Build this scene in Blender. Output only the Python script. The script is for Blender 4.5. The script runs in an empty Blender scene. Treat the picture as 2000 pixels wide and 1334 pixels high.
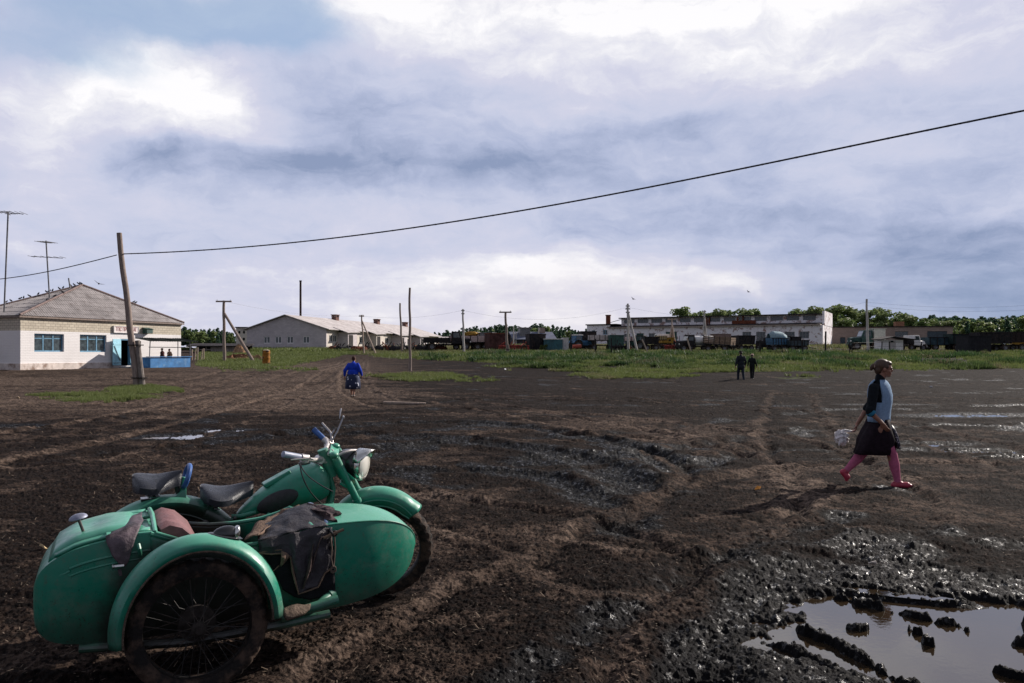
import bpy, bmesh, math, random
import numpy as np
from mathutils import Vector, Matrix, Euler
rad = math.radians
S = bpy.context.scene
COL = S.collection
# ------------------------------------------------------------ camera
FPX = 1555.0; HCAM = 1.6; YH = 690.0            # focal length in photo pixels, eye height, horizon row
cam = bpy.data.cameras.new('camera'); camo = bpy.data.objects.new('camera', cam); COL.objects.link(camo)
cam.sensor_width = 36.0; cam.lens = 36.0*FPX/2000.0
cam.shift_y = (YH-667.0)/2000.0
cam.clip_start = 0.05; cam.clip_end = 6000
camo.location = (0, 0, HCAM); camo.rotation_euler = (rad(90), 0, 0)
S.camera = camo
S.view_settings.view_transform = 'Standard'; S.view_settings.look = 'None'
S.view_settings.exposure = 0.30; S.view_settings.gamma = 1.0
S.cycles.max_bounces = 6; S.cycles.diffuse_bounces = 3; S.cycles.glossy_bounces = 3
S.cycles.sample_clamp_indirect = 4.0
# ------------------------------------------------------------ sun (behind the scene on the right, 28 degrees up)
SUN_AZ = rad(53); SUN_EL = rad(27)
sd = Vector((math.sin(SUN_AZ)*math.cos(SUN_EL), math.cos(SUN_AZ)*math.cos(SUN_EL), math.sin(SUN_EL)))
sl = bpy.data.lights.new('sun', 'SUN'); so = bpy.data.objects.new('sun', sl); COL.objects.link(so)
sl.energy = 5.0; sl.angle = rad(0.5); sl.color = (1.0, 0.92, 0.84)
so.rotation_euler = sd.to_track_quat('Z', 'Y').to_euler(); so.location = sd*200
# ------------------------------------------------------------ node helper
class NT:
    def __init__(s, nt): s.nt = nt
    def n(s, t, **k):
        nd = s.nt.nodes.new(t)
        for a, b in k.items(): setattr(nd, a, b)
        return nd
    def put(s, sock, v):
        if isinstance(v, bpy.types.NodeSocket): s.nt.links.new(v, sock)
        elif v is not None:
            try: sock.default_value = v
            except Exception: sock.default_value = (*v, 1.0)
    def m(s, op, a, b=None, c=None, clamp=False):
        nd = s.n('ShaderNodeMath', operation=op); nd.use_clamp = clamp
        s.put(nd.inputs[0], a)
        if b is not None: s.put(nd.inputs[1], b)
        if c is not None: s.put(nd.inputs[2], c)
        return nd.outputs[0]
    def add(s, a, b): return s.m('ADD', a, b)
    def mul(s, a, b): return s.m('MULTIPLY', a, b)
    def noise(s, vec, scale, detail=3.0, rough=0.55, dist=0.0, out=0):
        nd = s.n('ShaderNodeTexNoise'); s.put(nd.inputs['Vector'], vec)
        nd.inputs['Scale'].default_value = scale; nd.inputs['Detail'].default_value = detail
        nd.inputs['Roughness'].default_value = rough; nd.inputs['Distortion'].default_value = dist
        return nd.outputs[out]
    def ss(s, x, lo, hi, a=0.0, b=1.0):
        nd = s.n('ShaderNodeMapRange', interpolation_type='SMOOTHSTEP')
        s.put(nd.inputs['Value'], x); nd.inputs['From Min'].default_value = lo; nd.inputs['From Max'].default_value = hi
        nd.inputs['To Min'].default_value = a; nd.inputs['To Max'].default_value = b
        return nd.outputs[0]
    def mix(s, f, a, b):
        nd = s.n('ShaderNodeMix', data_type='RGBA')
        s.put(nd.inputs[0], f); s.put(nd.inputs[6], a); s.put(nd.inputs[7], b)
        return nd.outputs[2]
    def comb(s, x, y, z):
        nd = s.n('ShaderNodeCombineXYZ'); s.put(nd.inputs[0], x); s.put(nd.inputs[1], y); s.put(nd.inputs[2], z)
        return nd.outputs[0]
    def sep(s, v):
        nd = s.n('ShaderNodeSeparateXYZ'); s.put(nd.inputs[0], v); return nd.outputs
# ------------------------------------------------------------ world: Nishita sky under broken cloud
W = bpy.data.worlds.new('World'); S.world = W; W.use_nodes = True
def make_world():
    nt = W.node_tree; nt.nodes.clear(); T = NT(nt)
    out = T.n('ShaderNodeOutputWorld'); bg = T.n('ShaderNodeBackground')
    nt.links.new(bg.outputs[0], out.inputs[0])
    sky = T.n('ShaderNodeTexSky', sky_type='NISHITA'); sky.sun_disc = False
    sky.sun_elevation = SUN_EL; sky.sun_rotation = SUN_AZ; sky.air_density = 1.0; sky.dust_density = 0.6; sky.ozone_density = 2.0
    tc = T.n('ShaderNodeTexCoord').outputs['Generated']
    x, y, z = T.sep(tc)[:3]
    az = T.m('ARCTAN2', x, y)
    hyp = T.m('SQRT', T.add(T.mul(x, x), T.mul(y, y)))
    el = T.m('ARCTAN2', z, hyp)
    zz = T.add(T.m('MAXIMUM', z, 0.0), 0.16)
    pl = T.comb(T.m('DIVIDE', x, zz), T.m('DIVIDE', y, zz), 0.0)          # flat cloud deck seen in perspective
    warp = T.noise(pl, 0.9, 4, 0.6, out=1)
    wx, wy, wz = T.sep(warp)[:3]
    ripx, ripy, _ = T.sep(T.noise(tc, 9.0, 6, 0.62, out=1))[:3]
    azw = T.add(T.add(az, T.mul(T.add(wx, -0.5), 0.16)), T.mul(T.add(ripx, -0.5), 0.09))
    elw = T.add(T.add(el, T.mul(T.add(wy, -0.5), 0.07)), T.mul(T.add(ripy, -0.5), 0.06))
    def blob(px, py, sx, sy, w, sharp=1.0):
        a0 = math.atan((px-1000)/FPX); e0 = math.atan((YH-py)/math.hypot(FPX, px-1000))
        sa = sx/FPX*math.cos(a0)**2; se = sy/FPX
        u = T.mul(T.add(azw, -a0), 1/sa); v = T.mul(T.add(elw, -e0), 1/se)
        r2 = T.add(T.mul(u, u), T.mul(v, v))
        return T.mul(T.m('EXPONENT', T.mul(r2, -0.5*sharp)), w)
    def total(L):
        t = L[0]
        for b in L[1:]: t = T.add(t, b)
        return t
    B = total([blob(*b) for b in [
        (1050, 10, 480, 90, .58), (1500, 60, 260, 90, .26), (1900, 110, 220, 60, .20), (760, 40, 110, 70, .25),
        (330, 180, 170, 60, .52), (120, 240, 160, 60, .34), (430, 235, 60, 60, .30),
        (1150, 515, 260, 34, .34), (1380, 545, 150, 22, .34), (850, 545, 330, 50, .26), (800, 640, 500, 40, .26), (1400,615,300,25,.12),
        (640, 150, 160, 70, -.30), (320, 300, 105, 26, -.62), (560, 335, 140, 40, -.42), (860, 240, 240, 90, -.20), (950, 340, 280, 50, -.20),
        (1350, 330, 300, 60, -.14), (1560, 450, 350, 50, -.26), (1850, 560, 320, 80, -.44), (1560, 210, 300, 45, -.14), (1900, 300, 250, 60, -.10),
        (1420, 578, 120, 14, -.30), (230, 480, 240, 50, .06), (60, 560, 220, 50, -.10)]])
    streak = T.noise(T.comb(T.mul(azw, 2.2), T.mul(elw, 7.5), 3.1), 2.6, 7, 0.58)
    puff = T.noise(pl, 1.7, 8, 0.6)
    fine = T.noise(tc, 26.0, 5, 0.6)
    B = T.add(B, T.mul(T.add(streak, -0.5), 1.05))
    B = T.add(B, T.mul(T.add(puff, -0.5), 0.75))
    B = T.add(B, T.mul(T.add(fine, -0.5), 0.16))
    B = T.add(B, T.mul(T.add(T.noise(T.comb(T.mul(azw, 1.0), T.mul(elw, 2.0), 7.7), 8.0, 10, 0.66, 0.5), -0.5), 0.80))
    B = T.add(T.mul(T.add(B, 0.48), 0.80), 0.13)
    cr = T.n('ShaderNodeValToRGB'); T.put(cr.inputs[0], B)
    e = cr.color_ramp.elements
    e[0].position = 0.0; e[0].color = (0.25, 0.31, 0.47, 1)
    e[1].position = 1.0; e[1].color = (0.92, 0.91, 0.93, 1)
    for p, c in ((0.28, (0.42, 0.47, 0.64, 1)), (0.48, (0.53, 0.565, 0.715, 1)), (0.68, (0.60, 0.61, 0.74, 1)), (0.88, (0.77, 0.77, 0.83, 1))):
        k = e.new(p); k.color = c
    # warm rose light low over the middle of the horizon, bluer murk low on the right
    warm = total([blob(950, 650, 420, 60, .75), blob(1200, 560, 300, 50, .55)])
    col = T.mix(T.m('MINIMUM', warm, 0.8), cr.outputs[0], (0.78, 0.72, 0.76, 1))
    col = T.mix(T.mul(warm, 0.6), cr.outputs[0], col)
    murk = blob(1950, 660, 420, 70, .55)
    col = T.mix(murk, col, (0.20, 0.285, 0.44, 1))
    blue = total([blob(300, 20, 250, 42, 1.5), blob(30, 90, 170, 42, 1.0), blob(560, 20, 90, 50, .8)])
    blue = T.m('ADD', blue, T.mul(T.add(streak, -0.5), 1.4)); blue = T.ss(blue, 0.30, 1.35)
    skyc = T.n('ShaderNodeVectorMath', operation='SCALE'); T.put(skyc.inputs[0], sky.outputs[0]); skyc.inputs['Scale'].default_value = 1.0
    bluec = T.mix(0.6, skyc.outputs[0], (3.3, 4.5, 6.4, 1))
    gain = T.n('ShaderNodeVectorMath', operation='SCALE'); T.put(gain.inputs[0], col); gain.inputs['Scale'].default_value = 8.8
    fin = T.mix(T.mul(blue, 0.8), gain.outputs[0], bluec)
    # unseen sky behind the camera and overhead, dimmed to weaken the ambient fill
    k = T.mul(T.ss(T.m('DIVIDE', y, T.m('MAXIMUM', hyp, 0.001)), -0.1, 0.66, 0.60, 1.0), T.ss(z, 0.36, 0.8, 1.0, 0.6))
    dk = T.n('ShaderNodeVectorMath', operation='SCALE'); T.put(dk.inputs[0], fin); T.put(dk.inputs['Scale'], k); fin = dk.outputs[0]
    T.put(bg.inputs[0], fin); bg.inputs[1].default_value = 0.1
make_world()
# ------------------------------------------------------------ numeric noise (for real relief)
_rs = np.random.RandomState(7)
_perm = _rs.permutation(1024); _grad = _rs.uniform(-1, 1, (1024, 2))
_grad /= np.linalg.norm(_grad, axis=1)[:, None]
def pnoise(x, y):
    xi = np.floor(x).astype(np.int64); yi = np.floor(y).astype(np.int64)
    xf = x-xi; yf = y-yi
    u = xf*xf*xf*(xf*(xf*6-15)+10); v = yf*yf*yf*(yf*(yf*6-15)+10)
    def g(ix, iy, dx, dy):
        h = _perm[(_perm[ix & 1023]+iy) & 1023]
        return _grad[h, 0]*dx+_grad[h, 1]*dy
    a = g(xi, yi, xf, yf); b = g(xi+1, yi, xf-1, yf); c = g(xi, yi+1, xf, yf-1); d = g(xi+1, yi+1, xf-1, yf-1)
    return (a+(b-a)*u+(c-a)*v+(a-b-c+d)*u*v)*1.45
def fbm(x, y, oct=4, lac=2.03, gain=0.5):
    s = 0; a = 1.0; t = 0
    for i in range(oct):
        s = s+a*pnoise(x+17.3*i, y-9.1*i); t += a; a *= gain; x = x*lac; y = y*lac
    return s/t
def sstep(a, b, x):
    t = np.clip((x-a)/(b-a), 0, 1); return t*t*(3-2*t)
_cy = [-4000, 0, 42, 55, 70, 85, 100, 120, 190, 400, 4000]; _cz = [0, 0, 0, .35, 1.0, 1.6, 2.05, 2.6, 3.1, 4.6, 22.0]
_ly = [-4000, 0, 36, 48, 70, 85, 100, 120, 190, 400, 4000]; _lz = [0, 0, 0, .58, .64, 1.2, 1.75, 2.15, 2.8, 4.4, 22.0]
def base_z(x, y):
    x = np.asarray(x, float); y = np.asarray(y, float)
    c = np.interp(y, _cy, _cz); l = np.interp(y, _ly, _lz)
    a = x/np.maximum(np.abs(y), 1.0)
    t = sstep(-0.24, -0.02, a)
    return l*(1-t)+c*t
def gz(x, y): return float(base_z(x, y))
def W2(px, py, d): return Vector(((px-1000)/FPX*d, d, HCAM+(YH-py)/FPX*d))
def GP(px, d):                                    # ground point under picture column px at depth d
    x = (px-1000)/FPX*d; return Vector((x, d, gz(x, d)))
def PG(px, py):                                   # ground point seen at a picture position
    lo = 1.2
    for i in range(4000):
        d = lo*1.004**i; x = (px-1000)/FPX*d
        if HCAM+(YH-py)/FPX*d <= gz(x, d): return (x, d)
        if d > 900: break
    return (x, d)
# ------------------------------------------------------------ object helpers
def tag(o, label=None, cat=None, group=None, kind=None):
    if label: o['label'] = label
    if cat: o['category'] = cat
    if group: o['group'] = group
    if kind: o['kind'] = kind
    return o
def empty(name, loc=(0, 0, 0), rz=0.0, label=None, cat=None, group=None, rot=None):
    o = bpy.data.objects.new(name, None); COL.objects.link(o); o.location = loc
    o.rotation_euler = rot if rot else (0, 0, rz); o.empty_display_size = 0.2
    return tag(o, label, cat, group)
def copy_tree(o, parent=None):
    c = o.copy(); COL.objects.link(c); c.parent = parent
    for ch in list(o.children): copy_tree(ch, c)
    return c
class MB:
    def __init__(s): s.v = []; s.f = []; s.mi = []
    def add(s, v, f, M=None, mi=0):
        b = len(s.v)
        s.v += [tuple(M @ Vector(p)) for p in v] if M is not None else [tuple(p) for p in v]
        s.f += [tuple(i+b for i in q) for q in f]; s.mi += [mi]*len(f); return s
    def box(s, c, d, M=None, mi=0, rz=0, R=None):
        hx, hy, hz = d[0]/2, d[1]/2, d[2]/2
        v = [Vector((a*hx, b*hy, e*hz)) for a in (-1, 1) for b in (-1, 1) for e in (-1, 1)]
        if R is None and rz: R = Matrix.Rotation(rz, 3, 'Z')
        if R is not None: v = [R @ p for p in v]
        v = [p+Vector(c) for p in v]
        f = [(0, 1, 3, 2), (4, 6, 7, 5), (0, 4, 5, 1), (2, 3, 7, 6), (0, 2, 6, 4), (1, 5, 7, 3)]
        return s.add(v, f, M, mi)
    def bx(s, x0, x1, y0, y1, z0, z1, M=None, mi=0):
        return s.box(((x0+x1)/2, (y0+y1)/2, (z0+z1)/2), (x1-x0, y1-y0, z1-z0), M, mi)
    def tube(s, pts, r, n=8, M=None, cap=True, mi=0, flat=None):
        pts = [Vector(p) for p in pts]
        if not hasattr(r, '__len__'): r = [r]*len(pts)
        rings = []; up = None
        for i, p in enumerate(pts):
            a = pts[max(i-1, 0)]; b = pts[min(i+1, len(pts)-1)]
            t = (b-a).normalized() if (b-a).length > 1e-9 else Vector((0, 0, 1))
            if up is None:
                up = Vector((0, 0, 1)) if abs(t.z) < 0.9 else Vector((1, 0, 0))
            q = t.cross(up)
            if q.length < 1e-6: q = t.cross(Vector((0, 1, 0)))
            q.normalize(); w = q.cross(t).normalized(); up = w
            fl = flat or (1, 1)
            rings.append([p+(q*math.cos(k*2*math.pi/n)*fl[0]+w*math.sin(k*2*math.pi/n)*fl[1])*r[i] for k in range(n)])
        return s.loft(rings, M=M, cap=cap, mi=mi)
    def loft(s, rings, closed=True, M=None, cap=True, mi=0, loop=False):
        n = len(rings[0]); v = [p for R in rings for p in R]; f = []
        m = len(rings); last = m if loop else m-1
        for i in range(last):
            j2 = (i+1) % m
            for k in range(n if closed else n-1):
                k2 = (k+1) % n
                f.append((i*n+k, i*n+k2, j2*n+k2, j2*n+k))
        if cap and closed and not loop:
            f.append(tuple(range(n))[::-1]); f.append(tuple((m-1)*n+k for k in range(n)))
        return s.add(v, f, M, mi)
    def lathe(s, prof, n=24, M=None, mi=0, a0=0, a1=2*math.pi, cap=False):   # prof (r, z) about local z
        full = abs(a1-a0-2*math.pi) < 1e-6; k = n if full else n+1
        rings = [[Vector((r*math.cos(a0+(a1-a0)*i/n), r*math.sin(a0+(a1-a0)*i/n), z)) for (r, z) in prof] for i in range(k)]
        return s.loft(rings, closed=False, M=M, cap=False, mi=mi, loop=full)
    def ell(s, c, r, n=16, m=10, M=None, R=None, mi=0, fn=None):
        v = []; f = []
        for i in range(m+1):
            ph = math.pi*i/m
            for k in range(n):
                t = 2*math.pi*k/n
                p = Vector((math.sin(ph)*math.cos(t), math.sin(ph)*math.sin(t), math.cos(ph)))
                if fn: p = fn(p)
                p = Vector((p.x*r[0], p.y*r[1], p.z*r[2]))
                if R is not None: p = R @ p
                v.append(p+Vector(c))
        for i in range(m):
            for k in range(n): f.append((i*n+k, (i+1)*n+k, (i+1)*n+(k+1) % n, i*n+(k+1) % n))
        return s.add(v, f, M, mi)
    def grid(s, fn, nu, nv, M=None, mi=0):
        v = [fn(i/nu, j/nv) for i in range(nu+1) for j in range(nv+1)]
        f = [(i*(nv+1)+j, (i+1)*(nv+1)+j, (i+1)*(nv+1)+j+1, i*(nv+1)+j+1) for i in range(nu) for j in range(nv)]
        return s.add(v, f, M, mi)
    def build(s, name, mat, parent=None, smooth=35, bevel=0, solid=0, sub=0, kind=None):
        me = bpy.data.meshes.new(name); me.from_pydata([tuple(p) for p in s.v], [], s.f)
        mats = mat if isinstance(mat, (list, tuple)) else [mat]
        for m in mats: me.materials.append(m)
        if len(mats) > 1: me.polygons.foreach_set('material_index', s.mi)
        me.update()
        bm = bmesh.new(); bm.from_mesh(me); bmesh.ops.remove_doubles(bm, verts=bm.verts, dist=1e-5)
        bmesh.ops.recalc_face_normals(bm, faces=bm.faces); bm.to_mesh(me); bm.free()
        o = bpy.data.objects.new(name, me); COL.objects.link(o)
        if parent is not None: o.parent = parent
        if smooth:
            me.shade_smooth(); me.set_sharp_from_angle(angle=rad(smooth))
        if solid:
            md = o.modifiers.new('s', 'SOLIDIFY'); md.thickness = solid; md.offset = 0
        if bevel:
            md = o.modifiers.new('b', 'BEVEL'); md.width = bevel; md.segments = 2; md.limit_method = 'ANGLE'; md.angle_limit = rad(40)
            md.harden_normals = True
        if sub:
            md = o.modifiers.new('u', 'SUBSURF'); md.levels = sub; md.render_levels = sub
        if kind: o['kind'] = kind
        return o
MATS = {}
def mat(name, col, rough=0.7, metal=0.0, var=0.0, vs=4.0, bump=0.0, bs=40.0, col2=None, c2s=3.0, c2t=(0.5, 0.65), spec=0.5, coat=0.0, space='Object', stretch=None, dirt=None):
    if name in MATS: return MATS[name]
    m = bpy.data.materials.new(name); m.use_nodes = True; nt = m.node_tree; T = NT(nt)
    b = nt.nodes['Principled BSDF']
    tc = T.n('ShaderNodeTexCoord').outputs[space]
    if stretch:
        mp = T.n('ShaderNodeMapping'); T.put(mp.inputs[0], tc); mp.inputs['Scale'].default_value = stretch; tc = mp.outputs[0]
    c = (*col, 1.0)
    if var:
        f = T.ss(T.noise(tc, vs, 5, 0.6), 0.25, 0.75)
        c = T.mix(f, tuple(k*(1-var) for k in col)+(1,), tuple(min(k*(1+var), 1) for k in col)+(1,))
    if col2:
        f = T.ss(T.noise(tc, c2s, 6, 0.65), *c2t)
        c = T.mix(f, c, (*col2, 1.0))
    T.put(b.inputs['Base Color'], c); b.inputs['Metallic'].default_value = metal
    if rough < 0.95 and var:
        T.put(b.inputs['Roughness'], T.ss(T.noise(tc, vs*2.3, 5, 0.65), 0.3, 0.7, max(rough-0.1, 0.02), min(rough+0.14, 1)))
    else: b.inputs['Roughness'].default_value = rough
    b.inputs['Specular IOR Level'].default_value = spec if rough < .7 or spec != .5 else .15
    b.inputs['Coat Weight'].default_value = coat; b.inputs['Coat Roughness'].default_value = 0.15
    if bump:
        bn = T.n('ShaderNodeBump'); bn.inputs['Strength'].default_value = bump; bn.inputs['Distance'].default_value = 0.02
        T.put(bn.inputs['Height'], T.noise(tc, bs, 5, 0.6)); T.put(b.inputs['Normal'], bn.outputs[0])
    MATS[name] = m
    return m
def brick_mat(name, c1, c2, mortar, paint=None, peel=0.0, bw=0.26, bh=0.075, bump=0.5):
    m = bpy.data.materials.new(name); m.use_nodes = True; nt = m.node_tree; T = NT(nt); b = nt.nodes['Principled BSDF']
    tc = T.n('ShaderNodeTexCoord').outputs['Object']; x, y, z = T.sep(tc)[:3]
    uv = T.comb(T.add(x, y), z, 0)
    br = T.n('ShaderNodeTexBrick'); T.put(br.inputs['Vector'], uv)
    br.inputs['Color1'].default_value = (*c1, 1); br.inputs['Color2'].default_value = (*c2, 1); br.inputs['Mortar'].default_value = (*mortar, 1)
    br.inputs['Scale'].default_value = 1.0; br.inputs['Brick Width'].default_value = bw; br.inputs['Row Height'].default_value = bh
    br.inputs['Mortar Size'].default_value = 0.012
    c = br.outputs['Color']
    st = T.ss(T.noise(tc, 0.8, 6, 0.65), 0.35, 0.75)
    c = T.mix(T.mul(st, 0.45), c, tuple(k*0.55 for k in c1)+(1,))
    if paint:
        f = T.ss(T.noise(tc, 1.3, 8, 0.7), peel-0.04, peel+0.06)
        c = T.mix(f, c, (*paint, 1))
        g = T.ss(T.noise(tc, 0.5, 5, 0.6), 0.45, 0.8); c = T.mix(T.mul(g, 0.25), c, tuple(k*0.6 for k in paint)+(1,))
    T.put(b.inputs['Base Color'], c); b.inputs['Roughness'].default_value = 0.9
    bn = T.n('ShaderNodeBump'); bn.inputs['Strength'].default_value = bump; bn.inputs['Distance'].default_value = 0.01
    T.put(bn.inputs['Height'], T.m('SUBTRACT', 1.0, br.outputs['Fac'])); T.put(b.inputs['Normal'], bn.outputs[0])
    MATS[name] = m
    return m
# ------------------------------------------------------------ ground: one sheet of churned black mud out to the horizon
def seg_dist(x, y, pts):
    """distance to a polyline and position along it"""
    best = np.full(x.shape, 1e9); along = np.zeros(x.shape); acc = 0
    for (ax, ay), (bx, by) in zip(pts[:-1], pts[1:]):
        dx, dy = bx-ax, by-ay; L = math.hypot(dx, dy)+1e-9
        t = np.clip(((x-ax)*dx+(y-ay)*dy)/L**2, 0, 1)
        d = np.hypot(x-ax-t*dx, y-ay-t*dy)
        m = d < best; best[m] = d[m]; along[m] = (acc+t*L)[m]; acc += L
    return best, along
def spl(pix):                                     # picture positions -> smooth path on the ground
    P = [PG(*p) for p in pix]; out = []
    P = [P[0]]+P+[P[-1]]
    for i in range(1, len(P)-2):
        for k in range(8):
            t = k/8.0; p0, p1, p2, p3 = P[i-1], P[i], P[i+1], P[i+2]
            out.append(tuple(0.5*((2*p1[j])+(-p0[j]+p2[j])*t+(2*p0[j]-5*p1[j]+4*p2[j]-p3[j])*t*t+(-p0[j]+3*p1[j]-3*p2[j]+p3[j])*t**3) for j in (0, 1)))
    out.append(P[-2]); return out
# wheel tracks: (path in picture positions, half width, depth, churn)
TRACKS = [
    ([(-300, 1330), (0, 1335), (200, 1345), (388, 1350)], .09, .04, .5), ([(-200, 1150), (0, 1160), (200, 1175), (330, 1170)], .09, .035, .5),
    ([(940, 1400), (1080, 1290), (1230, 1180), (1420, 1085), (1640, 1010)], .16, .055, .9),
    ([(1130, 1400), (1270, 1290), (1400, 1195), (1530, 1120), (1800, 1040)], .20, .085, 1.0),
    ([(1230, 1420), (1340, 1310), (1450, 1225), (1560, 1160)], .17, .10, 1.0),
    ([(1460, 1400), (1420, 1290), (1480, 1180), (1640, 1100), (2000, 1070)], .17, .06, .9),
    ([(640, 905), (760, 880), (900, 865), (1050, 880), (1160, 905), (1240, 960)], .38, .09, 1.0),
    ([(560, 850), (760, 830), (950, 828), (1120, 850), (1260, 880), (1330, 930)], .30, .07, 1.0),
    ([(700, 925), (900, 920), (1060, 935), (1180, 985), (1230, 1040)], .26, .06, .9),
    ([(300, 880), (500, 855), (700, 850), (900, 860)], .28, .05, .8),
    ([(0, 850), (200, 820), (450, 790), (700, 765)], .25, .05, .6),
    ([(0, 905), (250, 880), (420, 868), (600, 850)], .25, .05, .6),
    ([(330, 800), (520, 765), (640, 735), (700, 700)], .3, .06, .5),
    ([(200, 790), (450, 745), (600, 715), (660, 698)], .35, .06, .3),
    ([(1050, 900), (1300, 880), (1500, 850), (1700, 835), (2100, 830)], .3, .06, .8),
    ([(1180, 850), (1400, 825), (1650, 800), (2100, 790)], .3, .05, .7),
    ([(760, 790), (1000, 780), (1300, 785), (1600, 770), (2100, 765)], .35, .05, .7),
    ([(1300, 930), (1500, 880), (1750, 880), (2100, 900)], .3, .06, .7),
    ([(1700, 1130), (1850, 1150), (2100, 1200)], .15, .05, 1.0),
    ([(1560, 1080), (1800, 1105), (2100, 1160)], .13, .04, .9),
    ([(700, 740), (1000, 735), (1400, 745), (2100, 740)], .5, .06, .6),
]
TR = [(spl(p), w, d, c) for p, w, d, c in TRACKS]
DT = [spl(p) for p in ([(692, 700), (620, 722), (480, 760), (250, 815), (-100, 870)], [(698, 702), (640, 735), (560, 775), (380, 835), (100, 900)], [(686, 699), (560, 715), (380, 745), (150, 775), (-100, 800)],
      [(700, 704), (690, 740), (740, 785), (900, 803), (1100, 812), (1320, 835), (1520, 870), (1640, 930), (1700, 1010)], [(760, 765), (950, 775), (1200, 780), (1500, 800), (1800, 850), (2100, 930)],
      [(1290, 1040), (1420, 985), (1600, 930), (1900, 915), (2200, 930)], [(1000, 850), (1250, 862), (1420, 905), (1430, 980), (1250, 1080), (1050, 1180), (900, 1320)], [(1545, 770), (1550, 830), (1590, 900)], [(860, 735), (1200, 742), (1600, 752), (2100, 750)], [(640, 960), (860, 1000), (1050, 1030), (1200, 1100)], [(560, 760), (800, 775), (980, 800), (1250, 850)], [(1150, 760), (1500, 772), (2100, 785)])]
# puddles: (centre in the picture, half axes in metres, rotation, water level, name)
PUD = [
    ((1900, 1238), (1.22, 1.0), -12, -.075),
    ((1760, 1150), (.30, .06), -22, -.045), ((1700, 1140), (.2, .05), -22, -.047),
    ((1900, 810), (1.3, .55), 5, -.035), ((1900, 878), (.8, .28), -8, -.05), ((1830, 865), (.5, .2), 0, -.045),
    ((355, 853), (.75, .42), 8, -.02), ((440, 840), (.5, .3), 0, -.02), ((1385, 1320), (.14, .10), 20, -.10),
    ((1510, 792), (.6, .25), 0, -.03), ((30, 832), (.6, .35), 0, -.03), ((1730, 790), (1.0, .3), 0, -.03), ((1985, 890), (.5, .16), 0, -.045),
]
RIDGES = (([(1530, 1195), (1570, 1215), (1640, 1240), (1710, 1280), (1745, 1300), (1800, 1325), (1860, 1370)], .040, .050), ([(1640, 1150), (1700, 1165), (1790, 1185), (1870, 1200), (1890, 1210)], .035, .045),
          ([(1768, 1206), (1800, 1216)], .018, .035), ([(1812, 1232), (1818, 1236)], .018, .04), ([(1665, 1206), (1700, 1205)], .015, .025), ([(2015, 1195), (2030, 1225), (1995, 1235)], .05, .06), ([(1960, 1290), (2030, 1310)], .04, .04), ([(1830, 1325), (1870, 1345)], .03, .04),
          ([(1500, 1235), (1560, 1250), (1620, 1285), (1680, 1320), (1760, 1350)], .06, .045), ([(1600, 1330), (1700, 1345)], .08, .04))
def terrain(x, y):
    """height, wetness, churn, dryness"""
    n = len(x); sel = (y > 1.0) & (y < 95) & (np.abs(x) < y*1.15+1)
    z = base_z(x, y); out = [z, np.zeros(n), np.zeros(n), np.full(n, .5)]
    r = terrain_near(x[sel], y[sel])
    for o, v in zip(out, r): o[sel] = v
    return out
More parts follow.
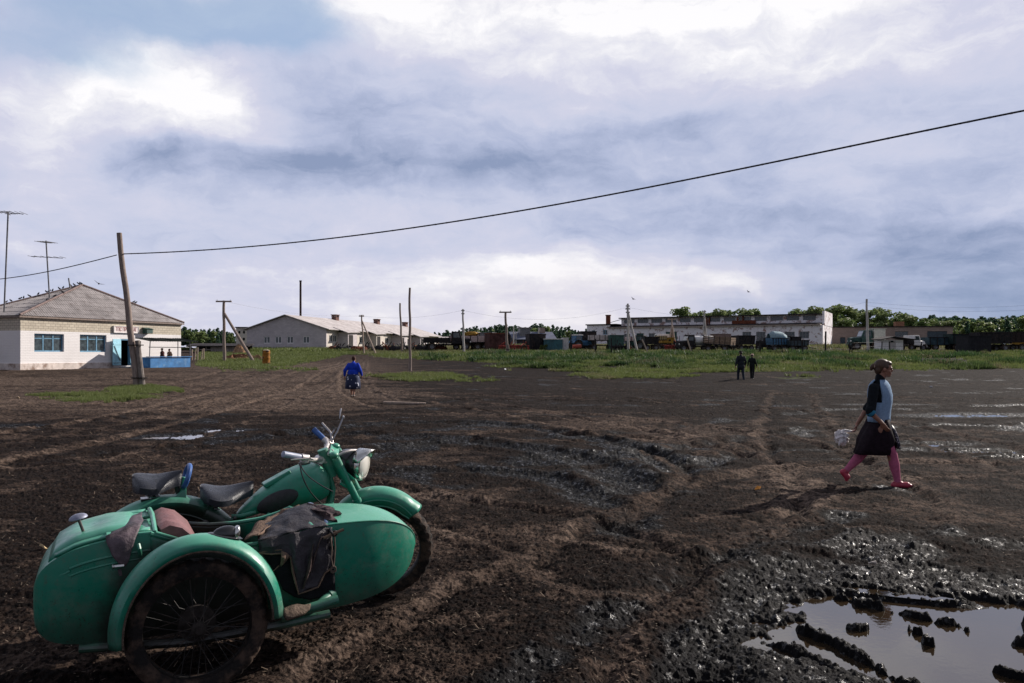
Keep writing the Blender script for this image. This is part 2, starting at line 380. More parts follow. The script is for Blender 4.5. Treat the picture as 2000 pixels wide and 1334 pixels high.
def terrain_near(x, y):
    near = 1-sstep(40, 75, y); near2 = 1-sstep(25, 65, y)
    z = base_z(x, y)
    z = z+fbm(x*.16, y*.16, 3)*.05*near + fbm(x*.6+5, y*.6, 3)*.03*near
    churn = np.zeros(x.shape); rut = np.zeros(x.shape)
    wob = fbm(x*1.1+9, y*1.1+3, 3)*.16; wob2 = fbm(x*4+1, y*4+7, 3)*.05
    for path, w, d, c in TR:
        xs = [p[0] for p in path]; ys = [p[1] for p in path]; g = w*4+.4
        k = (x > min(xs)-g) & (x < max(xs)+g) & (y > min(ys)-g) & (y < max(ys)+g)
        if not k.any(): continue
        r, al = seg_dist(x[k], y[k], path); r = r+wob[k]*min(1, w*3)+wob2[k]
        q = np.clip(1-(np.maximum(r, 0)/w)**2, 0, 1)
        rim = np.exp(-((r-w*1.35)/(w*.42))**2)
        rut[k] += (rim*d*.45-q*d*.8)*np.where(y[k] < 9, .55, .85)
        churn[k] = np.maximum(churn[k], c*np.exp(-(r/(w*2.0))**2))
    z = z+rut*near+fbm(x*1.7+3, y*1.9, 4)*.045*near*sstep(6, 14, y)
    n1 = fbm(x*.33-4, y*.55+2, 4); n2 = fbm(x*1.5+8, y*1.5-2, 4)
    churn = np.clip(churn*(.85+n2*.9)+sstep(.10, .5, n1)*.75, 0, 1)
    cz = churn**1.3
    clod = np.abs(fbm(x*8.5, y*8.5, 3)); clod2 = np.abs(fbm(x*21+4, y*21-2, 3)); big = fbm(x*3.1+1, y*3.1+8, 3)
    cell = fbm(x*12+20, y*12+3, 2); cell2 = fbm(x*26-20, y*26+13, 2)
    lump = big*.012+(.20-clod)*.020+(.20-clod2)*.018+sstep(.22, .38, cell)*.017+sstep(.18, .36, cell2)*.010+fbm(x*45, y*45, 2)*.006
    z = z+lump*cz*near*.95
    # crumbly crust everywhere else
    crust = fbm(x*6+2, y*8, 3)*.018+(.22-np.abs(fbm(x*17, y*20, 3)))*.022+sstep(.12, .4, fbm(x*34, y*38, 3))*.009
    z = z+(1-cz*.6)*near2*crust+near2*fbm(x*70+3, y*75, 2)*.0035
    wet = sstep(.30, .85, churn+fbm(x*1.7+3, y*1.7, 4)*.45)
    # puddles, each in a wide shallow hollow
    wedge = fbm(x*2.1-7, y*2.1+5, 4)*.36+fbm(x*9, y*9, 3)*.14
    for (c, ax, rz, lv) in PUD:
        cx, cy = PG(*c); g = 3.2*max(ax)
        k = (np.abs(x-cx) < g) & (np.abs(y-cy) < g)
        if not k.any(): continue
        a = rad(rz); u = ((x[k]-cx)*math.cos(a)+(y[k]-cy)*math.sin(a))/ax[0]; v = (-(x[k]-cx)*math.sin(a)+(y[k]-cy)*math.cos(a))/ax[1]
        r = np.sqrt(u*u+v*v)+wedge[k]
        t = 1-sstep(.84, 1.06, r); sh = 1-sstep(.9, 2.3, r)
        zt = lv-.022+np.minimum(lump[k], .03)*.35 if cy < 7 else lv-.010+lump[k]*.9+fbm(x[k]*3, y[k]*5, 3)*.03
        zz = z[k]; zz = zz*(1-sh*.75)+(lv+.012+lump[k]*1.0)*sh*.75
        z[k] = zz*(1-t)+zt*t; wet[k] = np.maximum(wet[k], sh); churn[k] = np.maximum(churn[k], sh*.8)
    # ridges of squeezed mud standing in the big puddle
    for pix, w, h in RIDGES:
        P = [PG(*p) for p in pix]; xs = [p[0] for p in P]; ys = [p[1] for p in P]; g = .8
        k = (x > min(xs)-g) & (x < max(xs)+g) & (y > min(ys)-g) & (y < max(ys)+g)
        if not k.any(): continue
        r, al = seg_dist(x[k], y[k], P); r = r+fbm(x[k]*5, y[k]*5, 3)*.075+fbm(x[k]*20, y[k]*20, 2)*.028
        q = np.exp(-(np.maximum(r, 0)/w)**2)
        z[k] = np.maximum(z[k], -.14+q*(h*.7+.075)+np.where(q > .25, lump[k]*.9, 0))
        wet[k] = np.maximum(wet[k], q); churn[k] = np.maximum(churn[k], q)
    # the motorcycle stands on trodden, level ground
    for (cx, cy, r0, zz) in ((-1.476, 3.75, .42, 0.0), (-.81, 5.33, .35, -.035), (-2.03, 4.73, .5, 0.0)):
        r = np.hypot(x-cx, y-cy); t = 1-sstep(r0*.4, r0*1.4, r); z = z*(1-t)+(zz+crust*.5)*t
    u = 1000+FPX*x/np.maximum(y, 1); v = YH-FPX*(base_z(x, y)-HCAM)/np.maximum(y, 1)
    lines = fbm(x*.10+3, y*.55+1, 5)*1.2+fbm(x*.35, y*1.6, 4)*.6
    tan = sstep(900, 500, u)*sstep(830, 770, v)*1.0+np.exp(-((u-(690-(v-697)*2.7))/(35+np.maximum(v-697, 0)*1.6))**2)*(v > 690)*(v < 800)*.9
    tan = tan+np.exp(-((v-(835+(u-1250)*.12))/22)**2)*np.exp(-((u-1250)/300)**2)*.6-sstep(700, 1000, u)*sstep(835, 800, v)*.45
    dry = sstep(-.25, .35, fbm(x*.5+11, y*.8-3, 4)*.8+lines*.55*sstep(7, 20, y)+fbm(x*2.5, y*3, 3)*.4-churn*.55+tan*.8)
    ln = np.zeros(x.shape)
    for path in DT:
        xs = [p[0] for p in path]; ys = [p[1] for p in path]; g = 1.6
        k = (x > min(xs)-g) & (x < max(xs)+g) & (y > min(ys)-g) & (y < max(ys)+g)
        if not k.any(): continue
        r, al = seg_dist(x[k], y[k], path); r = r+fbm(x[k]*.9, y[k]*.9, 3)*.25
        ln[k] = np.maximum(ln[k], np.exp(-((r-.75)/.16)**2)*np.clip(.75+fbm(al*.5, al*0+3, 3), 0, 1.2)); z[k] += -.028*np.exp(-((r-.62)/.10)**2)+.022*np.exp(-((r-.82)/.12)**2)
    dry = np.clip(dry+ln*.9, 0, 1.4); tan = np.clip(tan, 0, 1)+ln
    wet = wet*(1-np.clip(tan, 0, 1)*.9)
    dry = dry+np.clip(tan*np.where(u < 900, 1, .5)*np.where(y < 8, .35, 1), 0, 1)*.62*np.clip(.45+lines*1.1+fbm(x*1.4, y*4, 3)*.8, 0, 1.3)
    return z, wet, churn, dry
def soft_poly(u, v, quads, feather=1.0):
    m = np.zeros(u.shape)
    for (x0, y0, sx, sy, w) in quads:
        m = np.maximum(m, w*(1-sstep(.6, 1.25, np.sqrt(((u-x0)/sx)**2+((v-y0)/sy)**2))))
    return m
def grass_mask(x, y, z):
    yy = np.maximum(y, 1.0); u = 1000+FPX*x/yy; v = YH-FPX*(z-HCAM)/yy
    n = fbm(x*.35+2, y*.35-8, 4)*.55+fbm(x*1.6, y*1.6, 3)*.25
    # far bank on the right and middle
    edge = np.interp(u, [300, 560, 640, 700, 760, 860, 1000, 1200, 1400, 1600, 2000, 2300], [716, 716, 703, 694, 699, 703, 708, 716, 722, 724, 721, 721])
    band = sstep(-4.0, 4.0, edge-v+n*8+fbm(x*1.3, y*1.3, 3)*3)*(u > 250)
    band = np.where(u < 640, band*sstep(375, 400, u), band)
    road = np.exp(-((u-(690-(v-697)*2.5))/(28+np.maximum(v-697, 0)*2.0))**2)*(v > 693)
    band = band*(1-np.clip(road*1.5, 0, 1))
    spots = soft_poly(u, v, [(190, 778, 125, 12, .72), (280, 763, 85, 9, .85), (820, 737, 95, 9, .8), (930, 742, 60, 5, .6), (1240, 735, 130, 6, .9), (1060, 716, 130, 4, .8),
                             (1330, 724, 300, 4, .9), (1560, 737, 60, 3, .5), (520, 722, 120, 4, .5)])
    spots = np.clip(spots+(n*1.6+fbm(x*3.1, y*3.1, 3)*.5)*(spots > 0.02), 0, 1)
    g = np.maximum(band, sstep(.30, .95, spots))
    bare = soft_poly(u, v, [(1840, 705, 60, 7, 1), (1700, 683, 260, 5, .9), (900, 712, 200, 3, .6)])
    g = g*(1-bare*.8)*sstep(-.42, -.10, fbm(x*.22+9, y*.6-4, 4))
    return np.where(y > 25, g, 0), n
def make_ground():
    # polar sheet: fine in front, coarse elsewhere
    rows = [0.0]; d = 2.6
    rr = [0.25, .8, 1.5, 2.1, 2.6]
    while d < 34: d += max(min(.62*d*d/1273*1.0, .0052*d), .006); rr.append(d)
    while d < 130: d *= 1.0075; rr.append(d)
    while d < 3500: d *= 1.06; rr.append(d)
    rr = np.array(rr)
    th = [-math.pi]; a = -math.pi
    while a < rad(-47): a += rad(3.0); th.append(a)
    a = rad(-44)
    while a < rad(44): th.append(a); a += rad(.062)
    a = rad(45)
    while a < math.pi-.03: th.append(a); a += rad(3.0)
    th = np.array(th); th.sort()
    R, A = np.meshgrid(rr, th, indexing='ij'); nr, na = R.shape
    x = (R*np.sin(A)).ravel(); y = (R*np.cos(A)).ravel()
    z, wet, churn, dry = terrain(x, y)
    zb = base_z(x, y); g, _n = grass_mask(x, y, zb)
    z = z+g*(fbm(x*.5, y*.5, 3)*.12+.03)
    far = sstep(60, 90, y); dry = dry*(1-far)+far*.8
    x = np.append(x, 0.0); y = np.append(y, 0.0); z = np.append(z, z[0]); wet = np.append(wet, 0); churn = np.append(churn, 0); dry = np.append(dry, 0); g = np.append(g, 0)
    co = np.stack([x, y, z], 1)
    i = np.arange(nr-1)[:, None]; j = np.arange(na)[None, :]; j2 = (j+1) % na
    q = np.stack([np.broadcast_to(i*na+j, (nr-1, na)), np.broadcast_to(i*na+j2, (nr-1, na)), np.broadcast_to((i+1)*na+j2, (nr-1, na)), np.broadcast_to((i+1)*na+j, (nr-1, na))], -1).reshape(-1, 4)[:, ::-1]
    c = nr*na; jj = np.arange(na); tri = np.stack([np.full(na, c), (jj+1) % na, jj], 1)[:, ::-1]
    me = bpy.data.meshes.new('ground'); me.vertices.add(len(co)); me.vertices.foreach_set('co', co.ravel().astype(np.float32))
    nl = q.size+tri.size; me.loops.add(nl); me.loops.foreach_set('vertex_index', np.concatenate([q.ravel(), tri.ravel()]).astype(np.int32))
    me.polygons.add(len(q)+len(tri))
    ls = np.concatenate([np.arange(len(q))*4, len(q)*4+np.arange(len(tri))*3]).astype(np.int32)
    me.polygons.foreach_set('loop_start', ls)
    me.update(calc_edges=True); me.shade_smooth()
    for nm, arr in (('wet', wet), ('churn', churn), ('dry', dry), ('grass', g)):
        at = me.attributes.new(nm, 'FLOAT', 'POINT'); at.data.foreach_set('value', arr.astype(np.float32))
    m = bpy.data.materials.new('mud'); m.use_nodes = True; nt = m.node_tree; T = NT(nt); b = nt.nodes['Principled BSDF']
    def A_(n): nd = T.n('ShaderNodeAttribute'); nd.attribute_name = n; return nd.outputs['Fac']
    tc = T.n('ShaderNodeTexCoord').outputs['Object']
    n1 = T.noise(tc, 1.3, 6, .6); n2 = T.noise(tc, 9, 6, .65); n3 = T.noise(tc, 60, 4, .6)
    wet_, dry_, gr_, ch_ = A_('wet'), A_('dry'), A_('grass'), A_('churn')
    mp = T.n('ShaderNodeMapping'); T.put(mp.inputs[0], tc); mp.inputs['Scale'].default_value = (.35, 1.1, 1); mp.inputs['Rotation'].default_value = (0, 0, rad(-8))
    st1 = T.noise(mp.outputs[0], 1.6, 7, .65, .6); n4 = T.noise(tc, 26, 5, .7)
    dryc = T.mix(T.ss(n1, .3, .7), (.056, .038, .029, 1), (.118, .083, .064, 1))
    speck = T.ss(T.add(T.mul(n4, .6), T.mul(n2, .4)), .42, .60)
    dryc = T.mix(speck, (.0125, .0095, .0085, 1), dryc)
    damp = T.mix(speck, (.0055, .0045, .0043, 1), (.026, .0175, .0140, 1))
    c = T.mix(T.ss(T.add(T.add(T.mul(dry_, .62), T.mul(st1, 1.1)), T.mul(T.add(n2, -.5), .5)), .68, 1.10), damp, dryc)
    c = T.mix(T.mul(T.ss(T.add(dry_, T.mul(T.add(n2, -.5), .6)), .95, 1.6), T.mul(speck, .85)), c, (.185, .135, .105, 1))
    c = T.mix(T.mul(T.ss(T.add(wet_, T.mul(T.add(n2, -.5), .5)), .3, .8), .92), c, (.0055, .0052, .0058, 1))
    straw = T.ss(n3, .64, .72); c = T.mix(T.mul(straw, T.mul(T.m('SUBTRACT', 1.0, wet_), .65)), c, (.19, .15, .115, 1))
    gc = T.mix(T.ss(n2, .3, .7), (.030, .042, .014, 1), (.070, .082, .030, 1))
    c = T.mix(T.ss(gr_, .25, .7), c, gc)
    T.put(b.inputs['Base Color'], c)
    rg = T.mix(T.ss(T.add(wet_, T.mul(T.add(n2, -.5), .7)), .35, .95), (.95, .95, .95, 1), T.mix(T.ss(T.noise(tc, 15, 5, .7), .54, .64), (.72, .72, .72, 1), (.26, .26, .26, 1)))
    T.put(b.inputs['Roughness'], rg); T.put(b.inputs['Specular IOR Level'], T.mix(wet_, (.04, .04, .04, 1), T.mix(T.ss(T.noise(tc, 15, 5, .7), .54, .64), (.07, .07, .07, 1), (.52, .52, .52, 1))))
    bn = T.n('ShaderNodeBump'); bn.inputs['Strength'].default_value = .9; bn.inputs['Distance'].default_value = .016
    T.put(bn.inputs['Height'], T.add(T.add(T.noise(tc, 40, 5, .7), T.mul(T.noise(tc, 170, 3, .6), .3)), T.mul(T.noise(tc, 14, 4, .6), 1.2))); T.put(b.inputs['Normal'], bn.outputs[0])
    me.materials.append(m)
    o = bpy.data.objects.new('ground', me); COL.objects.link(o); tag(o, kind='structure')
make_ground()
def water_mat():
    m = bpy.data.materials.new('muddy_water'); m.use_nodes = True; nt = m.node_tree; T = NT(nt); b = nt.nodes['Principled BSDF']
    tc = T.n('ShaderNodeTexCoord').outputs['Object']
    T.put(b.inputs['Base Color'], T.mix(T.noise(tc, 3, 3, .5), (.022, .015, .009, 1), (.036, .024, .013, 1)))
    b.inputs['Roughness'].default_value = .025; b.inputs['IOR'].default_value = 1.6; b.inputs['Specular IOR Level'].default_value = .8
    bn = T.n('ShaderNodeBump'); bn.inputs['Strength'].default_value = .10; bn.inputs['Distance'].default_value = .004
    T.put(bn.inputs['Height'], T.noise(tc, 22, 3, .5)); T.put(b.inputs['Normal'], bn.outputs[0])
    return m
WATER = water_mat()
for k, (c, ax, rz, lv) in enumerate(PUD):
    cx, cy = PG(*c); n = 48; a = rad(rz); mb = MB()
    v = [(math.cos(t)*ax[0]*1.15*math.cos(a)-math.sin(t)*ax[1]*1.15*math.sin(a), math.cos(t)*ax[0]*1.15*math.sin(a)+math.sin(t)*ax[1]*1.15*math.cos(a), 0) for t in [i*2*math.pi/n for i in range(n)]]
    mb.add(v, [tuple(range(n))]); o = mb.build('puddle', WATER, smooth=0, kind='structure'); o.location = (cx, cy, lv)
# ------------------------------------------------------------ grass
def scatter_grass():
    rs = np.random.RandomState(3)
    def gen(n, x0, x1, y0, y1, hs, cells, edgew, namek):
        yy = y0+(y1-y0)*rs.rand(n)**1.0; xx = (x0+(x1-x0)*rs.rand(n))*yy
        zb = base_z(xx, yy); g, nn = grass_mask(xx, yy, zb)
        keep = rs.rand(n) < sstep(.1, .9, g)**1.3; xx, yy, zb, g, nn = xx[keep], yy[keep], zb[keep], g[keep], nn[keep]
        z = zb+g*(fbm(xx*.5, yy*.5, 3)*.12+.03)
        u = 1000+FPX*xx/yy; v = YH-FPX*(zb-HCAM)/yy
        tall = sstep(.0, .45, fbm(xx*.22+40, yy*.30, 3)+.10)*sstep(52, 62, yy)*(u > 820)*(1-sstep(84, 92, yy))
        dead = sstep(.1, .5, fbm(xx*.3-10, yy*.3+5, 3)+sstep(84, 95, yy)*.45)*(u > 700)
        h = hs*(.55+rs.rand(len(xx))*.8)*(1+tall*1.7)
        B = 5; N = len(xx)
        ang = rs.rand(N, B)*2*np.pi; lean = rs.rand(N, B)*.65+.15; r0 = rs.rand(N, B)*cells*.5
        ox = xx[:, None]+np.cos(ang)*r0; oy = yy[:, None]+np.sin(ang)*r0
        w = edgew*(.6+.8*rs.rand(N, B))*(1+tall[:, None]); hh = h[:, None]*(.6+.6*rs.rand(N, B))
        tx = ox+np.cos(ang)*lean*hh; ty = oy+np.sin(ang)*lean*hh; tz = z[:, None]+hh
        pa = rs.rand(N, B)*np.pi; px = np.cos(pa)*w; py = np.sin(pa)*w
        zb2 = np.broadcast_to(z[:, None]-.03, ox.shape)
        V = np.stack([np.stack([ox-px, oy-py, zb2], -1), np.stack([ox+px, oy+py, zb2], -1), np.stack([tx, ty, tz], -1)], 2).reshape(-1, 3)
        cv = np.repeat(np.clip(rs.rand(N)*.5+.25+tall*.0, 0, 1), B*3); tv = np.repeat(tall, B*3); dv = np.repeat(dead*(rs.rand(N) < .75), B*3)
        me = bpy.data.meshes.new(namek); nv = len(V); me.vertices.add(nv); me.vertices.foreach_set('co', V.ravel().astype(np.float32))
        me.loops.add(nv); me.loops.foreach_set('vertex_index', np.arange(nv, dtype=np.int32)); me.polygons.add(nv//3)
        me.polygons.foreach_set('loop_start', (np.arange(nv//3)*3).astype(np.int32)); me.update(calc_edges=True)
        for nm, arr in (('vary', cv), ('tall', tv), ('dead', dv)):
            at = me.attributes.new(nm, 'FLOAT', 'POINT'); at.data.foreach_set('value', arr.astype(np.float32))
        return me
    m = bpy.data.materials.new('grass_blades'); m.use_nodes = True; nt = m.node_tree; T = NT(nt); b = nt.nodes['Principled BSDF']
    def A_(n): nd = T.n('ShaderNodeAttribute'); nd.attribute_name = n; return nd.outputs['Fac']
    tc = T.n('ShaderNodeTexCoord').outputs['Object']
    c = T.mix(A_('vary'), (.075, .115, .026, 1), (.19, .21, .075, 1))
    c = T.mix(A_('tall'), c, T.mix(A_('vary'), (.018, .052, .018, 1), (.060, .110, .034, 1)))
    c = T.mix(T.mul(A_('dead'), .65), c, T.mix(A_('vary'), (.15, .115, .07, 1), (.27, .22, .15, 1)))
    T.put(b.inputs['Base Color'], c); b.inputs['Roughness'].default_value = .6; b.inputs['Specular IOR Level'].default_value = .25
    tr = T.n('ShaderNodeBsdfTranslucent'); T.put(tr.inputs[0], c); mx = T.n('ShaderNodeMixShader'); mx.inputs[0].default_value = .35
    nt.links.new(b.outputs[0], mx.inputs[1]); nt.links.new(tr.outputs[0], mx.inputs[2]); nt.links.new(mx.outputs[0], nt.nodes['Material Output'].inputs[0])
    for nm, args in (('grass', (120000, -.72, .72, 48, 100, .165, .35, .030)), ('grass', (90000, -.64, -.36, 21, 48, .10, .14, .012)), ('grass', (110000, -.22, .30, 40, 68, .12, .2, .018)), ('grass', (60000, -.72, .72, 100, 150, .35, .8, .08))):
        me = gen(*args, nm); me.materials.append(m); o = bpy.data.objects.new(nm, me); COL.objects.link(o); tag(o, 'green grass and weeds growing over the bank and in patches on the mud', 'grass', kind='stuff')
scatter_grass()
def scatter_litter():
    rs = np.random.RandomState(9); n = 6000
    y = 3.6*(30/3.6)**rs.rand(n); x = (rs.rand(n)*1.5-.78)*y; z, wt_, _c, _d = terrain(x, y); kp = wt_ < .45; x, y, z = x[kp], y[kp], z[kp]; n = len(x)
    L = (.004+.011*rs.rand(n)**2)*(1+y*.08); w = .0013*(1+y*.22); a = rs.rand(n)*6.28; ti = rs.normal(size=n)*.35
    dx, dy, dz = np.cos(a)*L, np.sin(a)*L, ti*L; px, py = -np.sin(a)*w, np.cos(a)*w; z = z+.006+np.abs(dz)
    Q = np.stack([np.stack([x-dx-px, y-dy-py, z-dz], -1), np.stack([x+dx-px, y+dy-py, z+dz], -1), np.stack([x+dx+px, y+dy+py, z+dz], -1), np.stack([x-dx+px, y-dy+py, z-dz], -1)], 1)
    me = bpy.data.meshes.new('straw_litter'); me.vertices.add(n*4); me.vertices.foreach_set('co', Q.reshape(-1).astype(np.float32)); me.loops.add(n*4); me.loops.foreach_set('vertex_index', np.arange(n*4, dtype=np.int32))
    me.polygons.add(n); me.polygons.foreach_set('loop_start', (np.arange(n)*4).astype(np.int32)); me.update(calc_edges=True); me.materials.append(mat('straw_bits', (.15, .115, .085), .9, var=.6, vs=.7))
    o = bpy.data.objects.new('straw_litter', me); COL.objects.link(o); tag(o, 'bits of straw and chaff trodden into the mud', 'litter', kind='stuff')
scatter_litter()
# ------------------------------------------------------------ green sidecar motorcycle
GREEN = mat('green_enamel', (.022, .235, .135), .42, var=.22, vs=5, col2=(.045, .20, .125), c2s=14, c2t=(.52, .75), bump=.10, bs=70, coat=.25)
def worn_green():
    m = bpy.data.materials.new('worn_green'); m.use_nodes = True; T = NT(m.node_tree); b = m.node_tree.nodes['Principled BSDF']
    tc = T.n('ShaderNodeTexCoord').outputs['Object']
    c = T.mix(T.noise(tc, 4, 5, .6), (.004, .155, .098, 1), (.014, .235, .148, 1))
    dust = T.ss(T.noise(tc, 6, 9, .75), .46, .74); c = T.mix(T.mul(dust, .5), c, (.15, .19, .14, 1)); c = T.mix(T.mul(T.ss(T.noise(tc, 28, 6, .7), .55, .7), .35), c, (.10, .075, .05, 1))
    gn = T.sep(T.n('ShaderNodeNewGeometry').outputs['Normal'])[2]; c = T.mix(T.mul(T.ss(T.add(gn, T.mul(T.add(T.noise(tc, 5, 6, .7), -.5), .8)), .30, 1.0), .75), c, (.13, .43, .30, 1))  # sunlit sheen on upward faces, put into the colour as paler green
    scr = T.ss(T.noise(tc, 45, 6, .75), .66, .74); c = T.mix(T.mul(scr, .8), c, (.07, .045, .03, 1))
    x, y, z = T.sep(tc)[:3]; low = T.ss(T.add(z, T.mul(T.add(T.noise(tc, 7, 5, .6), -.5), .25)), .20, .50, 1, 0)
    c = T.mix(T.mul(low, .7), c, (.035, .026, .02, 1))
    dx = T.add(x, -.045); dz = T.add(z, -.32); rr = T.m('SQRT', T.add(T.mul(dx, dx), T.mul(dz, dz))); wheel_shade = T.mul(T.ss(T.add(rr, T.mul(T.add(T.noise(tc, 10, 6, .7), -.5), .10)), .36, .47, 1, 0), T.ss(y, -1.04, -1.01, 0, 1))  # deep shade behind the sidecar wheel, painted near-black into the body colour
    c = T.mix(T.mul(wheel_shade, .94), c, T.mix(T.noise(tc, 25, 5, .7), (.008, .007, .006, 1), (.022, .017, .014, 1)))
    spk = T.mul(T.ss(T.noise(tc, 75, 3, .6), .60, .66), T.ss(T.add(z, T.mul(T.noise(tc, 4, 3, .6), .3)), .35, .85, 1, .12)); c = T.mix(T.mul(spk, .8), c, (.035, .026, .02, 1))
    T.put(b.inputs['Base Color'], c); T.put(b.inputs['Roughness'], T.ss(T.noise(tc, 12, 6, .7), .3, .75, .26, .62))
    b.inputs['Coat Weight'].default_value = .2; b.inputs['Coat Roughness'].default_value = .2
    bn = T.n('ShaderNodeBump'); bn.inputs['Strength'].default_value = .12; bn.inputs['Distance'].default_value = .01
    T.put(bn.inputs['Height'], T.add(T.noise(tc, 3.5, 2, .5), T.mul(T.noise(tc, 90, 3, .6), .06))); T.put(b.inputs['Normal'], bn.outputs[0])
    return m
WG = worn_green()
BLKRUB = mat('black_rubber', (.016, .016, .018), .55, var=.3, vs=20, bump=.15, bs=120)
TYRE = mat('muddy_tyre', (.016, .014, .013), .8, col2=(.075, .05, .037), c2s=11, c2t=(.42, .62), bump=.4, bs=70)
CHROME = mat('dull_chrome', (.62, .61, .58), .22, 1.0, var=.12, vs=30)
BARM = mat('painted_bar', (.50, .46, .44), .32, .35, var=.2, vs=30)
SADDLE = mat('saddle_rubber', (.020, .022, .030), .36, var=.2, vs=16, bump=.25, bs=160)
BLUEG = mat('blue_rubber', (.035, .10, .30), .35, var=.25, vs=20)
BLKP = mat('black_paint', (.012, .012, .013), .28, coat=.4)
RIMM = mat('dirty_rim', (.016, .014, .013), .6, .1, col2=(.05, .036, .028), c2s=18, c2t=(.5, .62))
CLOTH = mat('dark_tarp', (.024, .020, .026), .62, var=.4, vs=6, col2=(.06, .045, .042), c2s=5, c2t=(.55, .75), bump=.5, bs=30)
CLOTH2 = mat('tan_tarp', (.155, .105, .078), .85, var=.3, vs=14, bump=.5, bs=60)
MAROON = mat('maroon_vinyl', (.17, .075, .075), .6, var=.25, vs=12, col2=(.10, .04, .04), c2s=30, c2t=(.6, .7), bump=.2, bs=60)
LEATH = mat('grey_leather', (.085, .060, .070), .55, var=.45, vs=9, col2=(.025, .018, .022), c2s=10, c2t=(.5, .66), bump=.4, bs=35)
DIRT = mat('caked_mud', (.115, .085, .065), .95, var=.5, vs=22, bump=.8, bs=60)
ALU = mat('dirty_alloy', (.10, .095, .09), .5, .6, var=.4, vs=20)
GLASS = mat('lamp_glass', (.75, .72, .66), .08, 0, coat=1.0)
TH = rad(27); RW = Vector((-2.03, 4.73, 0.0))
moto = empty('sidecar_motorcycle', RW, TH, 'green sidecar motorcycle with a dark tarpaulin over the sidecar, parked on black mud', 'motorcycle')
def bl(px, py, yl):                               # picture position on a plane yl beside the machine -> its own frame
    a = (px-1000)/FPX; b = (YH-py)/FPX; c, s = math.cos(TH), math.sin(TH)
    x = (RW.x-yl*s-a*(RW.y+yl*c))/(a*s-c); t = RW.y+x*s+yl*c
    return Vector((x, yl, HCAM+b*t))
AX = Matrix.Rotation(rad(90), 4, 'X')             # lathe axis z -> -y
def wheel(c, M, R=.335, name='wheel'):
    c = Vector(c); L = M @ Matrix.Translation(c) @ AX
    w = empty(name); w.parent = moto
    # tyre with knobbly tread
    n = 120; prof = [(-.040, .255), (-.050, .275), (-.054, .300), (-.046, .322), (-.030, .333), (-.012, .338), (.012, .338), (.030, .333), (.046, .322), (.054, .300), (.050, .275), (.040, .255)]
    rings = []
    for i in range(n):
        a = 2*math.pi*i/n; R_ = []
        for k, (z, r) in enumerate(prof):
            dr = 0
            if 3 <= k <= 8: dr = -.007 if (i+(2 if k in (5, 6) else 0)) % 4 < 2 else .002
            rr = (r+dr)*R/.335; R_.append(Vector((rr*math.cos(a), rr*math.sin(a), z)))
        rings.append(R_)
    mb = MB(); mb.loft(rings, closed=True, M=L, cap=False, loop=True); mb.build('tyre', TYRE, w, smooth=30)
    mb = MB(); mb.lathe([(.262, -.040), (.268, -.044), (.262, -.047), (.250, -.040), (.240, -.022), (.236, 0), (.240, .022), (.250, .040), (.262, .047), (.268, .044), (.262, .040), (.246, .020), (.243, 0), (.246, -.020), (.262, -.040)], 64, M=L)
    mb.build('rim', RIMM, w)
    mb = MB(); mb.lathe([(0, .080), (.018, .080), (.020, .066), (.032, .060), (.036, .052), (.034, .045), (.030, .040), (.028, 0), (.030, -.030), (.085, -.036), (.088, -.060), (.020, -.066), (.018, -.085), (0, -.085)], 32, M=L)
    mb.build('hub', mat('muddy_hub', (.03, .025, .022), .8, var=.5, vs=30), w)
    mb = MB()
    for i in range(40):
        a = 2*math.pi*i/40; sgn = 1 if i % 2 else -1; da = (.42 if (i//2) % 2 else -.42)
        p = Vector((.034*math.cos(a+da), .034*math.sin(a+da), .05*sgn)); q = Vector((.242*math.cos(a), .242*math.sin(a), .012*sgn))
        if sgn < 0: p = Vector((.084*math.cos(a+da*.6), .094*math.sin(a+da*.6), -.045))
        mb.tube([p, q], .0021, 5, M=L)
    mb.build('spokes', RIMM, w)
    return w
def fender(name, c, R, a0, a1, w, skirt, M=Matrix.Identity(4), mat_=None, n=44, bead=True, parent=None, flare=0, xs=1.0):
    c = Vector(c); rings = []; prof = []
    for k in range(13):
        t = -1+2*k/12; r = .034*(1-abs(t)**2.2)*(w/.15)
        prof.append((t*w/2, r))
    prof = [(-w/2, -skirt)]+prof+[(w/2, -skirt)]
    for i in range(n+1):
        u = i/n; a = rad(a0+(a1-a0)*u); e = min(u, 1-u); Rf = R+flare*max(0, .08-u)*1.2
        rings.append([c+Vector(((Rf+dr)*math.cos(a)*xs, dy, (Rf+dr)*math.sin(a))) for dy, dr in prof])
    mb = MB(); mb.loft(rings, closed=False, M=M, cap=False)
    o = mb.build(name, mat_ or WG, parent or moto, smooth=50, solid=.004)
    if bead:
        b = MB(); 
        for side in (0, -1): b.tube([r[side] for r in rings], .0055, 6, M=M)
        b.build('edge_bead', DIRT if bead == 2 else WG, o)
    return o
I4 = Matrix.Identity(4)
# steering: fork line leans back, bars turned to the right
A_ = Vector((.95, 0, .93)); FW = Vector((1.315, 0, .30))
ax = (A_-FW).normalized()
ST = Matrix.Translation(A_) @ Matrix.Rotation(rad(-20), 4, ax) @ Matrix.Translation(-A_)
wheel((0, 0, .335), I4); wheel(FW, ST, .326); wheel((.045, -1.13, .318), I4, .314)
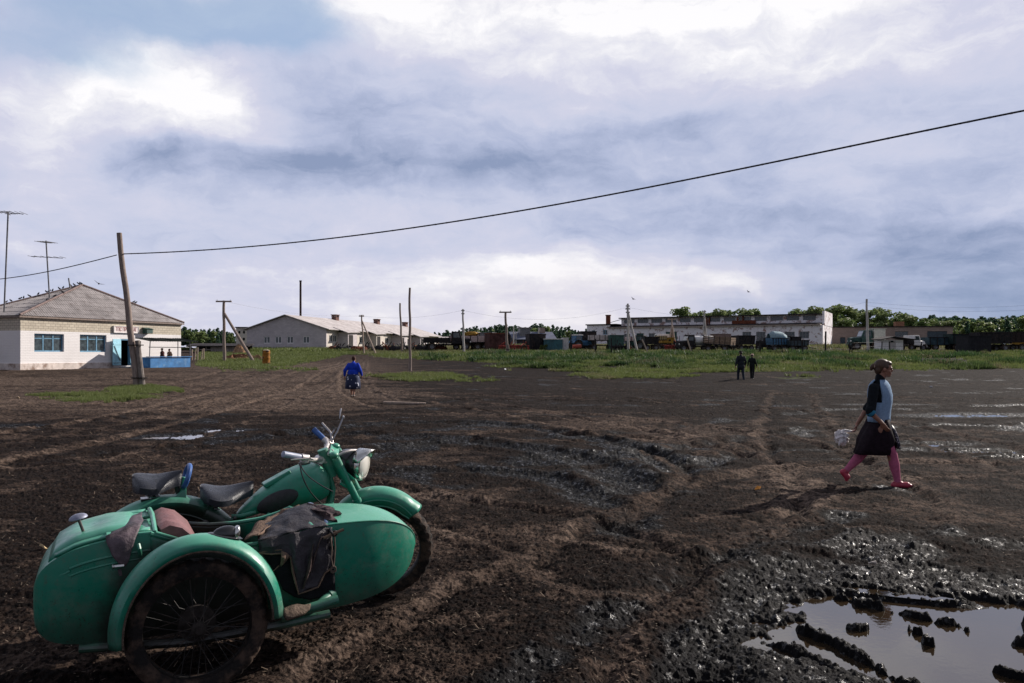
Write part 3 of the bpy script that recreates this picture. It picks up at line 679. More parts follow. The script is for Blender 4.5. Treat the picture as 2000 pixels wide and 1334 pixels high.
# rear mudguard with its raised saddle band
fr = fender('rear_mudguard', (-.02, 0, .305), .415, 8, 205, .155, .06, parent=moto, xs=1.04)
b = MB(); b.loft([[Vector((-.02+(.415+dr+.006)*math.cos(a)*1.04, dy*1.04, .305+(.415+dr+.006)*math.sin(a))) for dy, dr in [(-.077, -.05), (-.077, .0), (-.05, .024), (0, .036), (.05, .024), (.077, 0), (.077, -.05)]] for a in [rad(60+70*i/14) for i in range(15)]], closed=False, cap=False)
b.build('mudguard_band', WG, fr, smooth=40, solid=.004)
sf = fender('sidecar_mudguard', (.05, -1.135, .325), .388, 0, 186, .165, .028, bead=2, parent=moto, xs=.90)
def ftop(x_): return .325+math.sqrt(max(.422**2-((x_-.05)/.90)**2, 0))
for x_, y_ in ((-.02, -1.12), (.22, -1.12), (-.2, -1.10)):
    mg = MB(); mg.ell((x_, y_, ftop(x_)), (.006, .006, .004), 8, 5); mg.build('rivet', DIRT, sf)
FFC = FW+Vector((-.045, 0, .085))
ff = fender('front_mudguard', FFC, .305, 36, 170, .15, .07, M=ST, flare=.15)
b = MB(); b.tube([FFC+Vector(((.305-.03)*math.cos(rad(a)), -.078, (.305-.03)*math.sin(rad(a)))) for a in range(38, 150, 4)], .006, 6, M=ST)
b.build('edge_bead', WG, ff)
# marker lamp on the sidecar mudguard
mk = empty('marker_lamp'); mk.parent = moto
p = Vector((.165, -1.13, ftop(.165)+.004))
R = Matrix.Rotation(rad(14), 3, 'Y')
b = MB(); b.ell(p+Vector((0, 0, -.002)), (.085, .045, .010), 20, 6, R=R); b.ell(p+Vector((.005, 0, .0)), (.062, .034, .058), 20, 10, R=R, fn=lambda q: Vector((q.x, q.y, max(q.z, -.1)*(.62+.38*(.5+.5*q.x))))); b.build('lamp_body', BLKP, mk)
b = MB(); b.ell(p+Vector((.052, 0, .008)), (.018, .030, .036), 16, 8, R=R); b.build('lamp_rim', CHROME, mk)
# ---- sidecar body
SEC = [(-.640, -.84, -.48, .37, .505, 0), (-.632, -.87, -.45, .335, .545, .004), (-.605, -.90, -.42, .295, .600, .008), (-.555, -.93, -.40, .265, .650, .012), (-.46, -.945, -.38, .245, .695, .014), (-.33, -.95, -.37, .235, .722, .014), (-.15, -.95, -.37, .23, .735, .012)]
NOSE = [(.62, -.95, -.37, .235, .690, .018), (.72, -.948, -.372, .24, .694, .024), (.84, -.94, -.38, .25, .694, .030), (.95, -.925, -.395, .265, .688, .034), (1.04, -.90, -.42, .285, .674, .034), (1.11, -.875, -.445, .312, .654, .03), (1.165, -.85, -.47, .345, .628, .024), (1.205, -.825, -.495, .382, .598, .018), (1.230, -.805, -.515, .42, .568, .01), (1.244, -.79, -.53, .455, .542, .006), (1.250, -.78, -.54, .488, .514, .003)]
def ring(x, yr, yl, zb, zt, cr):
    P = []; m = (yr+yl)/2; h = (yl-yr)/2; H_ = zt-zb
    for k in range(9): t = k/8; P.append(Vector((x, yr+(yl-yr)*t, zt+cr*math.sin(math.pi*t)**.7*1.0)))
    for t in (.06, .25, .5, .75, .9): P.append(Vector((x, yl+.012*math.sin(math.pi*min(t*1.3, 1))-.05*h*max(0, t-.6)/.4*1.5, zt-H_*t)))
    for k in range(7): t = k/6; P.append(Vector((x, yl-.06*h*1.6+((yr+.10*h)-(yl-.10*h))*t, zb-.0*math.sin(math.pi*t))))
    for t in (.9, .75, .5, .25, .06): P.append(Vector((x, yr-.012*math.sin(math.pi*min(t*1.3, 1))+.05*h*max(0, t-.6)/.4*1.5, zt-H_*t)))
    return P
def resamp(L, n):
    out = []
    for i in range(len(L)-1):
        for k in range(n):
            t = k/n; p0 = L[max(i-1, 0)]; p1 = L[i]; p2 = L[i+1]; p3 = L[min(i+2, len(L)-1)]
            out.append(tuple(.5*(2*b_+(c_-a_)*t+(2*a_-5*b_+4*c_-d_)*t*t+(3*b_-a_-3*c_+d_)*t**3) for a_, b_, c_, d_ in zip(p0, p1, p2, p3)))
    out.append(L[-1]); return out
body = empty('sidecar_body'); body.parent = moto
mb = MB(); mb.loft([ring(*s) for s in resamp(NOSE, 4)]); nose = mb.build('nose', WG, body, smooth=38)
mb = MB()
for side in (0, 8):
    mb.tube([ring(*s)[side] for s in resamp(NOSE, 4)], .0045, 6)
mb.build('nose_seam', WG, body)
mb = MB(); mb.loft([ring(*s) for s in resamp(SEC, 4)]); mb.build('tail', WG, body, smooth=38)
RIMZ = [(-.15, .735), (-.06, .70), (.05, .655), (.18, .635), (.32, .632), (.45, .642), (.55, .665), (.62, .690)]
def rz_(x): return float(np.interp(x, [a for a, _ in RIMZ], [b for _, b in RIMZ]))
mb = MB(); rr_ = []
for i in range(25):
    x = -.15+.77*i/24; P = ring(x, -.95, -.37, .235, rz_(x), 0)
    rr_.append(P[8:]+[P[0]])
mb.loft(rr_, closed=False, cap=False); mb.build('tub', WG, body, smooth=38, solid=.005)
mb = MB()
for k in (0, -1): mb.tube([r[k] for r in rr_], .012, 8)
mb.tube([Vector((.62, -.95, .692)), Vector((.62, -.66, .712)), Vector((.62, -.37, .692))], .012, 8)
mb.build('cockpit_rim', WG, body)
# raised mouldings along the tail side
mb = MB()
for off, rr in ((.075, .006), (.11, .005)):
    pts = []
    for s in resamp(SEC, 4):
        x, yr, yl, zb, zt, cr = s
        pts.append(Vector((x+(off*.35 if x < -.5 else 0), yr-.010, zt-off*(.35+.65*min(1, (x+.66)/.12)))))
    mb.tube(pts, rr, 6)
mb.build('side_moulding', WG, body)
# boot lid
mb = MB(); rings = []
for i in range(15):
    u = i/14; x = -.575+.37*u; zt = float(np.interp(x, [s[0] for s in SEC], [s[4] for s in SEC])); e = math.sin(math.pi*min(max(u, .0), 1))**.25 if 0 < u < 1 else 0
    R_ = []
    for k in range(13):
        t = k/12; y = -.90+.47*t; ed = min(t, 1-t); lip = sstep(0, .07, ed)*e
        R_.append(Vector((x, y, zt+.006+.032*float(lip)+.016*math.sin(math.pi*t)-.018*math.exp(-((u-.45)/.22)**2-((t-.5)/.28)**2)*1.3)))
    rings.append(R_)
mb.loft(rings, closed=False, cap=False); lid = mb.build('boot_lid', WG, body, smooth=45, solid=.006)
for y0, y1 in ((-.93, -.89), (-.44, -.39)):
    mb = MB(); mb.loft([[Vector((x, y0, float(np.interp(x, [s[0] for s in SEC], [s[4] for s in SEC]))+.012)), Vector((x, y1, float(np.interp(x, [s[0] for s in SEC], [s[4] for s in SEC]))+.018))] for x in [-.55+.4*i/10 for i in range(11)]], closed=False, cap=False)
    mb.build('lid_rail', WG, body, solid=.01, smooth=30)
# mushroom cap on a stem standing on the lid
k0 = bl(166, 1047, -.78); k1 = bl(153, 1012, -.78)
kn = empty('lid_knob'); kn.parent = moto
mb = MB(); mb.tube([k0, k1], .007, 8); mb.build('stem', ALU, kn)
mb = MB(); mb.ell(k1, (.042, .042, .022), 20, 8, R=Matrix.Rotation(rad(-12), 3, 'Y'), fn=lambda q: Vector((q.x, q.y, max(q.z, -.15)))); mb.build('cap', mat('dusty_steel', (.22, .23, .30), .45, .3, var=.4, vs=30), kn)
# cockpit frame and bulkhead
mb = MB(); mb.bx(-.165, -.135, -.94, -.38, .50, .742)
mb.tube([(-.13, -.95, .738), (-.13, -.66, .775), (-.13, -.38, .752)], .013, 8)
mb.tube([(-.13, -.95, .738), (.0, -.955, .685), (.14, -.955, .645)], .010, 8)
mb.tube([(-.13, -.66, .765), (-.30, -.66, .745)], .010, 8); mb.tube([(-.14, -.94, .735), (-.34, -.93, .735)], .012, 8)
mb.bx(-.34, -.15, -.93, -.39, .735, .748)
mb.build('bulkhead', WG, body, smooth=30, bevel=.003)
b = MB(); prof = [(-.115, .752), (-.075, .770), (-.02, .752), (.045, .690), (.085, .61), (.09, .50), (-.10, .45)]
b.loft([[Vector((x+(.012 if i in (0, 8) else 0), -.925+.50*i/8, z+(-.008 if i in (0, 8) else 0.006*math.sin(i*2)))) for x, z in prof] for i in range(9)])
b.build('back_cushion', MAROON, body, smooth=60)
b = MB(); b.bx(-.10, .42, -.90, -.42, .36, .44); b.build('seat_cushion', MAROON, body, bevel=.02)
b = MB(); b.bx(-.12, .6, -.92, -.40, .27, .285); b.build('floor_panel', BLKRUB, body)
# leather flap over the rear corner
def sheet(name, rows, mat_, parent, nu=10, nv=10, wr=.006, seed=0, th=.004):
    rows = [[Vector(p) for p in r] for r in rows]; m = len(rows); n = len(rows[0])
    def f(u, v):
        a = u*(m-1); i = min(int(a), m-2); fa = a-i; c = v*(n-1); j = min(int(c), n-2); fc = c-j
        p = rows[i][j]*(1-fa)*(1-fc)+rows[i+1][j]*fa*(1-fc)+rows[i][j+1]*(1-fa)*fc+rows[i+1][j+1]*fa*fc
        e = math.sin(math.pi*u)**.5*1.0
        q = Vector((float(pnoise(np.array([p.x*14+seed]), np.array([p.z*14+p.y*7]))[0]), float(pnoise(np.array([p.x*12+seed+9]), np.array([p.z*16+p.y*9]))[0]), float(pnoise(np.array([p.x*16+seed+4]), np.array([p.y*16]))[0])))
        return p+q*wr*2.2
    b = MB(); b.grid(f, nu, nv); return b.build(name, mat_, parent, smooth=65, solid=th)
sheet('leather_flap', [[bl(279, 1001, -.60), bl(262, 1006, -.62), bl(240, 1017, -.64)], [bl(277, 1025, -.90), bl(250, 1028, -.92), bl(208, 1046, -.95)],
                       [bl(266, 1048, -.97), bl(240, 1052, -.98), bl(209, 1066, -.975)], [bl(254, 1080, -.985), bl(236, 1085, -.99), bl(217, 1084, -.985)], [bl(246, 1104, -.985), bl(242, 1107, -.985), bl(232, 1100, -.985)]], LEATH, moto, 14, 8, .004, 3)
b = MB(); p = bl(232, 1106, -1.0); b.tube([p-Vector((.022, 0, 0)), p+Vector((.022, 0, 0))], .008, 10); b.ell(p-Vector((.024, 0, 0)), (.007, .013, .013), 10, 6); b.build('flap_pin', CHROME, moto)
b = MB(); b.tube([bl(233, 1112, -.985), bl(236, 1124, -.985)], .008, 6); b.build('flap_strap', LEATH, moto)
b = MB(); b.tube([bl(270, 1063, -.97), bl(272, 1072, -.985), bl(275, 1086, -.975)], .010, 8); b.build('door_handle', WG, moto)
# tarpaulin over the cockpit
tarp = empty('tarpaulin'); tarp.parent = moto
top = [bl(640, 1026, -.97), bl(618, 1030, -.975), bl(590, 1036, -.98), bl(560, 1042, -.985), bl(530, 1050, -.985), bl(505, 1058, -.98)]
mid = [bl(628, 1000, -.72), bl(612, 990, -.70), bl(590, 990, -.70), bl(560, 1003, -.70), bl(530, 1018, -.70), bl(502, 1032, -.70)]
far_ = [bl(612, 988, -.47), bl(600, 984, -.46), bl(583, 988, -.44), bl(558, 998, -.43), bl(530, 1012, -.42), bl(500, 1026, -.41)]
sheet('cover_top', [far_, mid, top], CLOTH, tarp, 22, 26, .0045, 1, .006)
bot = [bl(651, 1106, -.975), bl(634, 1119, -.985), bl(621, 1146, -.99), bl(603, 1153, -.995), bl(583, 1160, -1.0), bl(574, 1122, -1.0), bl(567, 1088, -.995), bl(553, 1080, -.99), bl(530, 1082, -.985), bl(506, 1080, -.98)]
tp2 = [bl(648, 1030, -.965), bl(635, 1028, -.97), bl(619, 1030, -.975), bl(604, 1034, -.98), bl(588, 1037, -.98), bl(577, 1039, -.985), bl(566, 1041, -.985), bl(552, 1045, -.985), bl(530, 1050, -.985), bl(505, 1058, -.98)]
md2 = [(p+q)/2+Vector((0, -.012*((k % 3)-1)-.01, 0)) for k, (p, q) in enumerate(zip(tp2, bot))]
sheet('cover_side', [tp2, md2, bot], CLOTH, tarp, 26, 36, .0045, 5, .005)
mb = MB()
mb.tube([p+Vector((0, -.004, 0)) for p in bot], .0045, 6)
mb.build('cover_hem', CLOTH2, tarp)
sheet('folded_edge', [[bl(478, 1051, -.93), bl(505, 1048, -.95), bl(508, 1040, -.90)], [bl(500, 1024, -.66), bl(520, 1024, -.68), bl(545, 1012, -.66)], [bl(530, 1008, -.50), bl(555, 1004, -.52), bl(583, 990, -.50)], [bl(560, 996, -.46), bl(575, 991, -.46), bl(586, 987, -.46)]], CLOTH2, tarp, 16, 8, .007, 8, .006)
sheet('corner_fold', [[bl(551, 1075, -1.0), bl(560, 1078, -1.01), bl(567, 1086, -1.0)], [bl(549, 1086, -1.02), bl(556, 1088, -1.03), bl(562, 1092, -1.0)], [bl(545, 1105, -.99), bl(548, 1106, -1.0), bl(552, 1101, -1.0)]], CLOTH2, tarp, 8, 6, .003, 2, .004)
mb = MB(); mb.tube([bl(545, 1105, -.99), bl(532, 1117, -.985)], .0035, 6); mb.tube([bl(567, 1086, -1.003), bl(571, 1115, -1.004), bl(577, 1140, -1.004), bl(583, 1160, -1.004)], [.004, .012, .008, .004], 8, flat=(1, .5)); mb.tube([bl(505, 1080, -.985), bl(523, 1076, -.99), bl(551, 1074, -1.0)], .003, 6); mb.build('torn_edge', CLOTH2, tarp)
mb = MB(); mb.tube([bl(612, 1062, -.995), bl(604, 1110, -1.01), bl(592, 1150, -1.005)], [.006, .020, .008], 8, flat=(1, .45)); mb.tube([bl(630, 1040, -.985), bl(615, 1085, -1.0), bl(606, 1120, -1.008)], [.005, .012, .006], 8, flat=(1, .4)); mb.build('crease', mat('dusty_tarp', (.075, .052, .048), .85, var=.4, vs=20, bump=.5, bs=60), tarp)
# crumpled bundle under the grab bar
def lump(p):
    k = 1+.16*math.sin(p.x*7+p.y*5)+.12*math.sin(p.z*11+p.x*3); return p*k
mb = MB(); mb.ell(bl(626, 1006, -.70), (.085, .20, .048), 26, 14, fn=lump, R=Matrix.Rotation(rad(6), 3, 'Z')); mb.build('crumpled_bundle', mat('dusty_brown_cloth', (.075, .052, .055), .8, var=.5, vs=14, col2=(.02, .015, .018), c2s=16, c2t=(.5, .62), bump=.9, bs=35), tarp, smooth=60)
g0, g1 = bl(604, 990, -.46), bl(640, 1028, -.93)
mb = MB(); mb.tube([g0+Vector((.04, 0, -.03)), g0+Vector((.015, 0, .012)), g0+Vector((-.005, -.02, .02)), g0.lerp(g1, .5)+Vector((0, 0, .022)), g1+Vector((0, .02, .012)), g1+Vector((.003, -.01, -.005)), g1+Vector((.005, -.02, -.06))], .0115, 10)
mb.build('grab_bar', mat('blue_grey_bar', (.17, .24, .38), .35, .2, var=.3, vs=20), moto)
mb = MB(); mb.tube([bl(632, 1051, -1.0), bl(671, 1034, -1.0)], .008, 8); mb.build('peg', mat('peg_wood', (.12, .085, .06), .8, var=.3), moto)
mb = MB(); mb.tube([bl(645, 1046, -.985), bl(648, 1070, -.99), bl(647, 1090, -.99), bl(650, 1106, -.99)], [.010, .008, .005, .007], 6, flat=(1, .5)); mb.tube([bl(653, 1044, -.97), bl(655, 1070, -.975), bl(652, 1105, -.98)], .004, 6)
for k in range(2): mb.lathe([(.013+.004*math.cos(t), .004*math.sin(t)) for t in [i*math.pi/3 for i in range(7)]], 12, M=Matrix.Translation(bl(651, 1111+k*3, -.99)) @ AX)
mb.build('strap', mat('strap', (.10, .075, .062), .85, var=.3, vs=20), moto)
mb = MB(); mb.lathe([(.018+.006*math.cos(t), .006*math.sin(t)) for t in [i*math.pi/3 for i in range(7)]], 12, M=Matrix.Translation(bl(647, 1040, -.99)) @ Matrix.Rotation(rad(70), 4, 'Y')); mb.lathe([(.014+.005*math.cos(t), .005*math.sin(t)) for t in [i*math.pi/3 for i in range(7)]], 12, M=Matrix.Translation(bl(653, 1042, -.98)) @ AX); mb.build('buckle', BLKP, moto)
# chassis
mb = MB()
mb.tube([(-.45, -.90, .22), (.0, -.98, .20), (.45, -1.0, .22), (.70, -1.0, .24)], .022, 10)
e0, e1 = bl(606, 1188, -1.02), bl(660, 1171, -1.02); dv = (e1-e0).normalized()
mb.tube([e0-dv*.15, e0, e1], .026, 16)
mb.tube([bl(622, 1180, -1.01), bl(640, 1166, -.97), bl(645, 1160, -.94)], [.018, .024, .024], 12)
mb.tube([bl(640, 1163, -.96), bl(647, 1157, -.94)], [.032, .034], 16)
mb.tube([(.045, -1.05, .32), (.045, -.6, .25), (.045, -.1, .25)], .022, 10); mb.tube([(.6, -.95, .22), (.65, -.4, .26), (.7, -.05, .26)], .02, 10); mb.tube([(-.4, -.9, .21), (-.3, -.3, .22), (-.1, -.05, .25)], .02, 10)
mb.tube([(.5, -.4, .55), (.55, -.1, .62)], .014, 8)
mb.tube([bl(547, 1168, -1.12), bl(552, 1186, -1.12), bl(556, 1203, -1.11)], .006, 6)
mb.build('sidecar_chassis', WG, moto)
mb = MB()
rows = [[bl(556, 1188, -1.13), bl(580, 1182, -1.10), bl(607, 1181, -1.06)], [bl(552, 1196, -1.16), bl(574, 1188, -1.14), bl(604, 1190, -1.10)], [bl(556, 1208, -1.17), bl(572, 1204, -1.16), bl(600, 1192, -1.12)], [bl(562, 1210, -1.15), bl(574, 1207, -1.14), bl(590, 1198, -1.10)]]
sheet('step_plate', rows, DIRT, moto, 10, 12, .004, 4, .012)
UND = mat('near_black_sheet', (.009, .009, .011), .9, var=.4, vs=8, bump=.5, bs=25)
sheet('dark_side_sheet', [[bl(508, 1074, -.972), bl(545, 1070, -.974), bl(590, 1070, -.974), bl(625, 1070, -.972), bl(651, 1066, -.968)], [bl(535, 1115, -.978), bl(560, 1120, -.982), bl(595, 1130, -.984), bl(628, 1125, -.98), bl(653, 1112, -.972)], [bl(552, 1150, -.975), bl(575, 1165, -.98), bl(603, 1172, -.98), bl(630, 1168, -.975), bl(656, 1155, -.968)]], UND, tarp, 16, 20, .003, 9, .004)  # near-black sheet filling the sidecar flank below the tarpaulin
# ---- motorcycle frame and engine
mb = MB()
mb.tube([(0, -.11, .335), (.12, -.12, .36), (.35, -.12, .30), (.75, -.12, .22), (.90, -.07, .40), (.97, -.02, .72), (.93, 0, .90)], .017, 10)
mb.tube([(0, .11, .335), (.12, .12, .36), (.35, .12, .30), (.75, .12, .22), (.90, .07, .40), (.97, .02, .72), (.93, 0, .90)], .017, 10)
mb.tube([(.93, 0, .86), (.70, 0, .66), (.42, 0, .60), (.24, 0, .52), (.1, .1, .37)], .018, 10); mb.tube([(.24, 0, .52), (.1, -.1, .37)], .018, 10)
mb.tube([(.42, 0, .60), (.36, 0, .30)], .016, 10)
mb.tube([(.905, 0, .98), (.965, 0, .80)], .034, 16)
mb.build('frame', WG, moto)
mb = MB(); mb.tube([bl(452, 1008, -.05), bl(470, 1008, -.06), bl(500, 1000, -.07)], .012, 8); mb.tube([bl(420, 1026, -.06), bl(440, 1019, -.06), bl(460, 1012, -.06)], .010, 8); mb.tube([bl(470, 1006, 0), bl(480, 985, 0)], .012, 8); mb.build('seat_bracket', WG, moto)
for pp, rr in ((bl(427, 1020, -.06), .018), (bl(401, 1021, -.078), .02), (bl(459, 1012, -.07), .012)):
    mb = MB(); mb.ell(pp, (rr, rr*.8, rr), 10, 6); mb.build('bolt', ALU, moto)
mb = MB(); mb.ell((.52, 0, .40), (.20, .12, .16), 20, 12); mb.bx(.36, .72, -.10, .10, .26, .48); mb.ell((.34, 0, .38), (.12, .12, .11), 16, 10)
mb.build('engine', ALU, moto, bevel=.02)
for sgn in (-1, 1):
    mb = MB(); prof = []
    for k in range(9): prof += [(.075, .10+.016*k), (.075, .105+.016*k), (.055, .106+.016*k), (.055, .115+.016*k)]
    prof += [(.07, .245), (.07, .275), (.03, .29), (0, .29)]
    mb.lathe(prof, 20, M=Matrix.Translation((.60, 0, .36)) @ Matrix.Rotation(rad(90 if sgn < 0 else -90), 4, 'X')); mb.build('cylinder', ALU, moto)
mb = MB(); mb.tube([(.66, .25, .34), (.60, .28, .22), (.3, .22, .18), (-.35, .2, .18)], [.02, .02, .035, .03], 10); mb.build('exhaust', ALU, moto)
# fuel tank
TK = [(.375, .600, .020, .018), (.40, .612, .045, .035), (.46, .648, .072, .055), (.54, .690, .100, .080), (.62, .722, .125, .104), (.70, .748, .143, .120), (.78, .765, .152, .128), (.85, .772, .146, .124), (.90, .766, .122, .102), (.93, .758, .085, .072), (.945, .752, .040, .034), (.948, .75, .01, .01)]
mb = MB(); rg = []
for (x, zc, hw, hh) in resamp(TK, 4):
    P = []
    for k in range(28):
        t = 2*math.pi*k/28; c, s = math.cos(t), math.sin(t); e = .8
        P.append(Vector((x, hw*math.copysign(abs(c)**e, c), zc+hh*math.copysign(abs(s)**e, s))))
    rg.append(P)
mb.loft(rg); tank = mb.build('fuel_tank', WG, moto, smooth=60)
mb = MB(); u0, u1 = bl(514, 947, -.03), bl(566, 918, -.03); d_ = u1-u0; ang = math.atan2(d_.z, d_.x)
mb.box((u0+u1)/2+Vector((0, 0, -.006)), (d_.length, .095, .030), R=Matrix.Rotation(-ang, 3, 'Y')); mb.build('toolbox_lid', WG, tank, bevel=.010)
mb = MB(); mb.ell((.60, -.124, .690), (.13, .030, .060), 24, 12, R=Matrix.Rotation(rad(-22), 3, 'Y') @ Matrix.Rotation(rad(-10), 3, 'Z')); mb.ell((.585, .118, .672), (.13, .028, .058), 24, 12, R=Matrix.Rotation(rad(-22), 3, 'Y') @ Matrix.Rotation(rad(10), 3, 'Z')); mb.build('knee_pad', BLKRUB, tank)
mb = MB(); mb.lathe([(.036, 0), (.038, .012), (.030, .02), (0, .022)], 20, M=Matrix.Translation((.79, 0, .888))); mb.build('filler_cap', ALU, tank)
# saddles
def saddle(name, x0, x1, z0, z1, lift=.035, w=.125):
    s_ = empty(name); s_.parent = moto; L = x1-x0
    def hw(t): return w*(math.sqrt(max(0, 1-((t-.30)/.30)**2)) if t < .30 else (1-.78*sstep(.30, .95, t)))*(1 if t < .9 else math.sqrt(max(0, 1-((t-.9)/.1)**2))) if 0 < t < 1 else 0.001
    def f(u, v):
        t = u; h = float(hw(t)); y = (2*v-1)*h
        z = z0+(z1-z0)*t+lift*math.exp(-(t/.22)**2)-.012*math.exp(-((t-.5)/.25)**2)-.024*(abs(2*v-1))**3+(v-.5)*.055
        return Vector((x0+L*t, y, float(z)))
    def g(u, v):
        p = f(u, v); k = 1-abs(2*v-1)**4; return Vector((x0+L*.5+(p.x-x0-L*.5)*.97, p.y*.96, p.z-.026-.014*(1-u)))
    n, m = 26, 14
    top_ = [[f(i/n, j/m) for j in range(m+1)] for i in range(n+1)]; bo = [[g(i/n, j/m) for j in range(m+1)] for i in range(n+1)]
    mb = MB(); mb.loft([a+b_[::-1] for a, b_ in zip(top_, bo)], closed=True); mb.build('saddle_cover', SADDLE, s_, smooth=50)
    mb = MB()
    for yy in (-.05, .05):
        pts = [Vector((x0+.09+.02*math.cos(a), yy+.02*math.sin(a), z0-.03-.075*a/(10*math.pi))) for a in [i*math.pi/4 for i in range(40)]]
        mb.tube(pts, .0045, 5)
    mb.tube([(x0+.06, 0, z0-.05), (x0+L*.8, 0, z1-.045), (x0+L*.95, 0, z1-.06)], .010, 6); mb.tube([(x0+.09, -.06, z0-.10), (x0+.09, .06, z0-.10)], .010, 6)
    mb.build('saddle_spring', BLKP, s_)
    return s_
saddle('pillion_saddle', -.205, .065, .872, .890, .010); saddle('rider_saddle', .165, .475, .765, .795, .028, .13)
mb = MB(); mb.tube([(-.10, 0, .83), (-.08, 0, .76), (-.06, 0, .735)], .022, 8); mb.tube([(.03, 0, .85), (.04, 0, .78), (.05, 0, .73)], .015, 8); mb.bx(-.16, .07, -.04, .04, .738, .752); mb.build('pillion_carrier', BLKP, moto)
mb = MB(); mb.add([(-.005, -.045, .735), (.085, -.05, .728), (.085, -.035, .80), (-.005, .045, .735), (.085, .05, .728), (.085, .035, .80)], [(0, 1, 2), (3, 5, 4), (0, 3, 4, 1), (1, 4, 5, 2), (0, 2, 5, 3)]); mb.tube([(.06, 0, .75), (.075, 0, .86)], .012, 8); mb.build('grab_bracket', WG, moto, bevel=.003)
mb = MB(); mb.tube([Vector((.072+.03*math.cos(a)*.0+.035*(math.sin(a)*.5+.5), .085*math.cos(a), .865+.062*math.sin(a))) for a in [i*2*math.pi/28 for i in range(29)]], .0145, 10, cap=False); mb.build('pillion_grab_handle', BLUEG, moto)
# fork, lamp, bars (turned to the right)
def fp(x, y, z): return Vector((x, y, z))
dF = (FW-A_)
for sgn in (-1, 1):
    a = A_+Vector((.045, .095*sgn, .02)); e = FW+Vector((.0, .095*sgn, 0)); m1 = a.lerp(e, .42); m2 = a.lerp(e, .46)
    mb = MB(); mb.tube([a, m1], [.025, .023], 16, M=ST); mb.tube([m1, m2], [.028, .028], 16, M=ST); mb.tube([m2, a.lerp(e, .60)], .021, 12, M=ST); mb.tube([a.lerp(e, .58), e], .025, 14, M=ST); mb.ell(a+Vector((-.012, 0, .022)), (.03, .03, .02), 12, 8, M=ST); mb.build('fork_leg', WG, moto)
mb = MB(); mb.box(A_+Vector((.03, 0, .035)), (.065, .215, .014), M=ST, R=Matrix.Rotation(rad(30), 3, 'Y')); mb.box(A_+Vector((.10, 0, -.16)), (.06, .21, .020), M=ST, R=Matrix.Rotation(rad(30), 3, 'Y')); mb.tube([A_+Vector((0, 0, .03)), A_+Vector((.11, 0, -.18))], .026, 14, M=ST)
mb.build('steering_yoke', WG, moto, bevel=.006)
HL = Vector((1.135, 0, .875)); LH = Matrix.Translation(bl(704, 907, -.03)) @ Matrix.Rotation(rad(-38), 4, 'Z') @ Matrix.Rotation(rad(95), 4, 'Y') @ Matrix.Scale(1.06, 4)
hd = empty('headlamp'); hd.parent = moto
mb = MB(); mb.lathe([(0, -.185), (.035, -.180), (.066, -.155), (.084, -.105), (.091, -.05), (.090, 0), (.087, .006)], 40, M=LH); mb.build('lamp_shell', BLKP, hd)
mb = MB(); mb.lathe([(.088, -.004), (.097, -.002), (.099, .010), (.094, .024), (.084, .028), (.083, .020)], 40, M=LH)
rgs = []
for i in range(13):
    t = rad(180-78+156*i/12); 
    rgs.append([Vector((.100*math.cos(t), .100*math.sin(t), z)) for z in (-.015, .02, .06*(1-((i-6)/6)**2)*1.0+.022)])
mb.loft(rgs, closed=False, M=LH, cap=False); mb.build('lamp_rim', CHROME, hd, solid=.003)
mb = MB(); mb.lathe([(0, .046), (.04, .042), (.07, .032), (.084, .020)], 32, M=LH); mb.build('lamp_lens', GLASS, hd)
mb = MB(); mb.tube([bl(658, 890, -.08), bl(672, 884, -.08), bl(684, 880, -.06), bl(700, 879, -.03)], [.008, .010, .009, .007], 8); mb.build('lamp_trim', BARM, hd)
for sgn in (-1, 1):
    mb = MB(); c0 = A_+Vector((.10, .10*sgn, -.03))
    mb.add([(A_+Vector((.04, .098*sgn, .0))), (A_+Vector((.13, .10*sgn, .015))), (A_+Vector((.20, .095*sgn, -.03))), (A_+Vector((.17, .095*sgn, -.12))), (A_+Vector((.10, .098*sgn, -.13)))], [(0, 3, 4)], M=ST); mb.build('lamp_bracket', WG, moto, solid=.004)
mb = MB(); h1 = bl(668, 962, -.04); mb.tube([bl(680, 958, -.02), bl(682, 948, -.03), bl(679, 940, -.04)], .010, 6); mb.tube([bl(679, 940, -.04), bl(672, 939, -.05)], .006, 6); mb.ell(bl(690, 940, -.03), (.014, .014, .018), 10, 6); mb.tube([bl(680, 958, -.02), bl(693, 950, -.02)], .009, 6); mb.build('horn_bracket', mat('pale_green', (.25, .36, .22), .6, var=.3, vs=30), moto)
bar = empty('handlebar'); bar.parent = moto
bc = bl(624, 897, 0)
nb = [bc+Vector((.0, -.04, 0)), bl(606, 898, -.13), bl(596, 895, -.20), bl(588, 893, -.25)]
fb = [bc+Vector((.01, .04, .01)), bl(634, 882, .10), bl(640, 868, .19), bl(638, 861, .25), bl(633, 858, .29)]
mb = MB(); mb.tube([bc]+nb, [.014, .014, .013, .013, .013], 12); mb.tube([bc]+fb, [.014, .016, .016, .014, .013, .013], 12)
mb.tube([bc+Vector((-.002, -.05, 0)), bc+Vector((.002, .05, 0))], .024, 12); mb.tube([bc, A_+Vector((.02, -.03, .04))], .016, 10); mb.tube([bc+Vector((0, .02, 0)), A_+Vector((.03, .04, .04))], .016, 10)
mb.tube([bc+Vector((.02, -.04, .0)), bl(634, 903, -.03), bl(642, 902, -.02)], .009, 8)
mb.build('bar_tube', BARM, bar)
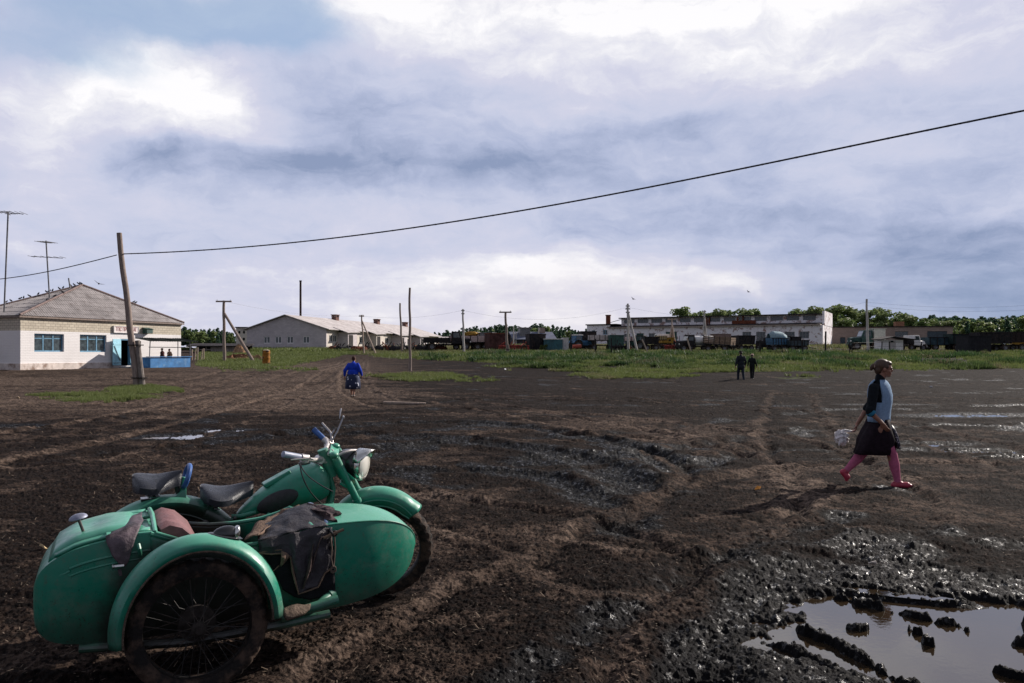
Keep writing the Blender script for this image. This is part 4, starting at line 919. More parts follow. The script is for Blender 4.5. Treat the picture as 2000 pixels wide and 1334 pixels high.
for s_, p0, p1 in ((-1, bl(588, 893, -.25), bl(553, 887, -.30)), (1, bl(633, 858, .29), bl(613, 839, .36))):
    mb = MB(); mb.tube([p0, p0.lerp(p1, .1), p1, p1+(p1-p0)*.02], [.015, .0185, .0195, .012], 14); mb.build('grip', BLUEG if s_ > 0 else mat('grey_grip', (.24, .27, .36), .4, var=.2), bar)
    d_ = (p1-p0).normalized()
    mb = MB(); mb.tube([p0-d_*.045, p0], .022, 12); mb.tube([p0-d_*.04, p0-d_*.03+Vector((.045, .02*s_, -.01)), p0+Vector((.05, .03*s_, -.005 if s_ < 0 else .045)), p0+d_*.10+Vector((.05 if s_ > 0 else .02, .0, -.03 if s_ < 0 else .05))], [.009, .008, .006, .007], 8, flat=(1, .6)); mb.ell(p0-d_*.03+Vector((0, 0, -.02)), (.022, .016, .016), 10, 6); mb.ell(p0-d_*.05+Vector((0, 0, .012)), (.014, .014, .012), 10, 6)
    mb.build('lever', BARM, bar)
q0 = bl(647, 863, .26)
mb = MB(); mb.tube([q0, q0+Vector((.045, .01, .07)), q0+Vector((.085, .02, .155))], .0055, 8); mb.ell(q0+Vector((.088, .02, .163)), (.009, .009, .014), 8, 6); mb.tube([q0+Vector((.062, .02, .155)), q0+Vector((.072, .03, .21)), q0+Vector((.078, .035, .225))], [.003, .006, .003], 6); mb.tube([q0, q0+Vector((.0, .0, .05)), q0+Vector((.022, 0, .082))], [.008, .006, .005], 6); mb.build('mirror_stalk', mat('grey_steel', (.30, .30, .33), .4, .6), bar)
g0 = bl(586, 905, -.26)
def bez(a, b_, c, d, n=14): return [a*(1-t)**3+b_*3*t*(1-t)**2+c*3*t*t*(1-t)+d*t**3 for t in [i/n for i in range(n+1)]]
for pts, r_ in ((bez(g0, bl(587, 930, -.30), bl(600, 960, -.3), bl(627, 983, -.25)), .0042), (bez(g0, bl(592, 925, -.30), bl(610, 940, -.25), bl(650, 960, -.18)), .0042),
                (bez(bl(640, 866, .25), bl(650, 872, .2), bl(656, 884, .1), bl(662, 890, .02)), .0035), (bez(bl(637, 872, .2), bl(640, 880, .15), bl(646, 890, .1), bl(650, 896, .04)), .0035)):
    mb = MB(); mb.tube(pts, r_, 6); mb.build('control_cable', BLKP, bar)
# ------------------------------------------------------------ buildings
WHITEW = brick_mat('whitewashed_brick', (.42, .36, .30), (.36, .30, .26), (.40, .37, .34), paint=(.80, .77, .76), peel=.26, bump=.9, bw=.30, bh=.10)
BRICK = brick_mat('silicate_brick', (.60, .54, .43), (.50, .44, .35), (.23, .20, .17), bw=.34, bh=.16)
PEEL = brick_mat('peeling_white_brick', (.34, .17, .13), (.28, .15, .12), (.40, .36, .34), paint=(.84, .81, .83), peel=.43, bump=.3)
GREYB = brick_mat('grey_brick', (.62, .56, .56), (.50, .455, .46), (.42, .38, .39), bw=.5, bh=.22)
REDB = brick_mat('brown_brick', (.36, .27, .23), (.29, .22, .19), (.21, .18, .165), bw=.5, bh=.22)
BARNW = brick_mat('cream_brick', (.66, .60, .53), (.58, .52, .46), (.5, .45, .4), bw=.5, bh=.22)
SLATE = mat('asbestos_slate', (.36, .33, .32), .9, var=.25, vs=1.2, col2=(.22, .19, .18), c2s=2.5, c2t=(.52, .72))
SLATE2 = mat('pale_slate', (.50, .46, .45), .9, var=.2, vs=.6, col2=(.36, .32, .31), c2s=1.5)
DARKR = mat('dark_felt', (.035, .030, .032), .9, var=.4, vs=1)
BLUEF = mat('blue_window_paint', (.10, .24, .36), .5, var=.25, vs=5)
PALEB = mat('pale_blue_door', (.28, .55, .66), .5, var=.15, vs=4)
PANE = mat('window_glass', (.045, .06, .065), .08, var=.6, vs=5, spec=.8)
DARKIN = mat('dark_interior', (.012, .016, .016), .9)
WOODG = mat('weathered_wood', (.25, .20, .175), .9, var=.35, vs=5, stretch=(6, 6, .8), bump=.4, bs=25)
WOODL = mat('light_wood', (.42, .33, .27), .85, var=.3, vs=4, stretch=(5, 5, .7))
CONC = mat('concrete', (.45, .42, .40), .9, var=.2, vs=3)
METAL = mat('grey_metal', (.16, .16, .17), .5, .4, var=.3, vs=6)
DKGREEN = mat('dark_green_paint', (.015, .06, .05), .55, var=.4, vs=2)
TEAL = mat('teal_paint', (.015, .08, .10), .5, var=.35, vs=2)
RUST = mat('rusty_iron', (.17, .055, .03), .85, var=.5, vs=5, col2=(.06, .03, .025), c2s=8)
DARKM = mat('dark_machine', (.020, .019, .021), .7, var=.5, vs=3, col2=(.05, .035, .03), c2s=5)
BLUEP = mat('blue_stall_paint', (.045, .20, .46), .55, var=.3, vs=2, col2=(.16, .32, .52), c2s=3, c2t=(.5, .75))
WHITEP = mat('white_paint', (.72, .70, .68), .55, var=.15, vs=4, col2=(.4, .36, .33), c2s=5, c2t=(.6, .75))
BOARDS = mat('board_fence', (.30, .26, .24), .9, var=.5, vs=3, stretch=(3, 3, .3))
def wall_open(mb, L, z0, z1, th, ops, y0=0.0, x0=0.0, M=None):
    """front wall along x with real openings (xa, xb, za, zb)"""
    xs = sorted({x0, x0+L, *[v for o in ops for v in o[:2]]}); zs = sorted({z0, z1, *[v for o in ops for v in o[2:4]]})
    for a, b in zip(xs[:-1], xs[1:]):
        run = None
        for c, d in zip(zs[:-1], zs[1:]):
            hole = any(o[0] <= a+1e-6 and b <= o[1]+1e-6 and o[2] <= c+1e-6 and d <= o[3]+1e-6 for o in ops)
            if not hole: run = (run[0], d) if run else (c, d)
            if hole and run: mb.bx(a, b, y0, y0+th, *run, M=M); run = None
        if run: mb.bx(a, b, y0, y0+th, *run, M=M)
def window(parent, x0, x1, z0, z1, y=0.10, n=3, fm=None, fr=.07, transom=None, pane=None, M=None):
    mb = MB(); t = fr
    mb.bx(x0, x1, y, y+.06, z0, z0+t, M); mb.bx(x0, x1, y, y+.06, z1-t, z1, M)
    zz0, zz1 = z0+t, z1-t
    for i in range(n+1):
        c = x0+(x1-x0)*i/n; a = min(max(c-t/2, x0), x1-t); mb.bx(a, a+t, y, y+.06, zz0, zz1, M)
    if transom:
        for i in range(n):
            xa = x0+(x1-x0)*i/n+t; xb = x0+(x1-x0)*(i+1)/n-t
            mb.bx(xa, xb, y+.01, y+.05, transom-.03, transom+.03, M)
    w = mb.build('window', fm or BLUEF, parent, smooth=0)
    g = MB(); g.bx(x0+.02, x1-.02, y+.022, y+.03, z0+.02, z1-.02, M); g.build('pane', pane or PANE, w, smooth=0)
    return w
def facade_u(O, rz, px):
    c, s = math.cos(rz), math.sin(rz); a = (px-1000)/FPX
    u = (a*O.y-O.x)/(c-a*s); return u, O.y+s*u
# ---- shop with pyramid roof
SO = Vector((-29.64, 48.0, .56)); SR = math.atan2(.936, .353)
shop = empty('shop', SO, SR, 'whitewashed shop with blue windows, open blue door and corrugated pyramid roof at the far left', 'shop')
def sp(px, py):
    u, d = facade_u(SO, SR, px); return u, HCAM+(YH-py)/FPX*d-SO.z
SL = 13.05; SD = 5.0; EZ = 3.30
def rect(pxa, pxb, ya, yb):
    a, z1 = sp(pxa, ya); b, z0 = sp(pxb, yb); a2, z1b = sp(pxb, ya)
    return (a, b, sp((pxa+pxb)/2, yb)[1], sp((pxa+pxb)/2, ya)[1])
w1 = rect(67, 125, 652, 687); w2 = rect(156, 208, 654, 687.5); dr = rect(235, 257, 662, 707); dr = (dr[0], dr[1], .18, dr[3])
BZ = 2.42
mb = MB(); wall_open(mb, SL, 0.0, BZ, .30, [w1, w2, dr]); mb.bx(0, .3, .3, SD, -.3, BZ); mb.bx(SL-.3, SL, .3, SD, -.3, BZ); mb.bx(0.3, SL-.3, SD-.3, SD, -.3, BZ)
mb.build('painted_wall', WHITEW, shop, smooth=0)
mb = MB(); mb.bx(.0, SL, 0, .30, BZ, EZ-.16); mb.bx(0, .3, .3, SD, BZ, EZ-.16); mb.bx(SL-.3, SL, .3, SD, BZ, EZ-.16); mb.bx(.3, SL-.3, SD-.3, SD, BZ, EZ-.16)
mb.bx(-.05, SL+.05, -.05, .25, EZ-.16, EZ-.08); mb.bx(-.09, SL+.09, -.09, .22, EZ-.08, EZ); mb.bx(-.05, .25, .25, SD+.05, EZ-.16, EZ-.08); mb.bx(-.09, .22, .22, SD+.08, EZ-.08, EZ); mb.bx(SL-.25, SL+.05, .25, SD+.05, EZ-.16, EZ-.08)
mb.build('brick_band', BRICK, shop, smooth=0)
mb = MB(); mb.bx(-.06, dr[0]-.02, -.07, -.002, -.4, .42); mb.bx(dr[1]+.02, SL+.05, -.07, -.002, -.4, .42); mb.bx(-.07, -.002, 0, SD, -.4, .42)
mb.build('plinth', mat('stained_plinth', (.66, .58, .53), .9, var=.2, vs=1.5, col2=(.30, .22, .18), c2s=2, c2t=(.45, .68)), shop, smooth=0)
mb = MB(); mb.bx(.3, SL-.3, .9, SD-.3, -.1, .16); mb.bx(.3, SL-.3, 1.6, 1.7, .16, BZ); mb.build('interior', DARKIN, shop, smooth=0)
for w in (w1, w2): window(shop, *w, y=.12, n=3, transom=w[2]+(w[3]-w[2])*.74, fr=.085)
mb = MB(); x0, x1 = dr[0], dr[1]; mb.bx(x0, x0+.09, .02, .26, dr[2], dr[3]-.09); mb.bx(x1-.09, x1, .02, .26, dr[2], dr[3]-.09); mb.bx(x0, x1, .02, .26, dr[3]-.09, dr[3]); mb.build('door_frame', BLUEF, shop, smooth=0)
d0 = sp(219, 690)[0]; R = Matrix.Rotation(rad(180+14), 4, 'Z'); Md = Matrix.Translation((dr[0], -.04, 0)) @ R; dw = .90
mb = MB(); mb.bx(0, dw, -.02, .025, .22, dr[3]-.03, Md); mb.bx(.03, dw-.03, .025, .05, .34, .44, Md); mb.bx(.03, dw-.03, .025, .05, dr[3]-.42, dr[3]-.32, Md)
lf = mb.build('door', PALEB, shop, smooth=0)
mb = MB(); mb.tube([Md @ Vector((.15, .06, .55)), Md @ Vector((dw-.1, .06, dr[3]-.5))], .025, 6); mb.tube([Md @ Vector((.0, .055, .39)), Md @ Vector((dw, .055, .39))], .015, 6); mb.build('brace', METAL, lf)
mb = MB(); mb.bx(dr[0]-.2, dr[1]+.5, -.9, -.08, -.3, .12); mb.build('doorstep', CONC, shop, smooth=0)
# roof: four corrugated slopes meeting at one peak
PK = Vector((SL/2, 2.5, EZ+2.42)); oh = .16
def slope(p0, p1, pk, name):
    p0, p1, pk = map(Vector, (p0, p1, pk)); ex = (p1-p0); Lx = ex.length; ex.normalize(); nrm = ex.cross(pk-p0).normalized()
    if nrm.z < 0: nrm = -nrm
    up = nrm.cross(ex).normalized()
    if up.z < 0: up = -up
    H_ = (pk-p0).dot(up); xk = (pk-p0).dot(ex); mb = MB(); st = .085; n = int(Lx/st)
    rows = 8
    for r in range(rows):
        v0, v1 = H_*r/rows-.04*(r > 0), H_*(r+1)/rows
        V = []
        for i in range(n+1):
            x = Lx*i/n; hi = H_*(x/xk if x < xk else (Lx-x)/(Lx-xk))
            c = .022*math.cos(2*math.pi*x/.17)
            a = min(v0, hi); b = min(v1, hi)
            V.append((p0+ex*x+up*a+nrm*(c+.02), p0+ex*x+up*b+nrm*(c+.004)))
        rings = [[q[0] for q in V], [q[1] for q in V]]
        mb.loft(rings, closed=False, cap=False)
    mb.build(name, SLATE, shop, smooth=0)
A0 = (-oh, -oh, EZ+.02); B0 = (SL+oh, -oh, EZ+.02); C0 = (SL+oh, SD+oh, EZ+.02); D0 = (-oh, SD+oh, EZ+.02)
for a, b in ((A0, B0), (B0, C0), (C0, D0), (D0, A0)): slope(a, b, PK, 'roof')
mb = MB()
for p in (A0, B0, C0, D0): mb.tube([Vector(p)+Vector((0, 0, .05)), PK+Vector((0, 0, .06))], .07, 6)
mb.build('hip_caps', mat('hip_cap', (.20, .15, .14), .9, var=.3), shop)
mb = MB(); mb.bx(-oh-.02, SL+oh, -oh-.02, -oh+.03, EZ-.10, EZ+.0); mb.bx(-oh-.02, -oh+.03, -oh+.03, SD+oh, EZ-.10, EZ); mb.build('fascia', WOODG, shop, smooth=0)
mb = MB(); mb.bx(-oh+.03, SL+oh, -oh+.03, -.09, EZ-.03, EZ-.005); mb.build('soffit', WOODG, shop, smooth=0)
# rear wing with its own low roof
rw = MB(); rw.bx(-3.5, -.2, 5.6, 14, -.3, 3.2); rw.build('rear_wing_wall', WHITEW, shop, smooth=0)
rw = MB(); zt = 4.55; rw.add([(-4.2, 5.3, 3.3), (2.5, 5.3, 3.3), (2.5, 9.8, zt), (-6, 9.8, zt), (-6, 14.4, 3.3), (2.5, 14.4, 3.3)], [(0, 1, 2, 3), (3, 2, 5, 4)]); rw.build('rear_wing_roof', SLATE, shop, smooth=0, solid=.06)
# sign board with red lettering, and meter box
sg = rect(221, 268, 638, 649.5); sgn_ = empty('shop_sign', SO, SR, 'pale sign board with faded red lettering above the shop door', 'sign')
mb = MB(); mb.bx(sg[0], sg[1], -.10, -.02, sg[2], sg[3]); mb.build('board', mat('sign_board', (.74, .66, .64), .7, var=.1), sgn_, smooth=0)
mb = MB(); e = .035
for a in ((sg[0]-e, sg[1]+e, sg[2]-e, sg[2]), (sg[0]-e, sg[1]+e, sg[3], sg[3]+e), (sg[0]-e, sg[0], sg[2], sg[3]), (sg[1], sg[1]+e, sg[2], sg[3])): mb.bx(a[0], a[1], -.13, -.015, a[2], a[3])
mb.build('board_edge', WHITEP, sgn_, smooth=0)
def text(parent, s_, x, z, size, y, mat_, width=None):
    cu = bpy.data.curves.new('txt', 'FONT'); cu.body = s_; cu.size = size; cu.extrude = .006; cu.align_x = 'CENTER'; cu.align_y = 'CENTER'
    to = bpy.data.objects.new('lettering', cu); COL.objects.link(to); bpy.context.view_layer.update()
    me = bpy.data.meshes.new_from_object(to.evaluated_get(bpy.context.evaluated_depsgraph_get())); bpy.data.objects.remove(to)
    xs = [v.co.x for v in me.vertices]; k = width/(max(xs)-min(xs)) if width else 1
    me.transform(Matrix.Translation((x, y, z)) @ Matrix.Rotation(rad(90), 4, 'X') @ Matrix.Diagonal((k, 1, 1, 1))); me.materials.clear(); me.materials.append(mat_)
    o = bpy.data.objects.new('lettering', me); COL.objects.link(o); o.parent = parent; return o
text(sgn_, 'ТПС ПРОДМАГ', (sg[0]+sg[1])/2, (sg[2]+sg[3])/2, .38, -.108, mat('faded_lettering', (.42, .22, .21), .8), (sg[1]-sg[0])*.86)
bxr = rect(278, 290, 641.5, 651.5); mt = empty('meter_box', SO, SR, 'dark green metal box with a sloped lid mounted high on the shop wall', 'box')
mb = MB(); mb.bx(bxr[0], bxr[1], -.42, -.02, bxr[2], bxr[3]-.04); mb.build('case', DKGREEN, mt, bevel=.02); mb = MB(); mb.add([(bxr[0]-.04, -.46, bxr[3]-.06), (bxr[1]+.04, -.46, bxr[3]-.06), (bxr[1]+.04, -.0, bxr[3]+.04), (bxr[0]-.04, -.0, bxr[3]+.04)], [(0, 1, 2, 3)]); mb.build('lid', DKGREEN, mt, solid=.03, smooth=0)
# ---- aerial masts
def antenna(px, ytop, ybot, d, lab, yagis):
    b = W2(px[1], ybot, d); t = W2(px[0], ytop, d); e = empty('television_aerial', b, 0, lab, 'aerial')
    v = t-b; mb = MB(); mb.tube([(0, 0, 0), v], .045, 6); mb.build('mast', METAL, e)
    for (f, L, ang, k, el_) in yagis:
        c = v*f; u = Vector((math.cos(rad(ang)), math.sin(rad(ang))*.8, 0)); mb = MB(); mb.tube([c-u*L/2, c+u*L/2+Vector((0, 0, -.10))], .022, 5)
        w = Vector((-u.y, u.x, 0)).normalized()
        for i in range(k):
            q = c+u*L*(i/(k-1)-.5)+Vector((0, 0, -.05*i/k)); mb.tube([q-w*el_, q+w*el_], .014, 4)
        mb.build('yagi', METAL, e)
antenna((16, 8), 413, 610, 47, 'tall thin television aerial mast standing at the left corner of the shop', [(.995, 1.7, 12, 7, .55), (.99, .8, 100, 3, .3)])
antenna((90, 97), 470, 585, 52, 'shorter aerial mast with two crossed antennas on the shop roof', [(.98, .9, -20, 5, .5), (.73, 2.0, 5, 6, .42)])
antenna((134, 137), 543, 563, 54, 'short bare rod standing on the ridge of the shop roof', [])
# ---- pigeons
def pigeon(loc, rz, fly=False, first=[]):
    if not first:
        b = MB(); b.ell((0, 0, .09), (.13, .062, .06), 12, 8, R=Matrix.Rotation(rad(-22), 3, 'Y')); b.ell((.12, 0, .18), (.042, .035, .04), 10, 6); b.tube([(.09, 0, .11), (.12, 0, .17)], [.05, .035], 8); b.add([(-.10, -.03, .05), (-.10, .03, .05), (-.25, .035, .02), (-.25, -.035, .02)], [(0, 1, 2, 3)])
        b.tube([(.155, 0, .18), (.185, 0, .172)], [.01, .003], 5); b.tube([(.0, .025, .06), (.0, .025, -.0)], .008, 4); b.tube([(.0, -.025, .06), (.0, -.025, -.0)], .008, 4)
        o = b.build('pigeon', mat('pigeon_grey', (.05, .05, .06), .7, var=.4, vs=20)); first.append(o); bpy.data.objects
    else:
        o = first[0].copy(); COL.objects.link(o)
    o.location = loc; o.rotation_euler = (0, 0, rz); o.scale = (.82,)*3
    return tag(o, 'dark pigeon perched among the flock on the shop roof', 'bird', 'pigeons perched on the shop roof')
random.seed(5)
Ms = Matrix.Translation(SO) @ Matrix.Rotation(SR, 4, 'Z')
for t in (.97, .93, .90, .83, .80, .74, .71, .69, .62, .55, .50, .47, .40, .36): 
    p = Ms @ (Vector(D0).lerp(PK, t)+Vector((0, 0, .12))); pigeon(p, random.random()*6)
for t in (.98, .66, .52, .40): pigeon(Ms @ (Vector(A0).lerp(PK, t)+Vector((0, 0, .12))), random.random()*6)
for t in (.50, .52): pigeon(Ms @ (Vector(B0).lerp(PK, t)+Vector((0, 0, .12))), 1.0)
for k in range(5): 
    p = Ms @ Vector((-4.5+k*1.0, 9.8, 4.62)); pigeon(p, random.random()*6)
# ---- market stall
STR = rad(60); STO = GP(293, 54.0)
st = empty('market_stall', STO, STR, 'blue metal market stall with a dark corrugated canopy beside the shop', 'stall')
def stx(px): return facade_u(STO, STR, px)[0]
mb = MB(); mb.bx(stx(293), stx(371), -.04, 0, 0.02, .74); mb.bx(stx(293), stx(293)+.04, 0.004, .9, 0.02, .74); mb.bx(stx(371)-.04, stx(371), 0.004, .9, 0.02, .74); mb.build('counter_panel', BLUEP, st, smooth=0)
mb = MB(); mb.bx(stx(291), stx(373), -.12, .35, .75, .79); mb.build('counter_top', BLUEP, st, smooth=0)
for x_, y_ in ((292, 0.0), (296, 1.25), (371, 0.0), (370, 1.25)):
    mb = MB(); mb.tube([(stx(x_), y_, .8 if y_ == 0 else 0), (stx(x_)+(.05 if x_ < 300 else 0), y_, 1.84)], .03, 6); mb.build('post', METAL, st)
mb = MB(); mb.tube([(stx(291), .02, 1.42), (stx(372), .02, 1.42)], .03, 6); mb.build('rail', METAL, st)
mb = MB(); n = 60; xa, xb = stx(284), stx(379)
rings = [[Vector((xa+(xb-xa)*i/n+(.25 if k else 0)*(1-i/n)*.9, -.45+1.9*k, 1.84+.22*k+.03*math.sin(i*2.2))) for i in range(n+1)] for k in (0, 1)]
mb.loft(rings, closed=False, cap=False); mb.build('canopy', mat('dark_canopy', (.03, .035, .03), .8, var=.4, vs=3), st, smooth=0, solid=.03)
cr = empty('wooden_crate', GP(285, 55), .4, 'broken wooden crate lying on the ground left of the stall', 'crate')
for k in range(4): mb = MB(); mb.box((0, 0, .08+k*.12), (.62, .40, .07), R=Matrix.Rotation(rad(18), 3, 'Y')); mb.build('slat', WOODG, cr, smooth=0)
mb = MB(); mb.box((-.27, 0, .25), (.05, .36, .5), R=Matrix.Rotation(rad(18), 3, 'Y')); mb.box((.27, 0, .2), (.05, .36, .5), R=Matrix.Rotation(rad(18), 3, 'Y')); mb.build('crate_end', WOODG, cr, smooth=0)
# ---- long barn
BO = Vector((-28.0, 120.0, 2.15)); BR = math.atan2(.974, .224)          # x runs along the long side, y towards the gable's far edge
barn = empty('long_barn', BO, BR, 'long low grey brick barn with a pale slate roof, four porches and three chimneys', 'barn')
BW, BL, BE, BK = 13.3, 54.0, 3.15, 5.2
def bu(px): return facade_u(BO, BR, px)[0]
mb = MB()
gops = []
for px in (521, 543.5, 566.5, 598):                                   # gable wall lies in local x = 0; map the four windows
    a = (px-1000)/FPX; dx, dy = -math.sin(BR), math.cos(BR); w = (a*BO.y-BO.x)/(dx-a*dy); gops.append((w-.55, w+.55, .95, 2.05))
Mg = Matrix(((0, 1, 0, 0), (1, 0, 0, 0), (0, 0, 1, 0), (0, 0, 0, 1)))
wall_open(mb, BW, -.5, BE, .3, gops, M=Mg)
mb.add([(0, 0, BE), (0, BW, BE), (0, BW/2, BK), (.3, 0, BE), (.3, BW, BE), (.3, BW/2, BK)], [(0, 1, 2), (3, 5, 4), (0, 2, 5, 3), (1, 4, 5, 2)])
mb.build('gable_wall', GREYB, barn, smooth=0)
for o in gops: window(barn, *o, y=.08, n=2, fm=WHITEP, fr=.12, M=Mg)
def side(a, b, z0, z1): return (a, b, z0, z1)
sops = []
for pa, pb in ((643, 650), (651, 658), (683, 694), (702, 713), (735, 744), (752, 760), (783, 789), (793, 798), (823, 828), (832, 837)):
    sops.append((bu(pa), bu(pb), 1.15, 2.25))
mb = MB(); wall_open(mb, BL-.3, -.5, BE, .3, sops, x0=.3); mb.bx(.3, BL, BW-.3, BW, -.5, BE); mb.bx(BL-.3, BL, .3, BW-.3, -.5, BE); mb.build('side_wall', BARNW, barn, smooth=0)
for o in sops: window(barn, *o, y=.08, n=2, fm=WHITEP, fr=.10)
mb = MB(); mb.bx(.6, BL-.6, 1.0, BW-1, -.4, 2.9); mb.build('interior', DARKIN, barn, smooth=0)
mb = MB(); mb.add([(-.5, -.7, BE-.12), (BL+.4, -.7, BE-.12), (BL+.4, BW/2, BK+.12), (-.5, BW/2, BK+.12), (-.5, BW+.7, BE-.12), (BL+.4, BW+.7, BE-.12)], [(0, 1, 2, 3), (3, 2, 5, 4)]); mb.build('roof', SLATE2, barn, smooth=0, solid=.10)
for k, (pa, pb) in enumerate(((660, 678), (717, 731), (765, 779), (805, 818))):
    a, b = bu(pa), bu(pb); pr = empty('porch'); pr.parent = barn
    mb = MB(); mb.bx(a, a+.2, -1.7, -.004, -.5, 2.75); mb.bx(b-.2, b, -1.7, -.004, -.5, 2.75); mb.bx(a+.2, b-.2, -1.7, -1.5, -.5, .5); mb.bx(a+.2, b-.2, -1.7, -1.5, 2.3, 2.75); mb.bx(a+(b-a)*.55, b-.2, -1.7, -1.5, .5, 2.3); mb.build('porch_wall', GREYB if k != 1 else BARNW, pr, smooth=0)
    mb = MB(); mb.bx(a+.22, a+(b-a)*.55, -1.65, -1.6, -.4, 2.3); mb.build('porch_door', DARKM, pr, smooth=0)
    mb = MB(); mb.add([(a-1.0, -2.1, 2.62), (b+.4, -2.1, 2.78), (b+.4, .3, 3.50), (a-1.0, .3, 3.46)], [(0, 1, 2, 3)]); mb.build('porch_roof', SLATE2, pr, smooth=0, solid=.09)
for px, L_ in ((655, 0), (736, 0), (791, 0)):
    # chimneys stand just on the near slope below the ridge
    a = (px-1000)/FPX; X0 = BO.x-math.sin(BR)*BW*.46; Y0 = BO.y+math.cos(BR)*BW*.46; u = (a*Y0-X0)/(math.cos(BR)-a*math.sin(BR))
    ch = MB(); ch.bx(u-.6, u+.6, BW*.46-.42, BW*.46+.42, BK-.5, BK+.45); ch.bx(u-.62, u-.48, BW*.46-.44, BW*.46+.44, BK+.46, BK+.80); ch.bx(u+.48, u+.62, BW*.46-.44, BW*.46+.44, BK+.46, BK+.80); ch.bx(u-.72, u+.72, BW*.46-.54, BW*.46+.54, BK+.80, BK+.90); ch.build('chimney', mat('sooty_brick', (.16, .09, .075), .9, var=.4, vs=2), barn, smooth=0)
a = (587-1000)/FPX; u = 5.0; mb = MB(); q = Vector((W2(587, 550, 131).x, 131, 0)); 
pole = empty('smokestack', (q.x, 131, 2.4), 0, 'tall dark iron smokestack rising behind the barn roof', 'chimney'); mb.tube([(0, 0, 0), (0, 0, W2(587, 550, 131).z-2.4)], [.20, .17], 12); mb.build('stack_pipe', mat('sooty_iron', (.045, .028, .024), .85, var=.4), pole); mb = MB(); mb.tube([(0, 0, W2(587, 550, 131).z-2.4), (0, 0, W2(587, 549, 131).z-2.3)], .21, 12); mb.build('stack_cap', DARKM, pole)
# small two-storey block behind the barn, and the far barn
t2 = empty('transformer_tower', (W2(461, 690, 150).x, 150, 2.4), .2, 'small pale two-storey brick tower behind the left end of the barn', 'building')
tw = 2.05; th_ = W2(0, 640, 150).z-2.4
mb = MB(); ops = [(.42, .78, th_-1.1, th_-.6), (1.25, 1.62, th_-1.1, th_-.6), (1.2, 1.6, th_-2.4, th_-1.9)]; wall_open(mb, tw, 0, th_, .2, ops); mb.bx(0, .2, .2, 3, 0, th_); mb.bx(tw-.2, tw+1.6, .2, 3, 0, th_-.1); mb.build('wall', BARNW, t2, smooth=0)
for o in ops: mb = MB(); mb.bx(o[0], o[1], .1, .15, o[2], o[3]); mb.build('window', DARKIN, t2, smooth=0)
mb = MB(); mb.bx(-.2, tw+2, -.25, 3.2, th_+.0, th_+.16); mb.build('roof', DARKR, t2, smooth=0)
def gable_house(name, px0, px1, yb, ye, yr, d, depth, rz, lab, cat, wm, rm, wins=(), extra=None):
    x0, x1 = (px0-1000)/FPX*d, (px1-1000)/FPX*d; zb = HCAM+(YH-yb)/FPX*d; ze = HCAM+(YH-ye)/FPX*d-zb; zr = HCAM+(YH-yr)/FPX*d-zb; L = x1-x0
    h = empty(name, (x0, d, zb), rz, lab, cat); mb = MB()
    ops = [((a-px0)/FPX*d, (b-px0)/FPX*d, HCAM+(YH-c)/FPX*d-zb, HCAM+(YH-e)/FPX*d-zb) for a, b, e, c in wins]
    wall_open(mb, L, -.6, ze, .25, ops); mb.bx(0, .25, .25, depth, -.6, ze); mb.bx(L-.25, L, .25, depth, -.6, ze); mb.bx(.25, L-.25, depth-.25, depth, -.6, ze)
    for xx in (0, L-.25): mb.add([(xx, 0, ze), (xx+.25, 0, ze), (xx, depth, ze), (xx+.25, depth, ze), (xx, depth/2, zr), (xx+.25, depth/2, zr)], [(0, 4, 2), (1, 3, 5), (0, 1, 5, 4), (2, 4, 5, 3)])
    mb.build('wall', wm, h, smooth=0)
    for o in ops: window(h, *o, y=.06, n=2, fm=WHITEP, fr=.09)
    mb = MB(); mb.add([(-.3, -.4, ze-.1), (L+.3, -.4, ze-.1), (L+.3, depth/2, zr+.08), (-.3, depth/2, zr+.08), (-.3, depth+.4, ze-.1), (L+.3, depth+.4, ze-.1)], [(0, 1, 2, 3), (3, 2, 5, 4)]); mb.build('roof', rm, h, smooth=0, solid=.1)
    return h, L, ze, zr, depth
far_barn = gable_house('far_barn', 856, 884, 678, 665, 657, 185, 20, .15, 'far low barn with a bright pale roof beyond the long barn', 'barn', BARNW, SLATE2)
hs, L_, ze_, zr_, dp_ = gable_house('grey_house', 1004, 1087, 684, 662, 648, 150, 8, .18, 'dark timber house with a blue-grey slate roof, dormer and chimney in the centre distance', 'house', mat('dark_timber', (.05, .05, .06), .9, var=.4), mat('blue_slate', (.13, .145, .20), .8, var=.2, vs=1), wins=[(1012, 1018, 672, 677), (1026, 1032, 672, 677), (1048, 1054, 672, 677)])
mb = MB(); mb.bx(1.4, 3.4, 1.2, 3.2, ze_, zr_+.75); mb.build('dormer', METAL, hs, smooth=0); mb = MB(); mb.bx(1.1, 3.7, .9, 3.5, zr_+.75, zr_+.87); mb.build('dormer_roof', SLATE2, hs, smooth=0)
mb = MB(); mb.bx(L_-2.2, L_-1.3, 3.2, 4.4, zr_-.4, zr_+.9); mb.build('chimney', REDB, hs, smooth=0)
mb = MB(); mb.add([(L_+.01, 0, 0), (L_+.01, dp_, 0), (L_+.01, dp_, ze_), (L_+.01, dp_/2, zr_-.05), (L_+.01, 0, ze_)], [(0, 1, 2, 3, 4)]); mb.build('gable_boards', mat('pale_boards', (.5, .4, .36), .9, var=.2), hs, smooth=0, solid=.03)
gable_house('white_outhouse', 1117, 1141, 683, 676, 671, 135, 4, .1, 'low white outhouse with a pale flat roof left of the workshop', 'shed', WHITEP, WHITEP)
